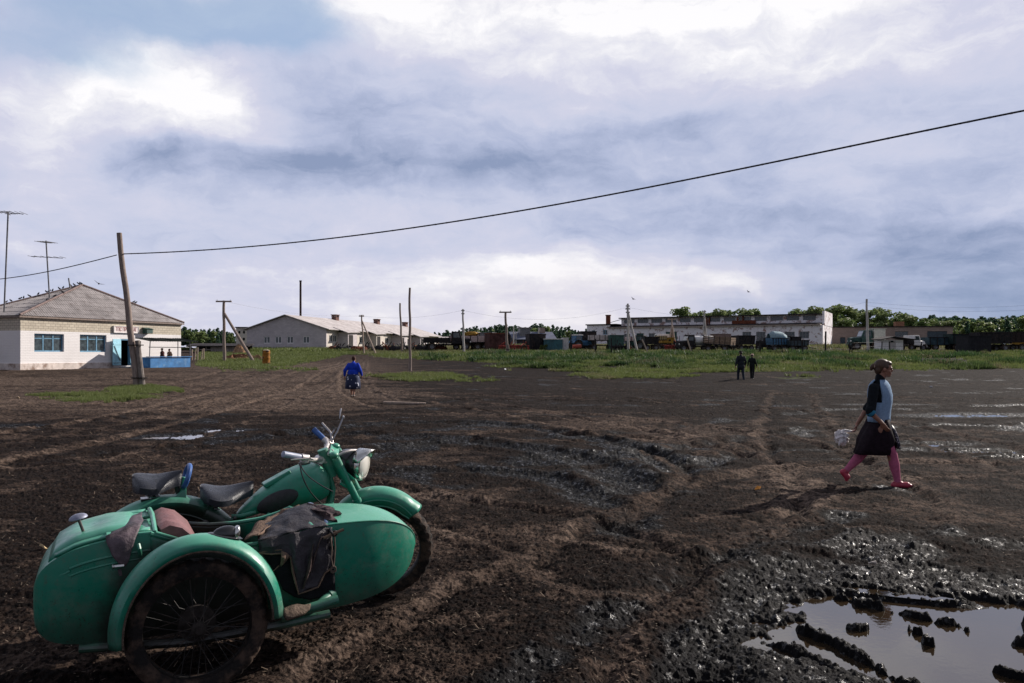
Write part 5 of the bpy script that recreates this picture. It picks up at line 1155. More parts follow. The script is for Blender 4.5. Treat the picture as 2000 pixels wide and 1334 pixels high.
# board shed and fence on the left
bs = empty('board_shed', (W2(372, 690, 98).x, 98, gz(W2(372, 690, 98).x, 98)), .12, 'long low grey board shed with a dark felt roof behind the grass', 'shed'); Lb = (480-372)/FPX*98
hb_ = W2(0, 676, 98).z-bs.location.z
mb = MB()
for i in range(46):
    x = Lb*i/46; 
    if x > Lb*.34 or i % 6 == 0: mb.bx(x, x+Lb/46-.02, 0, .04, -.1, hb_-.06*random.random())
mb.bx(0, Lb, .06, .10, hb_*.4, hb_*.55); mb.build('board_wall', BOARDS, bs, smooth=0)
mb = MB(); mb.add([(-.4, -.5, hb_), (Lb+.2, -.5, hb_-.02), (Lb+.2, 3, hb_+.3), (-.4, 3, hb_+.35)], [(0, 1, 2, 3)]); mb.build('roof', DARKR, bs, smooth=0, solid=.12)
mb = MB(); mb.bx(0, Lb, 2.8, 2.9, -.3, hb_+.2); mb.build('back_wall', DARKM, bs, smooth=0)
for k, px in enumerate((375, 380, 386, 393, 398)):
    g = GP(px, 78); o = MB(); o.tube([(0, 0, -.1), (.12*(k % 2), 0, 1.05+.1*(k % 3))], .05, 6); q = o.build('fence_stake', WOODL); q.location = g; tag(q, 'pale rough stake of a broken fence right of the stall, %s of five' % ['leftmost', 'second', 'middle', 'fourth', 'rightmost'][k], 'stake', 'fence stakes right of the stall')
# ---- workshop
WO = Vector((17.9, 135.4, 2.72)); WRZ = math.atan2(-.47, .88); WL = 32.8
ws = empty('workshop', WO, WRZ, 'long peeling white brick workshop with a glazed clerestory and flat dark roof', 'workshop')
def wu(px): return facade_u(WO, WRZ, px)[0]
def wz(px, py): u, d = facade_u(WO, WRZ, px); return HCAM+(YH-py)/FPX*d-WO.z
H1 = 3.15; 
ops = []
for a, b, t, btm in ((1219, 1231, 652, 676), (1243, 1257, 651, 677), (1267, 1281, 651, 668), (1300, 1322, 648, 676), (1345, 1353, 660, 676), (1450, 1467, 648, 662), (1477, 1495, 648, 670), (1506, 1520, 647, 662), (1532, 1552, 648, 664), (1561, 1580, 647.5, 661)):
    ops.append((wu(a), wu(b), max(wz((a+b)/2, btm), .0), wz((a+b)/2, t)))
WD = 12.0
mb = MB(); wall_open(mb, WL+1.6, -.6, H1, .35, ops, x0=-1.6); mb.bx(WL-.35, WL, .35, WD, -.6, H1); mb.bx(-1.6, -1.25, .35, WD, -.6, H1); mb.bx(-1.25, WL-.35, WD-.35, WD, -.6, H1); mb.build('wall', PEEL, ws, smooth=0)
for k, o in enumerate(ops):
    if o[2] < .3: mb = MB(); mb.bx(o[0]+.01, o[1]-.01, .15, .22, max(o[2], -.2), o[3]); mb.build('gate', DKGREEN if k % 2 else METAL, ws, smooth=0)
    else: window(ws, *o, y=.12, n=3, fm=METAL, fr=.09, transom=(o[2]+o[3])/2)
mb = MB(); mb.bx(-1.2, WL-.4, 1.2, WD-.4, -.4, 2.9); mb.build('interior', DARKIN, ws, smooth=0)
mb = MB(); mb.bx(-1.8, WL-.3, -.45, 1.9, H1, H1+.16); mb.build('eave', mat('stained_cornice', (.40, .33, .29), .9, var=.3), ws, smooth=0)
mb = MB(); mb.add([(-1.7, -.5, H1+.18), (WL-.4, -.5, H1+.18), (WL-.4, 2.0, H1+.42), (-1.7, 2.0, H1+.42)], [(0, 1, 2, 3)]); mb.build('lower_roof', DARKR, ws, smooth=0, solid=.05)
zc0, zc1 = H1+.43, 4.82; nb = 13; cops = []
for i in range(nb):
    a = .5+(WL-1.2)*i/nb; b = a+(WL-1.2)/nb-.55
    cops.append((a, b, zc0+.42, zc1-.10))
mb = MB(); wall_open(mb, WL-.3, zc0-.02, zc1, .3, cops, y0=2.0); mb.bx(0, .3, 2.3, WD, H1+.02, zc1); mb.build('clerestory_wall', PEEL, ws, smooth=0)
for k, o in enumerate(cops):
    window(ws, *o, y=2.12, n=4 if k % 3 else 3, fm=METAL, fr=.07, transom=o[2]+.5, pane=PANE)
mb = MB(); mb.bx(WL-.3, WL+.05, 1.7, WD, H1+.02, zc1+.55); mb.build('end_parapet', PEEL, ws, smooth=0)
mb = MB(); mb.bx(-.3, WL-.32, 1.4, WD, zc1, zc1+.16); mb.build('roof', DARKR, ws, smooth=0)
mb = MB()
for x_ in (20.6, 14.8, 15.2): mb.tube([(x_, 1.85, H1+.3), (x_, 1.85, zc1+.1)], .12, 8)
mb.build('drainpipe', RUST, ws)
mb = MB(); mb.bx(18.9, 22.6, 1.7, 1.95, zc0, zc0+.55); mb.bx(19.6, 19.9, 1.75, 1.98, zc0+.56, zc1-.1); mb.build('boarded_bay', RUST, ws, smooth=0)
# annex at its left
AXH = 3.75
axp = [(.9, 1.55, 2.15, 2.85), (3.0, 3.8, 2.1, 2.9)]
mb = MB(); wall_open(mb, 4.3, -.6, AXH, .3, axp, x0=-5.9, y0=.9) if False else None
Ma = Matrix.Translation((-5.9, .8, 0)); wall_open(mb, 4.28, -.6, AXH, .3, axp, M=Ma); mb.bx(-5.9, -5.6, 1.1, 9, -.6, AXH); mb.bx(-5.6, -1.7, 8.7, 9, -.6, AXH); mb.bx(-5.8, 0, 8.7, 9, AXH-.3, AXH); mb.build('annex_wall', PEEL, ws, smooth=0)
for o in axp: window(ws, *o, y=.1, n=2, fm=BLUEF, fr=.08, M=Ma)
mb = MB(); mb.bx(-6.1, -.4, .6, 9, AXH, AXH+.18); mb.build('annex_roof', DARKR, ws, smooth=0)
mb = MB(); mb.tube([(-2.8, 3, AXH), (-2.8, 3, AXH+1.7)], .42, 12); mb.tube([(-2.8, 3, AXH+1.7), (-2.8, 3, AXH+1.85)], .52, 12); mb.build('annex_chimney', RUST, ws)
mb = MB(); mb.tube([(-2.4, 2.6, AXH+.45), (0.2, 2.4, zc1+.0)], .05, 6); mb.build('pipe', METAL, ws)
# ---- brick garage on the right
GO = Vector((52.6, 133.0, 2.75)); GRZ = math.atan2(-4.0, 18.0)
ga = empty('brick_garage', GO, GRZ, 'low flat-roofed brown brick garage with dark gates right of the workshop', 'garage')
def gu(px): return facade_u(GO, GRZ, px)[0]
GL = gu(1861); GH = 3.15
gops2 = [(gu(1641), gu(1651), -.1, 1.5), (gu(1748), gu(1774), 1.55, 2.45), (gu(1811), gu(1850), -.1, 2.45)]
mb = MB(); wall_open(mb, GL, -.6, GH, .35, gops2); mb.bx(0, .35, .35, 9, -.6, GH); mb.bx(GL-.35, GL, .35, 9, -.6, GH); mb.bx(.35, GL-.35, 8.65, 9, -.6, GH); mb.build('wall', REDB, ga, smooth=0)
mb = MB(); mb.bx(-.15, GL+.15, -.2, 9.1, GH, GH+.14); mb.build('roof', DARKR, ga, smooth=0)
for o in (gops2[0], gops2[2]):
    mb = MB(); mb.bx(o[0], (o[0]+o[1])/2-.02, .14, .2, o[2], o[3]); mb.bx((o[0]+o[1])/2+.02, o[1], .14, .2, o[2], o[3]); mb.build('gate', mat('slate_gate', (.045, .065, .085), .6, var=.3), ga, smooth=0)
window(ga, *gops2[1], y=.12, n=4, fm=METAL, fr=.08)
mb = MB(); mb.bx(gu(1754), gu(1771), 1.5, 3.0, GH+.14, GH+.95); mb.build('chimney', mat('orange_brick', (.30, .15, .09), .9, var=.3), ga, smooth=0)
# ---- white shed
wsd = empty('white_shed', GP(1722, 92), -.12, 'small white shed with an overhanging flat slate roof near the right of the yard', 'shed'); Lw = (1762-1722)/FPX*92; zg = wsd.location.z; hw_ = W2(0, 664, 92).z-zg
mb = MB(); do = [(.75, 1.55, -.1, 1.25)]; wall_open(mb, Lw, -.3, hw_, .12, do); mb.bx(0, .12, .12, 2.6, -.3, hw_); mb.bx(Lw-.12, Lw, .12, 2.6, -.3, hw_); mb.bx(.12, Lw-.12, 2.5, 2.6, -.3, hw_); mb.build('wall', WHITEP, wsd, smooth=0)
mb = MB(); mb.bx(.76, 1.54, .04, .08, -.1, 1.24); mb.build('door', CONC, wsd, smooth=0); mb = MB(); mb.bx(1.0, 1.3, -.02, -.005, hw_-.28, hw_-.08); mb.build('vent', DARKIN, wsd, smooth=0)
mb = MB(); mb.add([(-.3, -.7, hw_+.02), (Lw+1.1, -.7, hw_+.02), (Lw+1.1, 3, hw_+.1), (-.3, 3, hw_+.1), (Lw/2, -.7, hw_+.34), (Lw/2, 3, hw_+.42)], [(0, 4, 5, 3), (4, 1, 2, 5)]); mb.build('roof', DARKR, wsd, smooth=0, solid=.10)
# ---- poles
def wood_pole(name, px_t, y_t, px_b, d, r0, r1, lab, arms=(), brace=None, stub=None, mt=None, hidden=0, insul=False, cat='pole'):
    g = GP(px_b, d); t = W2(px_t, y_t, d); e = empty(name, g, 0, lab, cat); v = t-g
    mb = MB(); n = 9; pts = [v*(i/(n-1))+Vector((.03*math.sin(i*1.7), 0, 0))*.8 for i in range(n)]; pts[0] = Vector((0, 0, -.4)); mb.tube(pts, [r0+(r1-r0)*i/(n-1) for i in range(n)], 12); mb.build('shaft', mt or WOODG, e)
    for (f, L, a) in arms:
        c = v*f; u = Vector((math.cos(rad(a)), math.sin(rad(a)), 0)); mb = MB(); mb.box(c, (L, .12, .14), R=Matrix.Rotation(rad(a), 3, 'Z')); ar = mb.build('crossarm', mt or WOODG, e, smooth=0)
        for k in (-1, 1):
            mb = MB(); q = c+u*k*(L/2-.12); mb.lathe([(0, 0), (.03, 0), (.02, .03), (.03, .05), (.03, .08), (.02, .11), (0, .12)], 8, M=Matrix.Translation(q+Vector((0, 0, .07)))); mb.build('insulator', CONC, ar)
    if brace:
        for (px_, y_, f) in ([brace] if not isinstance(brace[0], tuple) else brace):
            b0 = v*f; bb = Vector(((px_-px_b)/FPX*d, -.6, 0)); bb.z = gz(g.x+bb.x, g.y+bb.y)-g.z; mb = MB(); mb.tube([b0, bb+Vector((0, 0, -.2))], [r1*1.0, r0*.95], 10); mb.build('brace', mt or WOODG, e)
    if stub:
        sx, sy = stub; tz = W2(0, sy, d).z-g.z; off = (sx-px_b)/FPX*d; k = tz/v.z; mb = MB(); mb.tube([(off, -.05, -.4), (v.x*k+off*.9, -.05, tz)], [r0*.85, r0*.72], 10); mb.build('stub', mat('grey_stub', (.19, .165, .15), .95, var=.35, vs=4, bump=.5, bs=30), e)
        for sy2 in (sy+9, sy+73):
            tz2 = W2(0, sy2, d).z-g.z; k = tz2/v.z; mb = MB(); c = v*k+Vector((off*.5, -.02, 0)); mb.tube([c+Vector((math.cos(a)*(r0+abs(off)*.62), math.sin(a)*(r0*1.3), 0)) for a in [i*math.pi/8 for i in range(17)]], .028, 6, cap=False); mb.build('wire_band', DARKM, e)
    return e
lp = wood_pole('utility_pole', 232, 455, 268, 37.1,   .155, .115, 'stout leaning weathered wooden pole strapped to a stub in front of the shop', stub=(281.5, 665))
wood_pole('utility_pole', 437, 587, 438, 76, .16, .12, 'wooden pole with a crossarm and a long slanting brace near the rusty barrel', arms=[(.985, 1.5, 0)], brace=(501, 705, .80))
wood_pole('utility_pole', 800, 562, 801, 53, .095, .07, 'bare slender wooden pole on a grass patch in the middle of the mud')
wood_pole('utility_pole', 781, 592, 785, 96, .13, .10, 'dark leaning pole just left of the bare slender pole')
wood_pole('utility_pole', 706, 615, 711, 92, .10, .08, 'thin pole with short crossarm and long pale brace in front of the barn porches', arms=[(.97, .6, 0)], brace=(737, 682, .86), mt=WOODL)
wood_pole('utility_pole', 904, 604, 906, 88, .13, .09, 'pale straight pole with small top fittings left of centre', arms=[(.97, .35, 20), (.90, .35, 0)], mt=CONC)
wood_pole('utility_pole', 987, 609, 991, 84, .15, .11, 'dark pole with a wide wooden crossarm in the centre of the horizon', arms=[(.99, 1.3, 0)], stub=(993.5, 673))
wood_pole('utility_pole', 1226, 593, 1227, 90, .15, .10, 'pale concrete pole with three short arms and a slanting prop before the workshop', arms=[(.95, .45, 0), (.89, .55, 10), (.82, .45, 0)], brace=(1244, 682, .86), mt=CONC)
wood_pole('utility_pole', 1312, 622, 1315, 104, .12, .09, 'A-frame pole with a crossarm in front of the middle workshop gates', arms=[(.97, 1.1, 10)], brace=((1303, 680, .80), (1319, 680, .80)), mt=WOODL)
wood_pole('utility_pole', 1376, 606, 1376, 118, .13, .10, 'pale A-frame pole standing behind the white tank truck', arms=[(.96, .5, 0)], brace=((1369, 680, .80), (1380, 680, .80)), mt=CONC)
wood_pole('utility_pole', 1692.5, 584, 1695, 84, .145, .10, 'pale concrete pole with a dark tip standing before the brick garage', arms=[(.96, .3, 60), (.92, .3, 60)], mt=CONC)
for px, yt, d, lab_ in ((1003, 638, 140, 'thin pale post at the left end of the dark timber house'), (1052, 640, 130, 'thin pale post before the right half of the dark timber house'), (915, 642, 180, 'faint thin post behind the pinkish trailer'), (932, 647, 180, 'faint short post behind the white truck cab'), (1008, 648, 150, 'short pale post close to the timber house corner')):
    wood_pole('distant_post', px, yt, px, d, .11, .09, lab_, mt=CONC).__setitem__('group', 'thin distant posts behind the yard')
# ---- overhead cable and wires
def wire(name, pts, r, lab, m=BLKRUB, rib=False, cat='cable'):
    mb = MB(); mb.tube(pts, r, 6); o = mb.build(name, m); tag(o, lab, cat)
    return o
CP = [(243, 492), (300, 493.5), (420, 491), (600, 474), (800, 447), (1000, 413), (1200, 372), (1400, 340), (1600, 299), (1800, 258), (2000, 219), (2300, 158)]
xs_ = np.array([c[0] for c in CP], float); ys_ = np.array([c[1] for c in CP], float); pf = np.polyfit(xs_, ys_, 3)
pts = []
A3 = Vector(((243-1000)/FPX*37.1, 37.1, 0)); B3 = Vector(((2300-1000)/FPX*19.0, 19.0, 0))
for i in range(81):
    t = i/80; q = A3.lerp(B3, t); px = 1000+FPX*q.x/q.y; py = np.polyval(pf, px); pts.append(Vector((q.x, q.y, HCAM+(YH-py)/FPX*q.y)))
cb = wire('overhead_cable', pts, .026, 'thick black overhead cable sagging from the leaning pole up to the upper right')
mb = MB()
for i in range(0, 80):
    for f in (.0,):
        c = pts[i].lerp(pts[i+1], f); dd = (pts[i+1]-pts[i]).normalized()*.03; mb.tube([c-dd, c+dd], .030, 6)
mb.build('cable_ties', METAL, cb, kind='stuff')
pl_ = [Vector((W2(228, 498, 37.1))).lerp(W2(-120, 552, 44), t)+Vector((0, 0, -.55*math.sin(math.pi*t)*.6)) for t in [i/20 for i in range(21)]]
wire('overhead_cable', pl_, .022, 'thin black cable running from the leaning pole off over the shop roof')
def span(p, q, sag, lab): wire('overhead_wire', [p.lerp(q, t)+Vector((0, 0, -sag*4*t*(1-t))) for t in [i/16 for i in range(17)]], .007, lab, METAL, cat='wire')
span(W2(437, 588, 76), W2(706, 617, 92), .5, 'faint thin wire between the braced crossarm pole and the pole at the barn')
span(W2(706, 617, 92), W2(904, 606, 88), .5, 'faint thin wire between the barn pole and the pale straight pole')
span(W2(904, 606, 88), W2(1226, 600, 90), 1.2, 'faint thin wire between the pale straight pole and the concrete pole by the workshop')
span(W2(1226, 600, 90), W2(1692, 590, 84), 1.5, 'faint thin wire from the workshop pole to the pole before the garage')
span(W2(1692, 590, 84), W2(2100, 588, 80), .6, 'faint upper wire running off right from the pole before the garage')
span(W2(1692, 597, 84), W2(2100, 597, 80), .6, 'faint lower wire running off right from the pole before the garage')
# ---- rusty barrel
br = empty('rusty_barrel', GP(520, 64), .3, 'rusty yellow-brown oil drum filled with pale rubbish on the grass edge', 'barrel')
bh = W2(0, 684, 64).z-W2(0, 713, 64).z; br.location.z = W2(0, 713.5, 64).z
pr_ = [(0, 0), (.30, 0)]
for k in range(3): z = bh*(k+.5)/3; pr_ += [(.30, z-.04), (.315, z), (.30, z+.04)]
pr_ += [(.30, bh), (.285, bh), (.285, bh-.1), (0, bh-.1)]
mb = MB(); mb.lathe(pr_, 24); mb.build('drum', mat('rust_yellow', (.30, .13, .025), .8, var=.5, vs=3, col2=(.05, .03, .025), c2s=3, c2t=(.5, .6)), br)
mb = MB()
for k in range(5): mb.ell((.13*math.cos(k*1.3), .13*math.sin(k*1.3), bh-.02), (.13, .12, .09), 8, 6, fn=lump)
mb.build('rubbish', mat('cream_foam', (.62, .52, .38), .9, var=.3), br)
# ---- heaps on the left
def heap(px, d, sx, sz, lab, m, seed):
    g = GP(px, d); mb = MB(); rs = np.random.RandomState(seed)
    def f(u, v):
        a = u*2*math.pi; r = v; h = (1-v*v)*(.8+.35*math.sin(3*a+seed)+.2*math.sin(7*a)); return Vector((sx*r*math.cos(a)*(1+.15*math.sin(2*a+seed)), sx*.5*r*math.sin(a), sz*h-.05+.05*math.sin(a*9+r*20)))
    mb.grid(f, 36, 10); o = mb.build('heap', m, smooth=30); o.location = g; tag(o, lab, 'heap')
heap(455, 80, 1.6, .42, 'low heap of reddish brown bark right of the crossarm pole', mat('bark', (.17, .085, .05), .95, var=.5, vs=6, bump=.8, bs=30), 1)
heap(474, 82, 1.5, .40, 'reddish heap of bark behind the slanting brace', MATS['bark'], 2)
heap(503, 78, .7, .45, 'tan heap of straw just left of the rusty barrel', mat('straw', (.32, .20, .12), .95, var=.4, vs=8, bump=.8, bs=30), 3)
heap(467, 95, 1.0, .9, 'tan haystack on top of the board shed line', MATS['straw'], 5)
lg = MB(); lg.box((0, 0, .03), (1.3, .12, .05)); o = lg.build('plank', WOODL); o.location = GP(790, 24.8); o.location.z += .03; o.rotation_euler = (0, rad(2), rad(4)); tag(o, 'pale broken plank lying on the mud beyond the motorcycle handlebar', 'plank')
random.seed(11)
for px, py, c, lab in ((85, 1072, (.6, .45, .25), 'small yellowish scrap lying left of the sidecar'), (35, 778, (.6, .45, .3), 'small tan scrap on the mud at the far left'), (1480, 961, (.6, .25, .05), 'orange and cream scrap near the tip of the walker\'s shadow'), (1818, 758, (.8, .8, .8), 'small white scrap on the mud right of the walking girl'), (1706, 757, (.8, .8, .8), 'small white scrap right behind the walking girl'), (1705, 1103, (.8, .7, .6), 'small bright pebble above the large puddle'), (987, 722, (.8, .8, .8), 'tiny white scrap below the centre crossarm pole')):
    x, y = PG(px, py); mb = MB(); mb.add([(-.04, -.02, 0), (.04, -.025, .01), (.045, .03, .02), (-.01, .035, .035), (-.04, .02, .01)], [(0, 1, 2, 3, 4)]); o = mb.build('paper_scrap', mat('scrap'+str(int(c[2]*100)), c, .8), solid=.01, smooth=0); z_ = float(terrain(np.array([x]), np.array([y]))[0][0]); o.location = (x, y, z_+.015); o.rotation_euler = (.3, -.2, random.random()*6); k = max(.7, (y/9)**.5*.8); o.scale = (k, k, k); tag(o, lab, 'scrap')
# ------------------------------------------------------------ trees
def leaf_mat(name, c1, c2, c3):
    m = bpy.data.materials.new(name); m.use_nodes = True; nt = m.node_tree; T = NT(nt); b = nt.nodes['Principled BSDF']
    at = T.n('ShaderNodeAttribute'); at.attribute_name = 'vary'; v = at.outputs['Fac']
    c = T.mix(T.ss(v, 0, .5), (*c1, 1), (*c2, 1)); c = T.mix(T.ss(v, .55, 1), c, (*c3, 1))
    T.put(b.inputs['Base Color'], c); b.inputs['Roughness'].default_value = .6; b.inputs['Specular IOR Level'].default_value = .25
    tr = T.n('ShaderNodeBsdfTranslucent'); T.put(tr.inputs[0], c); mx = T.n('ShaderNodeMixShader'); mx.inputs[0].default_value = .35
    nt.links.new(b.outputs[0], mx.inputs[1]); nt.links.new(tr.outputs[0], mx.inputs[2]); nt.links.new(mx.outputs[0], nt.nodes['Material Output'].inputs[0])
    return m
LF1 = leaf_mat('poplar_leaves', (.065, .105, .035), (.13, .185, .06), (.24, .28, .12))
LF2 = leaf_mat('pine_needles', (.030, .062, .042), (.055, .105, .064), (.09, .145, .08))
LF3 = leaf_mat('scrub_leaves', (.045, .075, .02), (.10, .13, .035), (.17, .19, .06))
BARK = mat('bark_grey', (.14, .11, .09), .95, var=.4, vs=4)
def leaf_cloud(centers, radii, n, size, rs, flat=.75):
    """leaf-sized faces spread through a set of clumps"""
    k = len(centers); w = radii[:, 0]**2; w = w/w.sum(); idx = rs.choice(k, n, p=w)
    d = rs.normal(size=(n, 3)); d /= np.linalg.norm(d, axis=1)[:, None]; r = rs.rand(n)**.42
    P = centers[idx]+d*r[:, None]*radii[idx]
    nrm = rs.normal(size=(n, 3))+d*.8; nrm /= np.linalg.norm(nrm, axis=1)[:, None]
    a = np.cross(nrm, rs.normal(size=(n, 3))); a /= np.linalg.norm(a, axis=1)[:, None]; b = np.cross(nrm, a)
    s = size*(.6+.8*rs.rand(n))[:, None]
    q = np.stack([P-a*s-b*s*.5, P+a*s*.2-b*s*.9, P+a*s+b*s*.3, P-a*s*.1+b*s*.9], 1)
    var = np.clip(rs.rand(k)[idx]*.6+rs.rand(n)*.45, 0, 1)
    return q, np.repeat(var, 4)
def quad_mesh(name, Q, V, m):
    n = len(Q); me = bpy.data.meshes.new(name); me.vertices.add(n*4); me.vertices.foreach_set('co', Q.reshape(-1).astype(np.float32))
    me.loops.add(n*4); me.loops.foreach_set('vertex_index', np.arange(n*4, dtype=np.int32)); me.polygons.add(n); me.polygons.foreach_set('loop_start', (np.arange(n)*4).astype(np.int32))
    me.update(calc_edges=True); at = me.attributes.new('vary', 'FLOAT', 'POINT'); at.data.foreach_set('value', V.astype(np.float32)); me.materials.append(m); return me
def make_tree(seed, kind):
    rs = np.random.RandomState(seed)
    if kind == 'broad':
        k = 26; c = []; r = []
        for i in range(k):
            h = .30+.66*rs.rand(); w = .24*math.sin(math.pi*min(1, (h-.12)/.95))**.7; a = rs.rand()*6.28; rr = rs.rand()**.5*w
            c.append((rr*math.cos(a), rr*math.sin(a), h)); s = .07+.07*rs.rand(); r.append((s, s, s*.8))
        Q, V = leaf_cloud(np.array(c), np.array(r), 3000, .021, rs)
    elif kind == 'bush':
        k = 16; c = []; r = []
        for i in range(k):
            a = rs.rand()*6.28; rr = rs.rand()**.5*.42; h = .25+.55*rs.rand()*(1-rr); c.append((rr*math.cos(a), rr*math.sin(a), h)); s = .14+.10*rs.rand(); r.append((s, s, s*.9))
        Q, V = leaf_cloud(np.array(c), np.array(r), 1800, .03, rs)
    else:
        c = []; r = []
        for i in range(30):
            h = .18+.80*i/30; w = .15*(1-h)**.75+.012; a = rs.rand()*6.28; rr = w*(.3+.8*rs.rand()); c.append((rr*math.cos(a), rr*math.sin(a), h+.02*rs.rand())); s = .045+.06*(1-h); r.append((s, s, s*.8))
        Q, V = leaf_cloud(np.array(c), np.array(r), 1100, .018, rs)
    return Q, V
KINDS = {'broad': [make_tree(s, 'broad') for s in (1, 2, 3)], 'pine': [make_tree(s, 'pine') for s in (4, 5, 6)], 'bush': [make_tree(s, 'bush') for s in (7, 8)]}
LMAT = {'broad': LF1, 'pine': LF2, 'bush': LF3}
TM = {}
for kd, L in KINDS.items():
    for i, (Q, V) in enumerate(L): TM[kd, i] = quad_mesh('crown', Q, V, LMAT[kd])
def trunk_mesh(seed):
    rs = random.Random(seed); mb = MB(); mb.tube([(0, 0, -.03), (.01, 0, .3), (-.01, .01, .6), (.01, 0, .86)], [.022, .017, .010, .003], 8)
    for k in range(9):
        h = .25+.06*k; a = rs.random()*6.28; L = .20*(1-h*.6); mb.tube([(0, 0, h), (L*.5*math.cos(a), L*.5*math.sin(a), h+.07), (L*math.cos(a), L*math.sin(a), h+.17)], [.008, .005, .002], 5)
    o = mb.build('trunk', BARK); me = o.data; bpy.data.objects.remove(o); return me
TRK = [trunk_mesh(s) for s in (1, 2)]
def tree(kind, i, px, ytop, d, w, lab, name='tree', group=None, mat_=None):
    g = GP(px, d); H_ = W2(px, ytop, d).z-g.z; e = empty(name, g, (i*2.3+px) % 6.28, lab, 'tree' if kind != 'bush' else 'bush', group)
    wid = H_*w
    c = bpy.data.objects.new('crown', TM[kind, i % len(KINDS[kind])]); COL.objects.link(c); c.parent = e; c.scale = (wid, wid, H_)
    if kind != 'bush':
        t = bpy.data.objects.new('trunk', TRK[i % 2]); COL.objects.link(t); t.parent = e; t.scale = (H_, H_, H_)
    return e
BRO = [(1332, 603, 190, 1.0), (1352, 612, 196, .9), (1378, 609, 200, 1.0), (1403, 606, 190, .9), (1428, 607, 195, 1.0), (1452, 604, 188, 1.0), (1470, 606, 192, .8),
       (1545, 608, 175, .9), (1566, 605, 180, 1.0), (1590, 601, 170, 1.0), (1612, 604, 172, 1.0), (1632, 597, 160, 1.15), (1655, 602, 165, 1.1), (1678, 604, 170, 1.0), (1700, 606, 165, 1.0), (1722, 604, 170, .9), (1733, 612, 165, 1.0), (1757, 611, 172, 1.0), (1776, 618, 165, 1.0), (1800, 622, 168, 1.1), (1826, 626, 170, 1.1), (1850, 628, 165, 1.2)]
PLW = ['leftmost', 'second', 'third', 'fourth', 'fifth', 'sixth', 'seventh', 'eighth', 'ninth', 'tenth', 'eleventh', 'twelfth', 'thirteenth', 'fourteenth', 'fifteenth', 'sixteenth', 'seventeenth']
for k, (px, yt, d, w) in enumerate(BRO):
    lab = ('pale green poplar above the workshop roof, %s of the seven there counted from the left' % PLW[k]) if k < 7 else ('leafy green poplar behind the workshop end and garage, %s of that row from the left' % PLW[k-7])
    tree('broad', k, px, yt, d, w*1.3, lab, 'poplar_tree', 'poplars behind the workshop and garage')
for k, (px, yt, d, w) in enumerate([(1880, 655, 128, 1.2), (1905, 650, 132, 1.3), (1932, 652, 126, 1.3), (1968, 646, 120, 1.5), (1996, 655, 124, 1.3), (1873, 662, 122, 1.2)]):
    tree('bush', k, px, yt, d, w, 'light green bush behind the dark wagons, %s of six' % ['second from left', 'third from left', 'fourth from left', 'tallest', 'rightmost', 'leftmost'][k], 'bush', 'bushes at the right edge')
tree('bush', 1, 1062, 668, 93, .9, 'small green bush beside the teal container', 'bush'); tree('bush', 0, 364, 672, 100, 1.5, 'low yellow-green bush behind the stall canopy', 'bush'); tree('bush', 1, 1262, 672, 97, .8, 'small dark bush leaning on the black trailer', 'bush')
# the forest beyond: one mass
def forest():
    rs = np.random.RandomState(21); QS = {'pine': [], 'broad': []}; VS = {'pine': [], 'broad': []}
    prof_x = [-300, 200, 372, 400, 430, 460, 500, 860, 900, 940, 975, 1000, 1030, 1055, 1080, 1110, 1140, 1250, 1500, 1620, 1760, 1800, 1850, 1900, 1950, 2000, 2300]
    prof_y = [638, 638, 640, 642, 645, 649, 651, 650, 644, 639, 635, 636, 638, 632, 637, 642, 646, 646, 645, 640, 624, 620, 618, 619, 620, 615, 612]
    for row, (dd, off) in enumerate(((300, 0), (275, 3), (255, 8))):
        px = -350
        while px < 2400:
            if not (1150 < px < 1600 and row > 0):
                d = dd+rs.rand()*25; yt = np.interp(px, prof_x, prof_y)+off+rs.normal()*2.6; x = (px-1000)/FPX*d; zg = gz(x, d); Ht = HCAM+(YH-yt)/FPX*d-zg
                kd = 'broad' if (row == 2 and rs.rand() < (.6 if px < 500 else .25)) else 'pine'
                Q, V = KINDS[kd][rs.randint(3)]; s = rs.choice(len(Q), min(len(Q), 800), replace=False); q = Q[s].copy(); v = V.reshape(-1, 4)[s].ravel()
                a = rs.rand()*6.28; c_, s_ = math.cos(a), math.sin(a); X = q[..., 0]*c_-q[..., 1]*s_; Y = q[..., 0]*s_+q[..., 1]*c_
                w = Ht*(1.0+.5*rs.rand()); ctr = q.mean(1, keepdims=True)
                out = np.stack([x+X*w, d+Y*w, zg+q[..., 2]*Ht], -1); cc = out.mean(1, keepdims=True); out = cc+(out-cc)*1.75
                QS[kd].append(out); VS[kd].append(np.clip(v*.8+rs.rand()*.3, 0, 1))
            px += rs.uniform(5.5, 11)
    for kd in ('pine', 'broad'):
        me = quad_mesh('forest', np.concatenate(QS[kd]), np.concatenate(VS[kd]), LMAT[kd]); o = bpy.data.objects.new('forest', me); COL.objects.link(o)
        tag(o, 'dark pine forest closing the horizon behind the village' if kd == 'pine' else 'paler birch trees along the edge of the far forest', 'forest', kind='stuff')
forest()
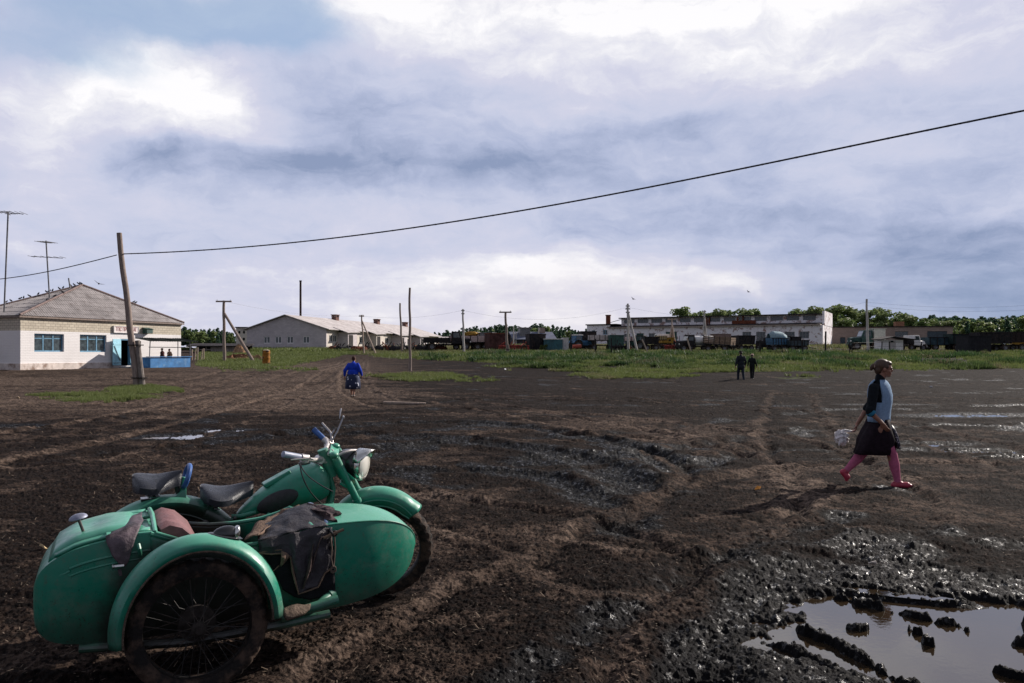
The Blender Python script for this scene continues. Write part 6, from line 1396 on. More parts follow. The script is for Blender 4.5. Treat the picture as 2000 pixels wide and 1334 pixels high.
# ------------------------------------------------------------ vehicles and machinery in the yard
def wheel_at(e, x, y, r, w=.28, m=None):
    wh = empty('wheel'); wh.parent = e; L = Matrix.Translation((x, y, r)) @ AX
    mb = MB(); mb.lathe([(r*.55, -w/2), (r*.85, -w/2-.01), (r*.98, -w*.38), (r, -w*.2), (r, w*.2), (r*.98, w*.38), (r*.85, w/2+.01), (r*.55, w/2)], 20, M=L); mb.build('tyre', TYRE, wh)
    mb = MB(); mb.lathe([(0, w*.35), (r*.2, w*.40), (r*.3, w*.22), (r*.5, w*.28), (r*.57, w*.5), (r*.57, -w*.5), (r*.3, -w*.25), (0, -w*.3)], 16, M=L); mb.build('rim', m or METAL, wh)
def place(name, px, d, rz, lab, cat, dz=0):
    g = GP(px, d); return empty(name, (g.x, g.y, g.z+dz), rz, lab, cat)
def cab(e, x, m, w=2.1, h=1.5, z=.8, hood=True, L=1.5, dirn=1):
    c = empty('cab'); c.parent = e; mb = MB(); s = dirn
    P = [(x, z), (x+s*L, z), (x+s*L, z+h*.5), (x+s*(L-.25), z+h), (x+s*.05, z+h)]
    mb.loft([[Vector((a, y, b)) for a, b in P] for y in (-w/2, w/2)], cap=True); mb.build('cab_shell', m, c, smooth=0, bevel=.05)
    for y in (-w/2-.006, w/2+.006):
        mb = MB(); mb.add([(x+s*.25, y, z+h*.52), (x+s*(L-.22), y, z+h*.52), (x+s*(L-.35), y, z+h*.9), (x+s*.25, y, z+h*.9)], [(0, 1, 2, 3)]); mb.build('side_window', PANE, c, smooth=0, solid=.01)
    mb = MB(); mb.add([(x+s*(L+.012), -w*.42, z+h*.54), (x+s*(L+.012), w*.42, z+h*.54), (x+s*(L-.22), w*.42, z+h*.94), (x+s*(L-.22), -w*.42, z+h*.94)], [(0, 1, 2, 3)]); mb.build('windscreen', PANE, c, smooth=0, solid=.01)
    if hood:
        mb = MB(); mb.loft([[Vector((x+s*t, y*k, zz)) for y, zz in ((-w*.36, z-.1), (-w*.38, z+h*.42*q), (-w*.25, z+h*.5*q), (w*.25, z+h*.5*q), (w*.38, z+h*.42*q), (w*.36, z-.1))] for t, k, q in ((L+.01, 1, 1), (L+.6, .95, .97), (L+1.15, .85, .88))]); mb.build('bonnet', m, c, smooth=30)
        for y in (-w*.42, w*.42): mb = MB(); mb.ell((x+s*(L+1.1), y*.8, z+.25), (.08, .12, .12), 10, 6); mb.build('headlight', GLASS, c)
        for y in (-w*.47, w*.47): mb = MB(); mb.loft([[Vector((x+s*(L+.65)+.55*math.cos(t), y+q, .5+.55*math.sin(t))) for q in (-.16, .16)] for t in [math.pi*i/10 for i in range(11)]], closed=False, cap=False); mb.build('wing', m, c, solid=.02)
def slat_body(e, x0, x1, w, z0, h, m, m2, k=6, tilt=0.0):
    b = empty('load_body'); b.parent = e; b.rotation_euler = (0, tilt, 0)
    mb = MB(); mb.bx(x0, x1, -w/2, w/2, z0, z0+.1); mb.build('bed', m2, b, smooth=0)
    for y in (-w/2, w/2):
        mb = MB(); n = 4
        for i in range(n): mb.bx(x0, x1, y-.02, y+.02, z0+.13+h*i/n, z0+.13+h*(i+.82)/n)
        mb.build('side_boards', m, b, smooth=0)
        mb = MB()
        for i in range(k+1): xx = x0+(x1-x0)*i/k; mb.bx(xx-.04, xx+.04, y-.055 if y < 0 else y+.022, y-.022 if y < 0 else y+.055, z0-.05, z0+h+.15)
        mb.build('stakes', m2, b, smooth=0)
    for xx in (x0, x1-.04):
        mb = MB()
        for i in range(4): mb.bx(xx, xx+.04, -w/2+.03, w/2-.03, z0+.13+h*i/4, z0+.13+h*(i+.82)/4)
        mb.build('end_boards', m, b, smooth=0)
def truck(px, d, rz, lab, cabm, bodym, L=3.2, hood=True, dark=DARKM, body='slat', h=.6, boxh=1.6, s=1.0):
    s *= .85 if 1100 < px < 1620 else 1
    e = place('truck', px, d, rz, lab, 'truck'); e.scale = (s, s, s)
    mb = MB(); mb.bx(-L, 2.2, -.42, -.30, .62, .80); mb.bx(-L, 2.2, .30, .42, .62, .80); mb.bx(2.1, 2.25, -1.0, 1.0, .5, .7); mb.build('chassis', dark, e, smooth=0)
    for x in (1.7 if hood else .6, -L+.8) + ((-L+1.8,) if L > 3.8 else ()):
        for y in (-.9, .9): wheel_at(e, x, y, .5)
    cab(e, -.05, cabm, hood=hood, L=1.25)
    if body == 'slat': slat_body(e, -L-.2, -.2, 2.3, .95, h, bodym, dark)
    elif body == 'box':
        mb = MB(); mb.bx(-L-.2, -.15, -1.1, 1.1, .9, .9+boxh); mb.build('van_body', bodym, e, smooth=0, bevel=.05); mb = MB(); mb.bx(-L-.215, -L-.2, -.45, -.05, .9+boxh*.35, .9+boxh*.7); mb.build('rear_window', DARKIN, e, smooth=0); mb = MB(); mb.bx(-L-.3, 0, -1.16, 1.16, .9+boxh, .96+boxh); mb.build('van_roof', bodym, e, smooth=0)
    elif body == 'tank':
        mb = MB(); x0, x1 = -L-.2, -.25; M = Matrix.Translation((x0, 0, 1.65)) @ Matrix.Rotation(rad(90), 4, 'Y') @ Matrix.Diagonal((.82, 1.05, 1, 1)); T_ = x1-x0
        mb.lathe([(0, -.12), (.5, -.08), (.75, 0), (.78, .1), (.78, T_*.48), (.81, T_*.485), (.81, T_*.515), (.78, T_*.52), (.78, T_-.1), (.75, T_), (.5, T_+.08), (0, T_+.12)], 28, M=M); mb.build('tank', bodym, e)
        mb = MB(); mb.tube([((x0+x1)/2, 0, 2.2), ((x0+x1)/2, 0, 2.5)], .22, 12); mb.bx(x0+.2, x1-.2, -.5, .5, .85, 1.05); mb.build('hatch', METAL, e)
    elif body == 'dump':
        mb = MB(); mb.loft([[Vector((x, y, z)) for x, z in ((-L-.5, 1.35), (-L, .95), (-.3, .95), (-.2, 2.15), (.2, 2.2), (-.1, 2.2), (-L-.4, 2.1))] for y in (-1.15, 1.15)]); mb.build('tipper', bodym, e, smooth=0)
    return e
def tractor(px, d, rz, lab, m, roof=None, s=1.0):
    s *= .85 if 1100 < px < 1620 else 1
    e = place('tractor', px, d, rz, lab, 'tractor'); e.scale = (s, s, s)
    for y in (-.75, .75): wheel_at(e, -.3, y, .72, .38); wheel_at(e, 1.75, y*.9, .42, .22)
    mb = MB(); mb.loft([[Vector((x, y, z)) for y, z in ((-.28, .7), (-.3, 1.25), (-.2, 1.38), (.2, 1.38), (.3, 1.25), (.28, .7))] for x in (.5, 1.2, 2.15)]); mb.build('bonnet', m, e, smooth=30)
    mb = MB(); mb.bx(-.5, 2.2, -.2, .2, .45, .7); mb.tube([(1.3, .22, 1.3), (1.3, .22, 2.1)], .04, 6); mb.build('chassis', DARKM, e, smooth=0)
    c = empty('cab'); c.parent = e
    mb = MB(); mb.loft([[Vector((x, y, z)) for x, z in ((-.75, 1.0), (.48, 1.0), (.40, 2.1), (-.65, 2.1))] for y in (-.62, .62)]); mb.build('cab_shell', m, c, smooth=0)
    mb = MB(); mb.bx(-.8, .55, -.72, .72, 2.1, 2.22); mb.build('cab_roof', roof or m, c, smooth=0, bevel=.04)
    for y in (-.635, .635): mb = MB(); mb.add([(-.55, y, 1.35), (.33, y, 1.35), (.30, y, 2.0), (-.5, y, 2.0)], [(0, 1, 2, 3)]); mb.build('side_window', PANE, c, smooth=0, solid=.01)
    for y in (-.75, .75): mb = MB(); mb.loft([[Vector((-.3+.80*math.cos(t), y+q, .72+.80*math.sin(t))) for q in (-.22, .22)] for t in [rad(30+130*i/10) for i in range(11)]], closed=False, cap=False); mb.build('mudguard', m, e, solid=.03)
    return e
def trailer(px, d, rz, lab, m, L=3.4, h=.9, m2=DARKM, kind='slat', tilt=0.0, axles=2, s=1.0, z=.9):
    s *= .85 if 1100 < px < 1620 else 1
    e = place('trailer', px, d, rz, lab, 'trailer'); e.scale = (s, s, s)
    mb = MB(); mb.bx(-L/2, L/2, -.4, -.3, .6, .75); mb.bx(-L/2, L/2, .3, .4, .6, .75); mb.tube([(L/2, 0, .65), (L/2+1.2, 0, .4)], .05, 6); mb.build('chassis', DARKM, e, smooth=0)
    for x in ((-L*.3, L*.3) if axles == 2 else (0,)):
        for y in (-.85, .85): wheel_at(e, x, y, .42, .24)
    if kind == 'slat': slat_body(e, -L/2, L/2, 2.1, z, h, m, m2, 5, tilt)
    else:
        mb = MB(); mb.loft([[Vector((x, y, z_)) for x, z_ in ((-L/2+.1, z), (L/2-.1, z), (L/2, z+h), (-L/2, z+h))] for y in (-1.05, 1.05)]); b = mb.build('hopper', m, e, smooth=0)
        mb = MB()
        for i in range(6): xx = -L/2+.2+(L-.4)*i/5; mb.bx(xx-.04, xx+.04, -1.10, -1.052, z, z+h)
        mb.bx(-L/2-.05, L/2+.05, -1.12, -1.05, z+h-.08, z+h); mb.build('ribs', m2, b, smooth=0)
    return e
def container(px, d, rz, lab, m, L, h, w=2.2, m2=None):
    e = place('container', px, d, rz, lab, 'container'); mb = MB(); n = int(L/.14)
    P = [Vector((-L/2+L*i/n, -w/2-(.03 if i % 2 else 0), 0)) for i in range(n+1)]
    mb.loft([[p+Vector((0, 0, .1)) for p in P], [p+Vector((0, 0, h)) for p in P]], closed=False, cap=False); mb.bx(-L/2, L/2, -w/2+.01, w/2, .1, h); mb.build('shell', m, e, smooth=0)
    mb = MB(); mb.bx(-L/2-.05, L/2+.05, -w/2-.08, w/2+.05, h, h+.10); mb.build('roof', m2 or m, e, smooth=0); mb = MB(); mb.bx(-L/2-.05, L/2+.05, -w/2-.07, w/2+.05, 0, .1); mb.build('base_rail', m, e, smooth=0)
    return e
def harrow(px, d, rz, lab, m, L=3.0, s=1.0, seed=0):
    e = place('harrow', px, d, rz, lab, 'farm implement'); rs = random.Random(seed); mb = MB()
    for y in (-.5, .1, .6): mb.tube([(-L/2, y, .62+.1*y), (L/2, y, .66)], .05, 6)
    for k in range(8): x = -L/2+L*k/7; mb.tube([(x, -.5, .62), (x+.15, .6, .66)], .035, 5); mb.tube([(x, -.5, .6), (x-.12, -.6, .12)], .03, 5)
    for k in range(5): x = rs.uniform(-L/2, L/2); mb.tube([(x, rs.uniform(-.4, .5), .6), (x+rs.uniform(-.5, .5), rs.uniform(-.4, .4), rs.uniform(.9, 1.35))], .045, 5)
    mb.build('frame', m, e)
    for k in range(5):
        x = -L/2+.2+(L-.4)*k/4; q = MB(); q.lathe([(0, -.02), (.28, .0), (.33, .03), (.33, .045), (.0, .03)], 16, M=Matrix.Translation((x, -.3, .34)) @ AX); q.build('disc', m, e)
    for y in (-.7, .7): wheel_at(e, L*.35, y, .36, .18, RUST)
    return e
REDM = mat('faded_red', (.30, .07, .05), .7, var=.4, vs=4); RED2 = mat('red_implement', (.26, .05, .04), .75, var=.5, vs=4, col2=(.10, .05, .04), c2s=5); YEL = mat('yellow_paint', (.30, .17, .03), .7, var=.3, vs=3); BLUET = mat('blue_tractor', (.04, .13, .24), .6, var=.4, vs=3); CYAN = mat('cyan_canvas', (.24, .33, .37), .8, var=.25, vs=3)
PINKW = mat('pinkish_boards', (.52, .40, .38), .85, var=.25, vs=4)
# left of centre
truck(882, 98, .1, 'dark truck with an open body at the left end of the machine row', DARKM, DARKM, body='slat', h=.5)
trailer(912, 99, .05, 'trailer with pale pinkish side boards and a yellow load left of the white-cabbed truck', PINKW, L=4.4, h=.75)
mb = MB(); mb.ell((0, 0, 0), (.9, .5, .3), 14, 8, fn=lump); o = mb.build('yellow_machine', YEL); g = GP(921, 99); o.location = (g.x, g.y, g.z+2.0); tag(o, 'yellow engine casing riding on the pinkish trailer', 'machine')
truck(939, 100, 2.9, 'truck with a tall white cab facing left beside the pinkish trailer', WHITEP, METAL, body='box', boxh=1.3, L=1.6, hood=False, s=.95)
container(967, 96, .3, 'short rusty brown container between the white cab and the crossarm pole', mat('rust_dark', (.075, .035, .032), .85, var=.5, vs=2), 2.0, 2.0, m2=RUST)
container(975, 101, .1, 'dark low hut behind the rusty container', DARKM, 2.6, 1.7)
harrow(1003, 93, .1, 'red disc harrow right of the crossarm pole', RED2, 3.4, seed=1)
harrow(1020, 96, -.2, 'rust-red cultivator standing nearer the teal container', RUST, 2.6, seed=2)
harrow(983, 97, .4, 'dark red rake left of the crossarm pole', RED2, 1.8, seed=3)
container(1046, 96, .2, 'black box wagon just left of the small green bush', DARKM, 2.0, 1.9)
container(1080, 94, .0, 'teal ribbed container with a pale roof edge', TEAL, 2.15, 1.35, m2=WHITEP)
container(1104, 94.5, .0, 'pale grey upright cabinet beside the teal container', mat('pale_cabinet', (.55, .52, .52), .8, var=.15), .72, 1.45, w=1.0)
tractor(1128, 98, .4, 'blue tractor with red and white trim left of the annex', BLUET, WHITEP)
mb = MB(); mb.tube([(-.5, 0, .5), (.5, .1, .55)], .22, 12); o = mb.build('red_drum', REDM); o.location = GP(1127, 94); tag(o, 'small red drum lying in front of the blue tractor', 'drum')
container(1147, 101, .1, 'dark open shed in front of the annex wall', DARKM, 1.9, 2.2)
trailer(1175, 98, .0, 'trailer with two pale rails before the annex', mat('pale_rail', (.45, .40, .38), .8, var=.3), L=3.8, h=.7, z=1.35)
container(1202, 97, .05, 'dark green cabin left of the three-armed concrete pole', DKGREEN, 1.7, 1.75)
trailer(1233, 100, .0, 'cart with light slats right of the three-armed pole', PINKW, L=1.6, h=.6, z=1.2)
harrow(1212, 91, .2, 'dark harrow in the weeds before the green cabin', DARKM, 2.4, seed=4)
tractor(1250, 99, 2.7, 'dark green tractor behind the small bush', DKGREEN, DARKM, s=.95)
trailer(1270, 96, .05, 'black hopper trailer before the workshop windows', DARKM, L=2.1, h=1.05, kind='hop')
trailer(1291, 99, .0, 'cart with yellowish boards beside the black hopper', mat('yellow_boards', (.45, .34, .16), .85, var=.3), L=1.3, h=.5, z=1.4)
truck(1296, 104, 1.9, 'white-cabbed machine with an orange roof in front of the workshop gate', WHITEP, YEL, body='box', boxh=.8, L=1.2, hood=False)
harrow(1318, 95, .1, 'low red implement frame between the black hopper and tank truck', RED2, 2.6, seed=5)
tractor(1345, 97, 3.0, 'dark tractor standing left of the tank truck', DARKM)
truck(1352, 93, 3.3, 'tank truck with a white cylindrical tank and dark cab', DARKM, WHITEP, body='tank', L=3.0, s=.92)
truck(1420, 101, .5, 'van truck with a boxy brown body behind the slatted trailer', DARKM, mat('brown_van', (.20, .14, .12), .8, var=.3), body='box', boxh=1.6, L=2.5, s=.9)
trailer(1404, 92, -.6, 'tilted trailer with dark slatted wooden sides in front of the brown van', mat('slat_wood', (.20, .14, .10), .85, var=.4), L=3.8, h=1.0, tilt=.07)
trailer(1452, 94, .2, 'large black tipping trailer right of the slatted one', DARKM, L=2.5, h=1.25, kind='hop')
truck(1500, 98, .6, 'dark tractor-truck left of the blue wagon', DARKM, DARKM, body='slat', L=1.6, s=.8)
tractor(1507, 96, 2.8, 'dark tractor with red trim left of the cyan canvas', DARKM, RUST)
cw = trailer(1517, 93, .1, 'blue wagon with a pale cyan canvas cover', BLUET, L=2.3, h=.9, kind='hop')
mb = MB(); mb.loft([[Vector((x, 1.0*math.cos(t)*k, 1.8+.95*math.sin(t)*k)) for t in [math.pi*i/10 for i in range(11)]] for x, k in ((-1.2, .65), (-.6, 1), (.6, .9), (1.3, .45))], closed=False, cap=False); mb.build('canvas', CYAN, cw, smooth=30, solid=.02)
truck(1541, 97, 3.1, 'dark combine-like truck behind the long grey-blue trailer', DARKM, DARKM, body='box', boxh=1.2, L=1.4, s=.9)
trailer(1556, 92, .0, 'long low grey-blue trailer in front of the right workshop window', mat('dark_blue_grey', (.03, .05, .065), .6, var=.4, vs=2), L=2.7, h=.75, kind='hop', z=.8)
# right
truck(1699, 98, 3.0, 'green van truck with a bright white rear body and window', DKGREEN, mat('cream_body', (.62, .62, .52), .6, var=.15), body='box', boxh=1.55, L=1.2, s=1.05)
truck(1775, 95, .3, 'white truck with its bonnet raised right of the white shed', WHITEP, DARKM, body='slat', L=1.2, s=.8)
trailer(1842, 96, .0, 'slate-blue trailer in front of the garage gate', mat('slate_blue', (.035, .06, .075), .7, var=.4, vs=2), L=4.6, h=.9, kind='hop', z=.7)
trailer(1875, 95, .0, 'dark greenish trailer right of the slate-blue one', mat('deep_green_grey', (.02, .035, .035), .8, var=.4), L=3.0, h=1.2, kind='hop', z=.8)
container(1901, 86, .05, 'big black box container at the right standing on dark feet', mat('black_box', (.022, .022, .026), .8, var=.3), 2.5, 1.75)
trailer(1935, 92, .0, 'dark wagon behind the big black container', DARKM, L=3.8, h=1.3, kind='hop', z=.9)
trailer(1968, 94, .0, 'dark wagon with a brown load near the right edge', mat('brown_black', (.035, .025, .024), .9, var=.4), L=3.8, h=1.25, kind='hop', z=1.0)
tractor(2003, 97, 3.0, 'yellow machine half hidden at the right edge of the frame', YEL, YEL, s=.75)
# fence before the workshop
fe = empty('wire_fence', GP(1430, 84), 0, 'sagging wire fence on dark posts in front of the workshop and garage', 'fence'); O = fe.location.copy(); tops = []
for k, px in enumerate((1352, 1432, 1484, 1528, 1567, 1612, 1660, 1664, 1722, 1738, 1800)):
    d = 82 if px < 1700 else 85; g = GP(px, d)-O; h = (1.5 if px in (1484, 1567) else 1.25)*(1.9 if px == 1612 else 1); th = .09 if px in (1484, 1567, 1612) else .05
    mb = MB(); mb.tube([g+Vector((0, 0, -.2)), g+Vector((.04*(k % 3-1), 0, h))], th, 6); mb.build('post', DARKM, fe); tops.append(g+Vector((0, 0, min(h, 1.25))))
for f in (.95, .6, .25):
    mb = MB()
    for a, b in zip(tops[:-1], tops[1:]):
        a2 = a.copy(); b2 = b.copy(); a2.z -= 1.25*(1-f); b2.z -= 1.25*(1-f); mb.tube([a2, b2], .012, 4)
    mb.build('wire', DARKM, fe)
for k, (px, d, h, ln) in enumerate(((1115, 84, 2.0, .0), (1163, 82, 1.6, .0), (1194, 82, 1.7, .0), (1330, 83, 1.3, .1), (1268, 84, 1.5, -.5), (1352, 86, 1.6, -.35))):
    g = GP(px, d); mb = MB(); mb.tube([(0, 0, -.2), (ln*h, 0, h)], .08, 6); o = mb.build('fence_post', DARKM if k < 4 else WOODL); o.location = g
    tag(o, ['dark upright post by the pale cabinet', 'dark post before the annex trailer', 'dark post before the dark green cabin', 'short dark post before the low red implement', 'pale leaning stick before the black hopper', 'pale leaning stick beside the tank truck'][k], 'post')
# low junk strewn along the barn
random.seed(4)
for k, (px, d) in enumerate(((655, 104), (668, 103), (690, 104), (700, 101), (723, 102), (745, 101), (760, 101), (775, 100), (795, 101), (812, 102), (826, 100), (842, 99), (855, 99))):
    g = GP(px, d); mb = MB(); 
    for j in range(7): a = Vector((random.uniform(-1.1, 1.1), random.uniform(-.5, .5), random.uniform(0, .4))); mb.tube([a, a+Vector((random.uniform(-.9, .9), 0, random.uniform(.1, 1.0)))], .06, 5)
    mb.ell((0, 0, .25), (1.1, .6, .45), 12, 6, fn=lump); o = mb.build('scrap_heap', DARKM if k % 3 else RUST, smooth=30); o.location = g
    tag(o, 'dark scrap heap along the barn porches, %s from the left of thirteen' % ['first', 'second', 'third', 'fourth', 'fifth', 'sixth', 'seventh', 'eighth', 'ninth', 'tenth', 'eleventh', 'twelfth', 'last'][k], 'heap', 'scrap heaps along the barn')
# flying birds
for px, py, d, lab in ((1237, 584, 80, 'dark bird flying above the three-armed concrete pole'), (1462, 570, 90, 'tiny dark bird flying right of centre over the workshop'), (193, 554, 50, 'tiny dark bird flying right of the shop roof peak')):
    mb = MB(); mb.add([(-.32, 0, .10), (-.12, .06, .02), (0, 0, 0), (-.12, -.06, .03), (.12, .06, .02), (.32, 0, .10), (.12, -.06, .03)], [(0, 1, 2, 3), (2, 4, 5, 6)]); mb.ell((0, 0, 0), (.05, .16, .05), 8, 6); o = mb.build('flying_bird', MATS['pigeon_grey'], solid=.01); o.location = W2(px, py, d); o.rotation_euler = (0, .4, .5); tag(o, lab, 'bird')
# ------------------------------------------------------------ people
SKIN = mat('skin', (.36, .19, .13), .55, var=.12, vs=20)
SKINT = mat('tanned_skin', (.28, .13, .085), .55, var=.12, vs=20)
HAIRB = mat('brown_hair', (.060, .030, .015), .55, var=.4, vs=40, stretch=(1, 1, .2))
HAIRD = mat('dark_hair', (.03, .02, .017), .6, var=.4, vs=40)
def merge(parts, name, m, parent, voxel, smooth_it=4):
    """one continuous skin grown round overlapping limbs"""
    mb = MB()
    for fn in parts: fn(mb)
    me = bpy.data.meshes.new(name); me.from_pydata([tuple(v) for v in mb.v], [], mb.f); o = bpy.data.objects.new(name, me); COL.objects.link(o)
    r = o.modifiers.new('r', 'REMESH'); r.mode = 'VOXEL'; r.voxel_size = voxel
    s = o.modifiers.new('s', 'SMOOTH'); s.factor = .5; s.iterations = smooth_it
    bpy.context.view_layer.update(); dg = bpy.context.evaluated_depsgraph_get(); me2 = bpy.data.meshes.new_from_object(o.evaluated_get(dg)); bpy.data.objects.remove(o)
    me2.name = name; me2.materials.clear(); me2.materials.append(m); me2.shade_smooth(); o = bpy.data.objects.new(name, me2); COL.objects.link(o); o.parent = parent
    return o
def cap_(a, b, ra, rb, n=14):
    a, b = Vector(a), Vector(b)
    def f(mb):
        d = (b-a); L = d.length; t = d.normalized()
        pts = []; rs = []
        for k in range(1, 6): an = math.pi/2*k/6; pts.append(a-t*ra*math.cos(an)); rs.append(ra*math.sin(an))
        for k in range(5): pts.append(a+d*k/4); rs.append(ra+(rb-ra)*k/4)
        for k in range(1, 6): an = math.pi/2*k/6; pts.append(b+t*rb*math.sin(an)); rs.append(rb*math.cos(an))
        mb.tube(pts, rs, n)
    return f
def el_(c, r, R=None): return lambda mb: mb.ell(c, r, 18, 12, R=R)
def shell(rings, name, m, parent, th=.006, smooth=60, n=20, wr=0, cap=False, seed=0):
    """rings: (centre, rx, ry, yaw) -> hollow garment"""
    out = []
    for j, (c, rx, ry, yaw) in enumerate(rings):
        R_ = []
        for k in range(n):
            t = 2*math.pi*k/n; w = 1+wr*math.sin(5*t+seed+j*.4)+wr*.6*math.sin(9*t+j)
            x, y = rx*math.cos(t)*w, ry*math.sin(t)*w
            R_.append(Vector(c)+Vector((x*math.cos(yaw)-y*math.sin(yaw), x*math.sin(yaw)+y*math.cos(yaw), 0)))
        out.append(R_)
    mb = MB(); mb.loft(out, cap=cap); return mb.build(name, m, parent, smooth=smooth, solid=th)
def head_parts(c, s=1.0, yaw=0.0, tilt=0.0):
    """c: middle of the skull; faces +x turned by yaw"""
    c = Vector(c); R = Matrix.Rotation(yaw, 3, 'Z') @ Matrix.Rotation(tilt, 3, 'Y')
    def P(x, y, z): return c+R @ Vector((x, y, z))*s
    E = lambda p, r, q=R: el_(P(*p), tuple(k*s for k in r), q)
    return [E((0, 0, .015), (.092, .074, .092)), E((.030, 0, -.045), (.062, .055, .070)), E((.062, 0, -.085), (.030, .030, .024)),
            E((.094, 0, -.020), (.018, .011, .022)), E((.086, 0, -.062), (.012, .022, .008)), E((.078, .028, .008), (.02, .022, .012)), E((.078, -.028, .008), (.02, .022, .012)),
            E((0, .076, -.012), (.018, .009, .028)), E((0, -.076, -.012), (.018, .009, .028)), E((.045, .042, -.035), (.028, .018, .022)), E((.045, -.042, -.035), (.028, .018, .022))], P, R
def eyes(P, R, s, parent, m=None):
    for y in (.029, -.029):
        mb = MB(); mb.ell(P(.084, y, -.004), (.009*s, .013*s, .007*s), 10, 6, R=R); mb.build('eye', m or mat('eye_dark', (.03, .02, .015), .3), parent)
def hand_parts(w, d, s=1.0, curl=.5, side=1, palm=None):
    """wrist w, direction d of the hand; fingers curl towards palm normal"""
    w = Vector(w); d = Vector(d).normalized(); pn = Vector(palm or (1, 0, 0)); pn = (pn-d*pn.dot(d)).normalized(); sd_ = d.cross(pn).normalized()*side
    out = []
    for k, (o, L) in enumerate(((-.027, .060), (-.009, .070), (.010, .066), (.027, .052))):
        b = w+d*.075*s+sd_*o*s; out.append(cap_(w+sd_*o*.6*s+d*.01*s, b, .014*s, .011*s, 8)); p = b; a = curl*(.35+.05*k); q = d
        for j in range(3):
            q = (q*math.cos(a)+pn*math.sin(a)).normalized(); e = p+q*L*s*(.42, .33, .25)[j]; out.append(cap_(p, e, (.0095-.001*j)*s, (.0088-.001*j)*s, 8)); p = e
    t0 = w+d*.02*s-sd_*.022*s; t1 = t0+(d*.5-sd_*.75+pn*.35).normalized()*.038*s; t2 = t1+(d*.85-sd_*.25+pn*.4).normalized()*.030*s
    out += [cap_(t0, t1, .013*s, .0105*s, 8), cap_(t1, t2, .0105*s, .009*s, 8)]
    return out
# ---- the girl walking right
GD = 9.65; GS = 161.0
gx, gy = (1712-1000)/FPX*GD, GD
gz0 = float(terrain(np.array([gx]), np.array([gy]))[0][0])
girl = empty('person', (gx, gy, 0), 0, 'girl in a light blue vest, dark skirt and pink tights striding right across the mud', 'person')
def G_(px, py, y=0.0): return Vector(((px-1712)/GS, y, HCAM-(py-YH)/GS))
hd_c = G_(1725, 719, -.01); HY = rad(-14)
hp, P, R = head_parts(hd_c, .97, HY, rad(4))
shR = G_(1697, 757, -.13); shL = G_(1736, 757, .12); elR = G_(1685, 803, -.21); wrR = G_(1706, 823, -.22); elL = G_(1708, 800, .20); wrL = G_(1690, 832, .23)
hipR = G_(1708, 838, -.09); hipL = G_(1718, 838, .08); knF = G_(1735, 886, -.10); anF = G_(1744, 938, -.12); knB = G_(1693, 884, .08); anB = G_(1660, 921, .10)
chest = G_(1717, 772, 0); waist = G_(1716, 815, 0); neck = G_(1719, 742, 0)
body = hp+[cap_(neck+Vector((0, 0, -.03)), hd_c+Vector((-.02, 0, -.06)), .048, .044), el_(chest, (.105, .155, .15), Matrix.Rotation(rad(-25), 3, 'Z')), el_(chest+Vector((0, 0, .085)), (.085, .155, .06), Matrix.Rotation(rad(-25), 3, 'Z')), el_(waist, (.095, .125, .13)), el_(G_(1713, 838), (.115, .15, .11)),
    cap_(shR, elR, .043, .035), cap_(elR, wrR, .034, .023), cap_(shL, elL, .043, .035), cap_(elL, wrL, .034, .023),
    cap_(hipR, knF, .085, .052), cap_(knF+Vector((-.01, 0, -.02)), knF.lerp(anF, .35), .050, .052), cap_(knF.lerp(anF, .35), anF, .052, .034), cap_(hipL, knB, .085, .052), cap_(knB, knB.lerp(anB, .4), .050, .052), cap_(knB.lerp(anB, .4), anB, .052, .034)]
body += hand_parts(wrR, (.55, -.05, -.80), .95, .55, 1, (1, .6, .4)) + hand_parts(wrL, (-.25, 0, -.9), .95, 1.9, 1, (-1, .3, 0))
merge(body, 'body', SKINT, girl, .0062, 3)
eyes(P, R, .97, girl)
# hair: cap with a swept fringe and a bun with an elastic at the back
hair = [el_(P(-.022, 0, .030), (.094, .082, .084), R), el_(P(.035, 0, .062), (.056, .064, .036), R), el_(P(.068, .008, .052), (.022, .048, .016), R), el_(P(-.06, 0, -.02), (.045, .070, .065), R), el_(P(-.122, .0, .012), (.032, .032, .036), R), el_(P(-.142, 0, -.010), (.020, .022, .034), R), el_(P(-.1, 0, .02), (.035, .03, .03), R), el_(P(.012, -.068, .02), (.035, .016, .035), R), el_(P(.012, .068, .02), (.035, .016, .035), R)]
merge(hair, 'hair', HAIRB, girl, .007, 3)
mb = MB(); mb.ell(P(-.108, 0, .018), (.016, .036, .036), 12, 8, R=R); mb.build('hair_tie', mat('tie_cream', (.55, .42, .33), .6), girl)
# dark jumper under a light blue knitted vest
NAVY = mat('dark_jumper', (.007, .009, .012), .85, var=.4, vs=30); VEST = mat('blue_vest', (.22, .33, .48), .85, var=.15, vs=60, bump=.4, bs=160)
jp = [el_(chest, (.117, .170, .16), Matrix.Rotation(rad(-25), 3, 'Z')), el_(chest+Vector((0, 0, .09)), (.095, .170, .062), Matrix.Rotation(rad(-25), 3, 'Z')), el_(waist, (.108, .14, .14)), cap_(neck+Vector((-.005, 0, -.04)), neck+Vector((.0, 0, .035)), .066, .055),
      cap_(shR, elR, .060, .054), cap_(elR+Vector((-.005, 0, .03)), elR, .055, .052), cap_(shL, elL, .058, .052)]
merge(jp, 'jumper', NAVY, girl, .009, 3)
mb = MB(); mb.tube([elR+Vector((-.005, 0, .01)), elR+(wrR-elR)*.16], [.058, .052], 14); mb.build('cuff', mat('blue_cuff', (.03, .17, .28), .7), girl)
yw = rad(-42)
def vr(px, py, rx, ry): return (G_(px, py, -.008), rx, ry, yw)
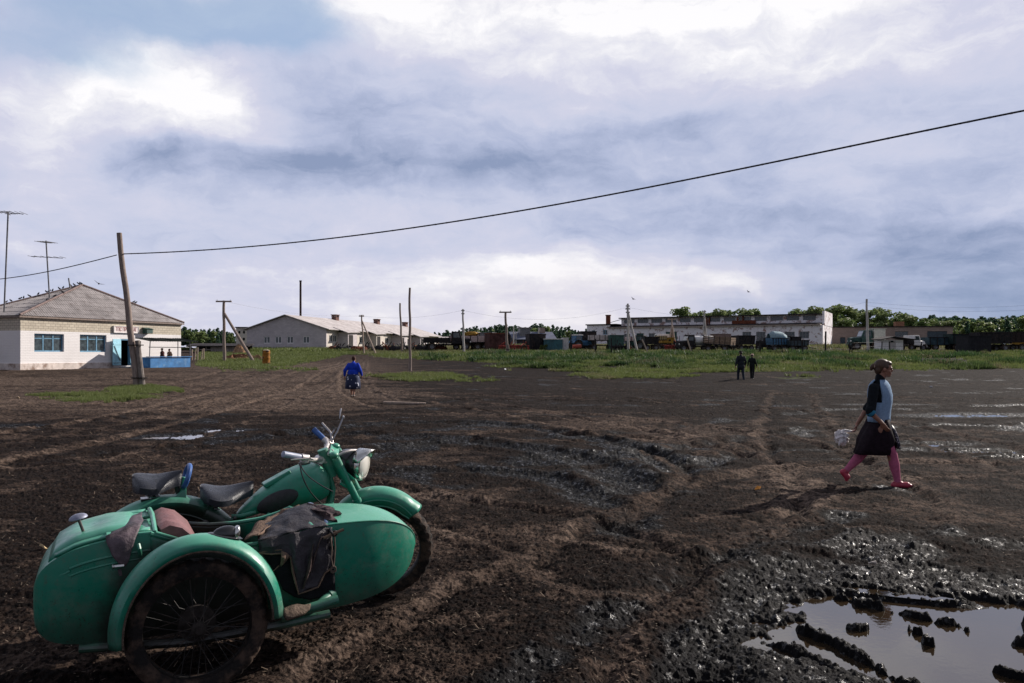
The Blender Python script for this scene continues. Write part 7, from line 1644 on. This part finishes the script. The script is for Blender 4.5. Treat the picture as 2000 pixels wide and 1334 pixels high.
rv = [vr(1717, 742, .058, .085), vr(1717, 746, .085, .125), vr(1717, 752, .108, .162), vr(1717, 760, .122, .165), vr(1718, 772, .134, .165), vr(1718, 785, .131, .160), vr(1717, 800, .122, .150), vr(1716, 815, .120, .150), vr(1716, 823, .122, .155)]
nn = 36; rings = []
for (c, rx, ry, yaw) in rv:
    R_ = []
    for k in range(nn):
        t = 2*math.pi*k/nn; x, y = rx*math.cos(t), ry*math.sin(t); R_.append(c+Vector((x*math.cos(yaw)-y*math.sin(yaw), x*math.sin(yaw)+y*math.cos(yaw), 0)))
    rings.append(R_)
mb = MB()
for i in range(len(rings)-1):
    for k in range(nn):
        ang = math.degrees(2*math.pi*(k+.5)/nn) % 360; armhole = (abs(ang-90) < 33 or abs(ang-270) < 33) and i < 5
        if not armhole:
            b = len(mb.v); mb.v += [tuple(p) for p in (rings[i][k], rings[i][(k+1) % nn], rings[i+1][(k+1) % nn], rings[i+1][k])]; mb.f.append((b, b+1, b+2, b+3)); mb.mi.append(0)
mb.build('vest', VEST, girl, smooth=70, solid=.010)
# skirt with slim pleats, open front edge patterned
SK = mat('dark_skirt', (.014, .008, .012), .85, var=.4, vs=25)
sk = [((G_(1715, 818)), .118, .15, 0), ((G_(1714, 828)), .130, .165, 0), ((G_(1713, 842)), .170, .185, 0), ((G_(1713, 858)), .215, .20, 0), ((G_(1711, 872)), .225, .175, 0), ((G_(1706, 886)), .232, .18, 0)]
shell(sk, 'skirt', SK, girl, .006, 60, 60, .055)
PAT = bpy.data.materials.new('patterned_cloth'); PAT.use_nodes = True; T_ = NT(PAT.node_tree); vo = T_.n('ShaderNodeTexVoronoi'); vo.inputs['Scale'].default_value = 38; T_.put(vo.inputs['Vector'], T_.n('ShaderNodeTexCoord').outputs['Object']); T_.put(PAT.node_tree.nodes['Principled BSDF'].inputs['Base Color'], T_.mix(T_.ss(vo.outputs['Distance'], .25, .35), (.5, .42, .48, 1), (.018, .018, .03, 1)))
mb = MB(); ps = [G_(1736, 829, -.04), G_(1742, 838, -.045), G_(1747, 850, -.05), G_(1750, 862, -.05), G_(1751, 875, -.05)]
mb.loft([[p+Vector((-.05, -.075, 0)), p+Vector((-.005, -.055, 0)), p+Vector((.012, .0, 0)), p+Vector((.0, .06, 0))] for p in ps], closed=False, cap=False); mb.build('skirt_panel', PAT, girl, solid=.008, smooth=60)
PINK = mat('pink_tights', (.40, .10, .18), .8, var=.15, vs=30, bump=.2, bs=200)
for a, k, c in ((hipR.lerp(knF, .25), knF, anF), (hipL.lerp(knB, .25), knB, anB)):
    d1 = (k-a); mb = MB(); pts = [a, a.lerp(k, .5), a.lerp(k, .85), k, k.lerp(c, .15), k.lerp(c, .35), k.lerp(c, .6), k.lerp(c, .85), c]; mb.tube(pts, [.088, .076, .062, .058, .056, .060, .050, .039, .038], 20); mb.build('stocking', PINK, girl, smooth=80)
REDS = mat('red_shoe', (.38, .035, .07), .45, var=.25, vs=20)
def shoe(ank, toe, heel_z, name='shoe', m=REDS, s=1.0):
    ank, toe = Vector(ank), Vector(toe); d = toe-ank; d.z = 0; d = d.normalized(); hl = ank-d*.045*s; hl.z = heel_z
    ball = hl.lerp(toe, .68)
    return merge([cap_(ank+Vector((0, 0, -.01)), hl+Vector((0, 0, .035)), .034*s, .034*s), cap_(hl+Vector((0, 0, .03)), ball+Vector((0, 0, .028)), .034*s, .038*s), cap_(ball+Vector((0, 0, .028)), toe+Vector((-d.x*.03, -d.y*.03, .018)), .037*s, .022*s), el_(hl.lerp(ball, .4)+Vector((0, 0, .05)), (.05*s, .035*s, .03*s))], name, m, girl if s == 1.0 else None, .006, 2)
zf = float(terrain(np.array([gx+.22]), np.array([gy-.12]))[0][0])
anF2 = anF.copy()
shoe(anF, anF+Vector((.175, -.02, 0))-Vector((0, 0, anF.z-zf-.005)), zf+.0)
shoe(anB, G_(1665, 942, .10), anB.z-.05)
# little white plastic bag held behind her
bg = empty('plastic_bag', (gx, gy, 0), 0, 'crumpled white plastic bag hanging from the hand of the walking girl', 'bag')
def crum(p): k = 1+.16*math.sin(p.x*9+p.y*4)+.13*math.sin(p.z*10+p.y*7)+.1*math.sin(p.x*17+p.z*13); return Vector((p.x*k, p.y*k, p.z*k))
mb = MB(); mb.ell(G_(1658, 858, .22), (.075, .06, .085), 30, 18, fn=crum); mb.build('bag_body', mat('white_plastic', (.72, .68, .68), .5, var=.2, vs=20, bump=.6, bs=40), bg, smooth=30)
hL = wrL+Vector((-.02, 0, -.09)); mb = MB(); mb.tube([G_(1656, 850, .22), G_(1664, 843, .22), hL], [.02, .012, .008], 8); mb.tube([G_(1664, 853, .22), G_(1668, 846, .22), hL], [.018, .010, .008], 8); mb.build('bag_handle', MATS['white_plastic'], bg)
# ---- simpler distant figures
def figure(px, py, d, H_, rz, lab, top, bottom, skin=SKIN, hair=HAIRD, skirt=None, stout=1.0, cap=None, stride=.18, lean=0.0, hem=.30, sit=False, coat=False, spread=.0, headz=None):
    g = W2(px, py, d); s = H_/1.75; e = empty('person', (g.x, g.y, g.z), rz, lab, 'person')
    def V(x, y, z): return Vector(((x+lean*max(z-.9, 0))*s, y*s, z*s))
    fx = stride
    hips = V(0, 0, .92); hc = V(.03+lean*.1, 0, 1.63)
    hp, P, R = head_parts(hc, s*1.05, 0, lean*.5)
    sh = [V(0, .17*stout**.5, 1.40), V(0, -.17*stout**.5, 1.40)]; el = [V(-.08-fx*.4, (.245+spread)*stout, 1.13), V(-.02+fx*.3, -(.245+spread)*stout, 1.13)]; wr = [V(.02-fx*.5, (.27+spread)*stout, .88), V(.14+fx*.5, -(.27+spread)*stout, .90)]
    kn = [V(.10+fx*.3, .10, .50), V(-.02-fx*.5, -.10, .50)]; an = [V(.05+fx, .10, .09), V(-.10-fx, -.10, .12)]
    parts = hp+[cap_(V(0, 0, 1.42), hc-Vector((0, 0, .07*s)), .055*s, .05*s), el_(V(0, 0, 1.25), (.115*s*stout, .17*s*stout, .22*s)), el_(V(0, 0, .98), (.11*s*stout, .16*s*stout, .14*s))]
    for i in (0, 1):
        parts += [cap_(sh[i], el[i], .05*s*stout, .042*s), cap_(el[i], wr[i], .040*s, .028*s)]+hand_parts(wr[i], (.1, 0, -1), s, .5, 1 if i else -1, (1, 0, 0))
        parts += [cap_(V(0, .09*(1-2*i), .90), kn[i], .088*s, .056*s), cap_(kn[i], kn[i].lerp(an[i], .4), .054*s, .058*s), cap_(kn[i].lerp(an[i], .4), an[i], .058*s, .036*s)]
    merge(parts, 'body', skin, e, .012, 2)
    if cap: 
        mb = MB(); mb.ell(P(-.01, 0, .055), (.112*s, .098*s, .06*s), 18, 10, R=R, fn=lambda q: Vector((q.x, q.y, max(q.z, -.3)))); mb.ell(P(.09, 0, .04), (.06*s, .065*s, .010*s), 14, 6, R=R); mb.build('cap', cap, e)
    merge([el_(P(-.025, 0, .03 if not cap else .0), (.098*s, .088*s, .09*s if not cap else .06*s), R), el_(P(-.05, 0, -.03), (.06*s, .075*s, .06*s), R)], 'hair', hair, e, .012, 2)
    jk = [el_(V(0, 0, 1.27), (.135*s*stout, .20*s*stout, .22*s)), el_(V(0, 0, 1.02), (.14*s*stout, .19*s*stout, .20*s)), cap_(V(0, 0, 1.40), V(.01, 0, 1.49), .075*s, .062*s)]
    if coat: jk += [el_(V(0, 0, .86), (.16*s*stout, .20*s*stout, .20*s))]
    for i in (0, 1): jk += [cap_(sh[i], el[i], .062*s*stout**.5, .060*s*stout), cap_(el[i], el[i].lerp(wr[i], .85), .058*s*stout, .045*s)]
    merge(jk, 'jacket', top, e, .013, 3)
    if skirt:
        rr = [(V(0, 0, .98), .15*s*stout, .19*s*stout, 0), (V(0, 0, .8), .19*s*stout, .225*s*stout, 0), (V(-.0, 0, .62), .22*s*stout, .24*s*stout, 0), (V(0, 0, hem), .24*s*stout, .25*s*stout, 0)]; shell(rr, 'skirt', skirt, e, .008, 60, 32, .04)
    else:
        tr = [el_(V(0, 0, .93), (.13*s, .175*s, .13*s))]
        for i in (0, 1): tr += [cap_(V(0, .09*(1-2*i), .88), kn[i], .105*s, .078*s), cap_(kn[i], an[i]+Vector((0, 0, .02*s)), .076*s, .064*s)]
        merge(tr, 'trousers', bottom, e, .013, 2)
    for i in (0, 1):
        a = an[i]; q = merge([cap_(a+Vector((-.03, 0, -.05*s)), a+Vector((.13*s, 0, -.06*s)), .045*s, .038*s), cap_(a, a-Vector((0, 0, .04*s)), .04*s, .045*s)], 'shoe', BLKRUB if not skirt else mat('brown_shoe', (.06, .03, .02), .6), e, .01, 1)
    return e
DOT = bpy.data.materials.new('dotted_cloth'); DOT.use_nodes = True; T_ = NT(DOT.node_tree); vo = T_.n('ShaderNodeTexVoronoi'); vo.inputs['Scale'].default_value = 9; T_.put(vo.inputs['Vector'], T_.n('ShaderNodeTexCoord').outputs['Object']); T_.put(DOT.node_tree.nodes['Principled BSDF'].inputs['Base Color'], T_.mix(T_.ss(vo.outputs['Distance'], .22, .30), (.6, .62, .72, 1), (.012, .02, .06, 1))); DOT.node_tree.nodes['Principled BSDF'].inputs['Roughness'].default_value = .85
w_ = figure(689, 776, 28.6, 1.48, rad(82), 'stout woman in a royal blue cardigan and dotted navy skirt walking away', mat('royal_blue', (.012, .045, .42), .8, var=.25, vs=12), None, skirt=DOT, stout=1.30, stride=.08, lean=.14, hem=.36, spread=.0, coat=True, hair=mat('auburn', (.06, .025, .02), .7))
figure(1447, 746, 45.2, 1.78, rad(95), 'taller man in a dark jacket and cap walking away beside the boy', mat('charcoal', (.018, .022, .028), .85, var=.3), mat('dark_trousers', (.02, .026, .04), .85), cap=mat('black_cap', (.012, .012, .014), .8), stride=.10, coat=True, stout=1.08, spread=.02)
figure(1469, 741, 46.5, 1.50, rad(60), 'shorter figure in a black jacket and pale cap right of the taller man', mat('black_jacket', (.010, .014, .014), .85), mat('black_trousers', (.012, .014, .015), .85), cap=mat('pale_cap', (.55, .36, .30), .8), stride=.10)
MAR = mat('maroon_coat', (.06, .022, .022), .85, var=.3)
figure(317, 716, 56.6, 1.32, rad(200), 'seated-looking person in a dark maroon coat and hat, left one behind the blue stall counter', MAR, DARKM, cap=mat('dark_hat', (.02, .012, .012), .8), stride=0, coat=True, stout=1.45)
figure(331, 716, 57.6, 1.30, rad(170), 'person in a dark brown jacket, right one behind the blue stall counter', mat('brown_jacket', (.045, .025, .018), .85), DARKM, stride=0, coat=True, stout=1.4)
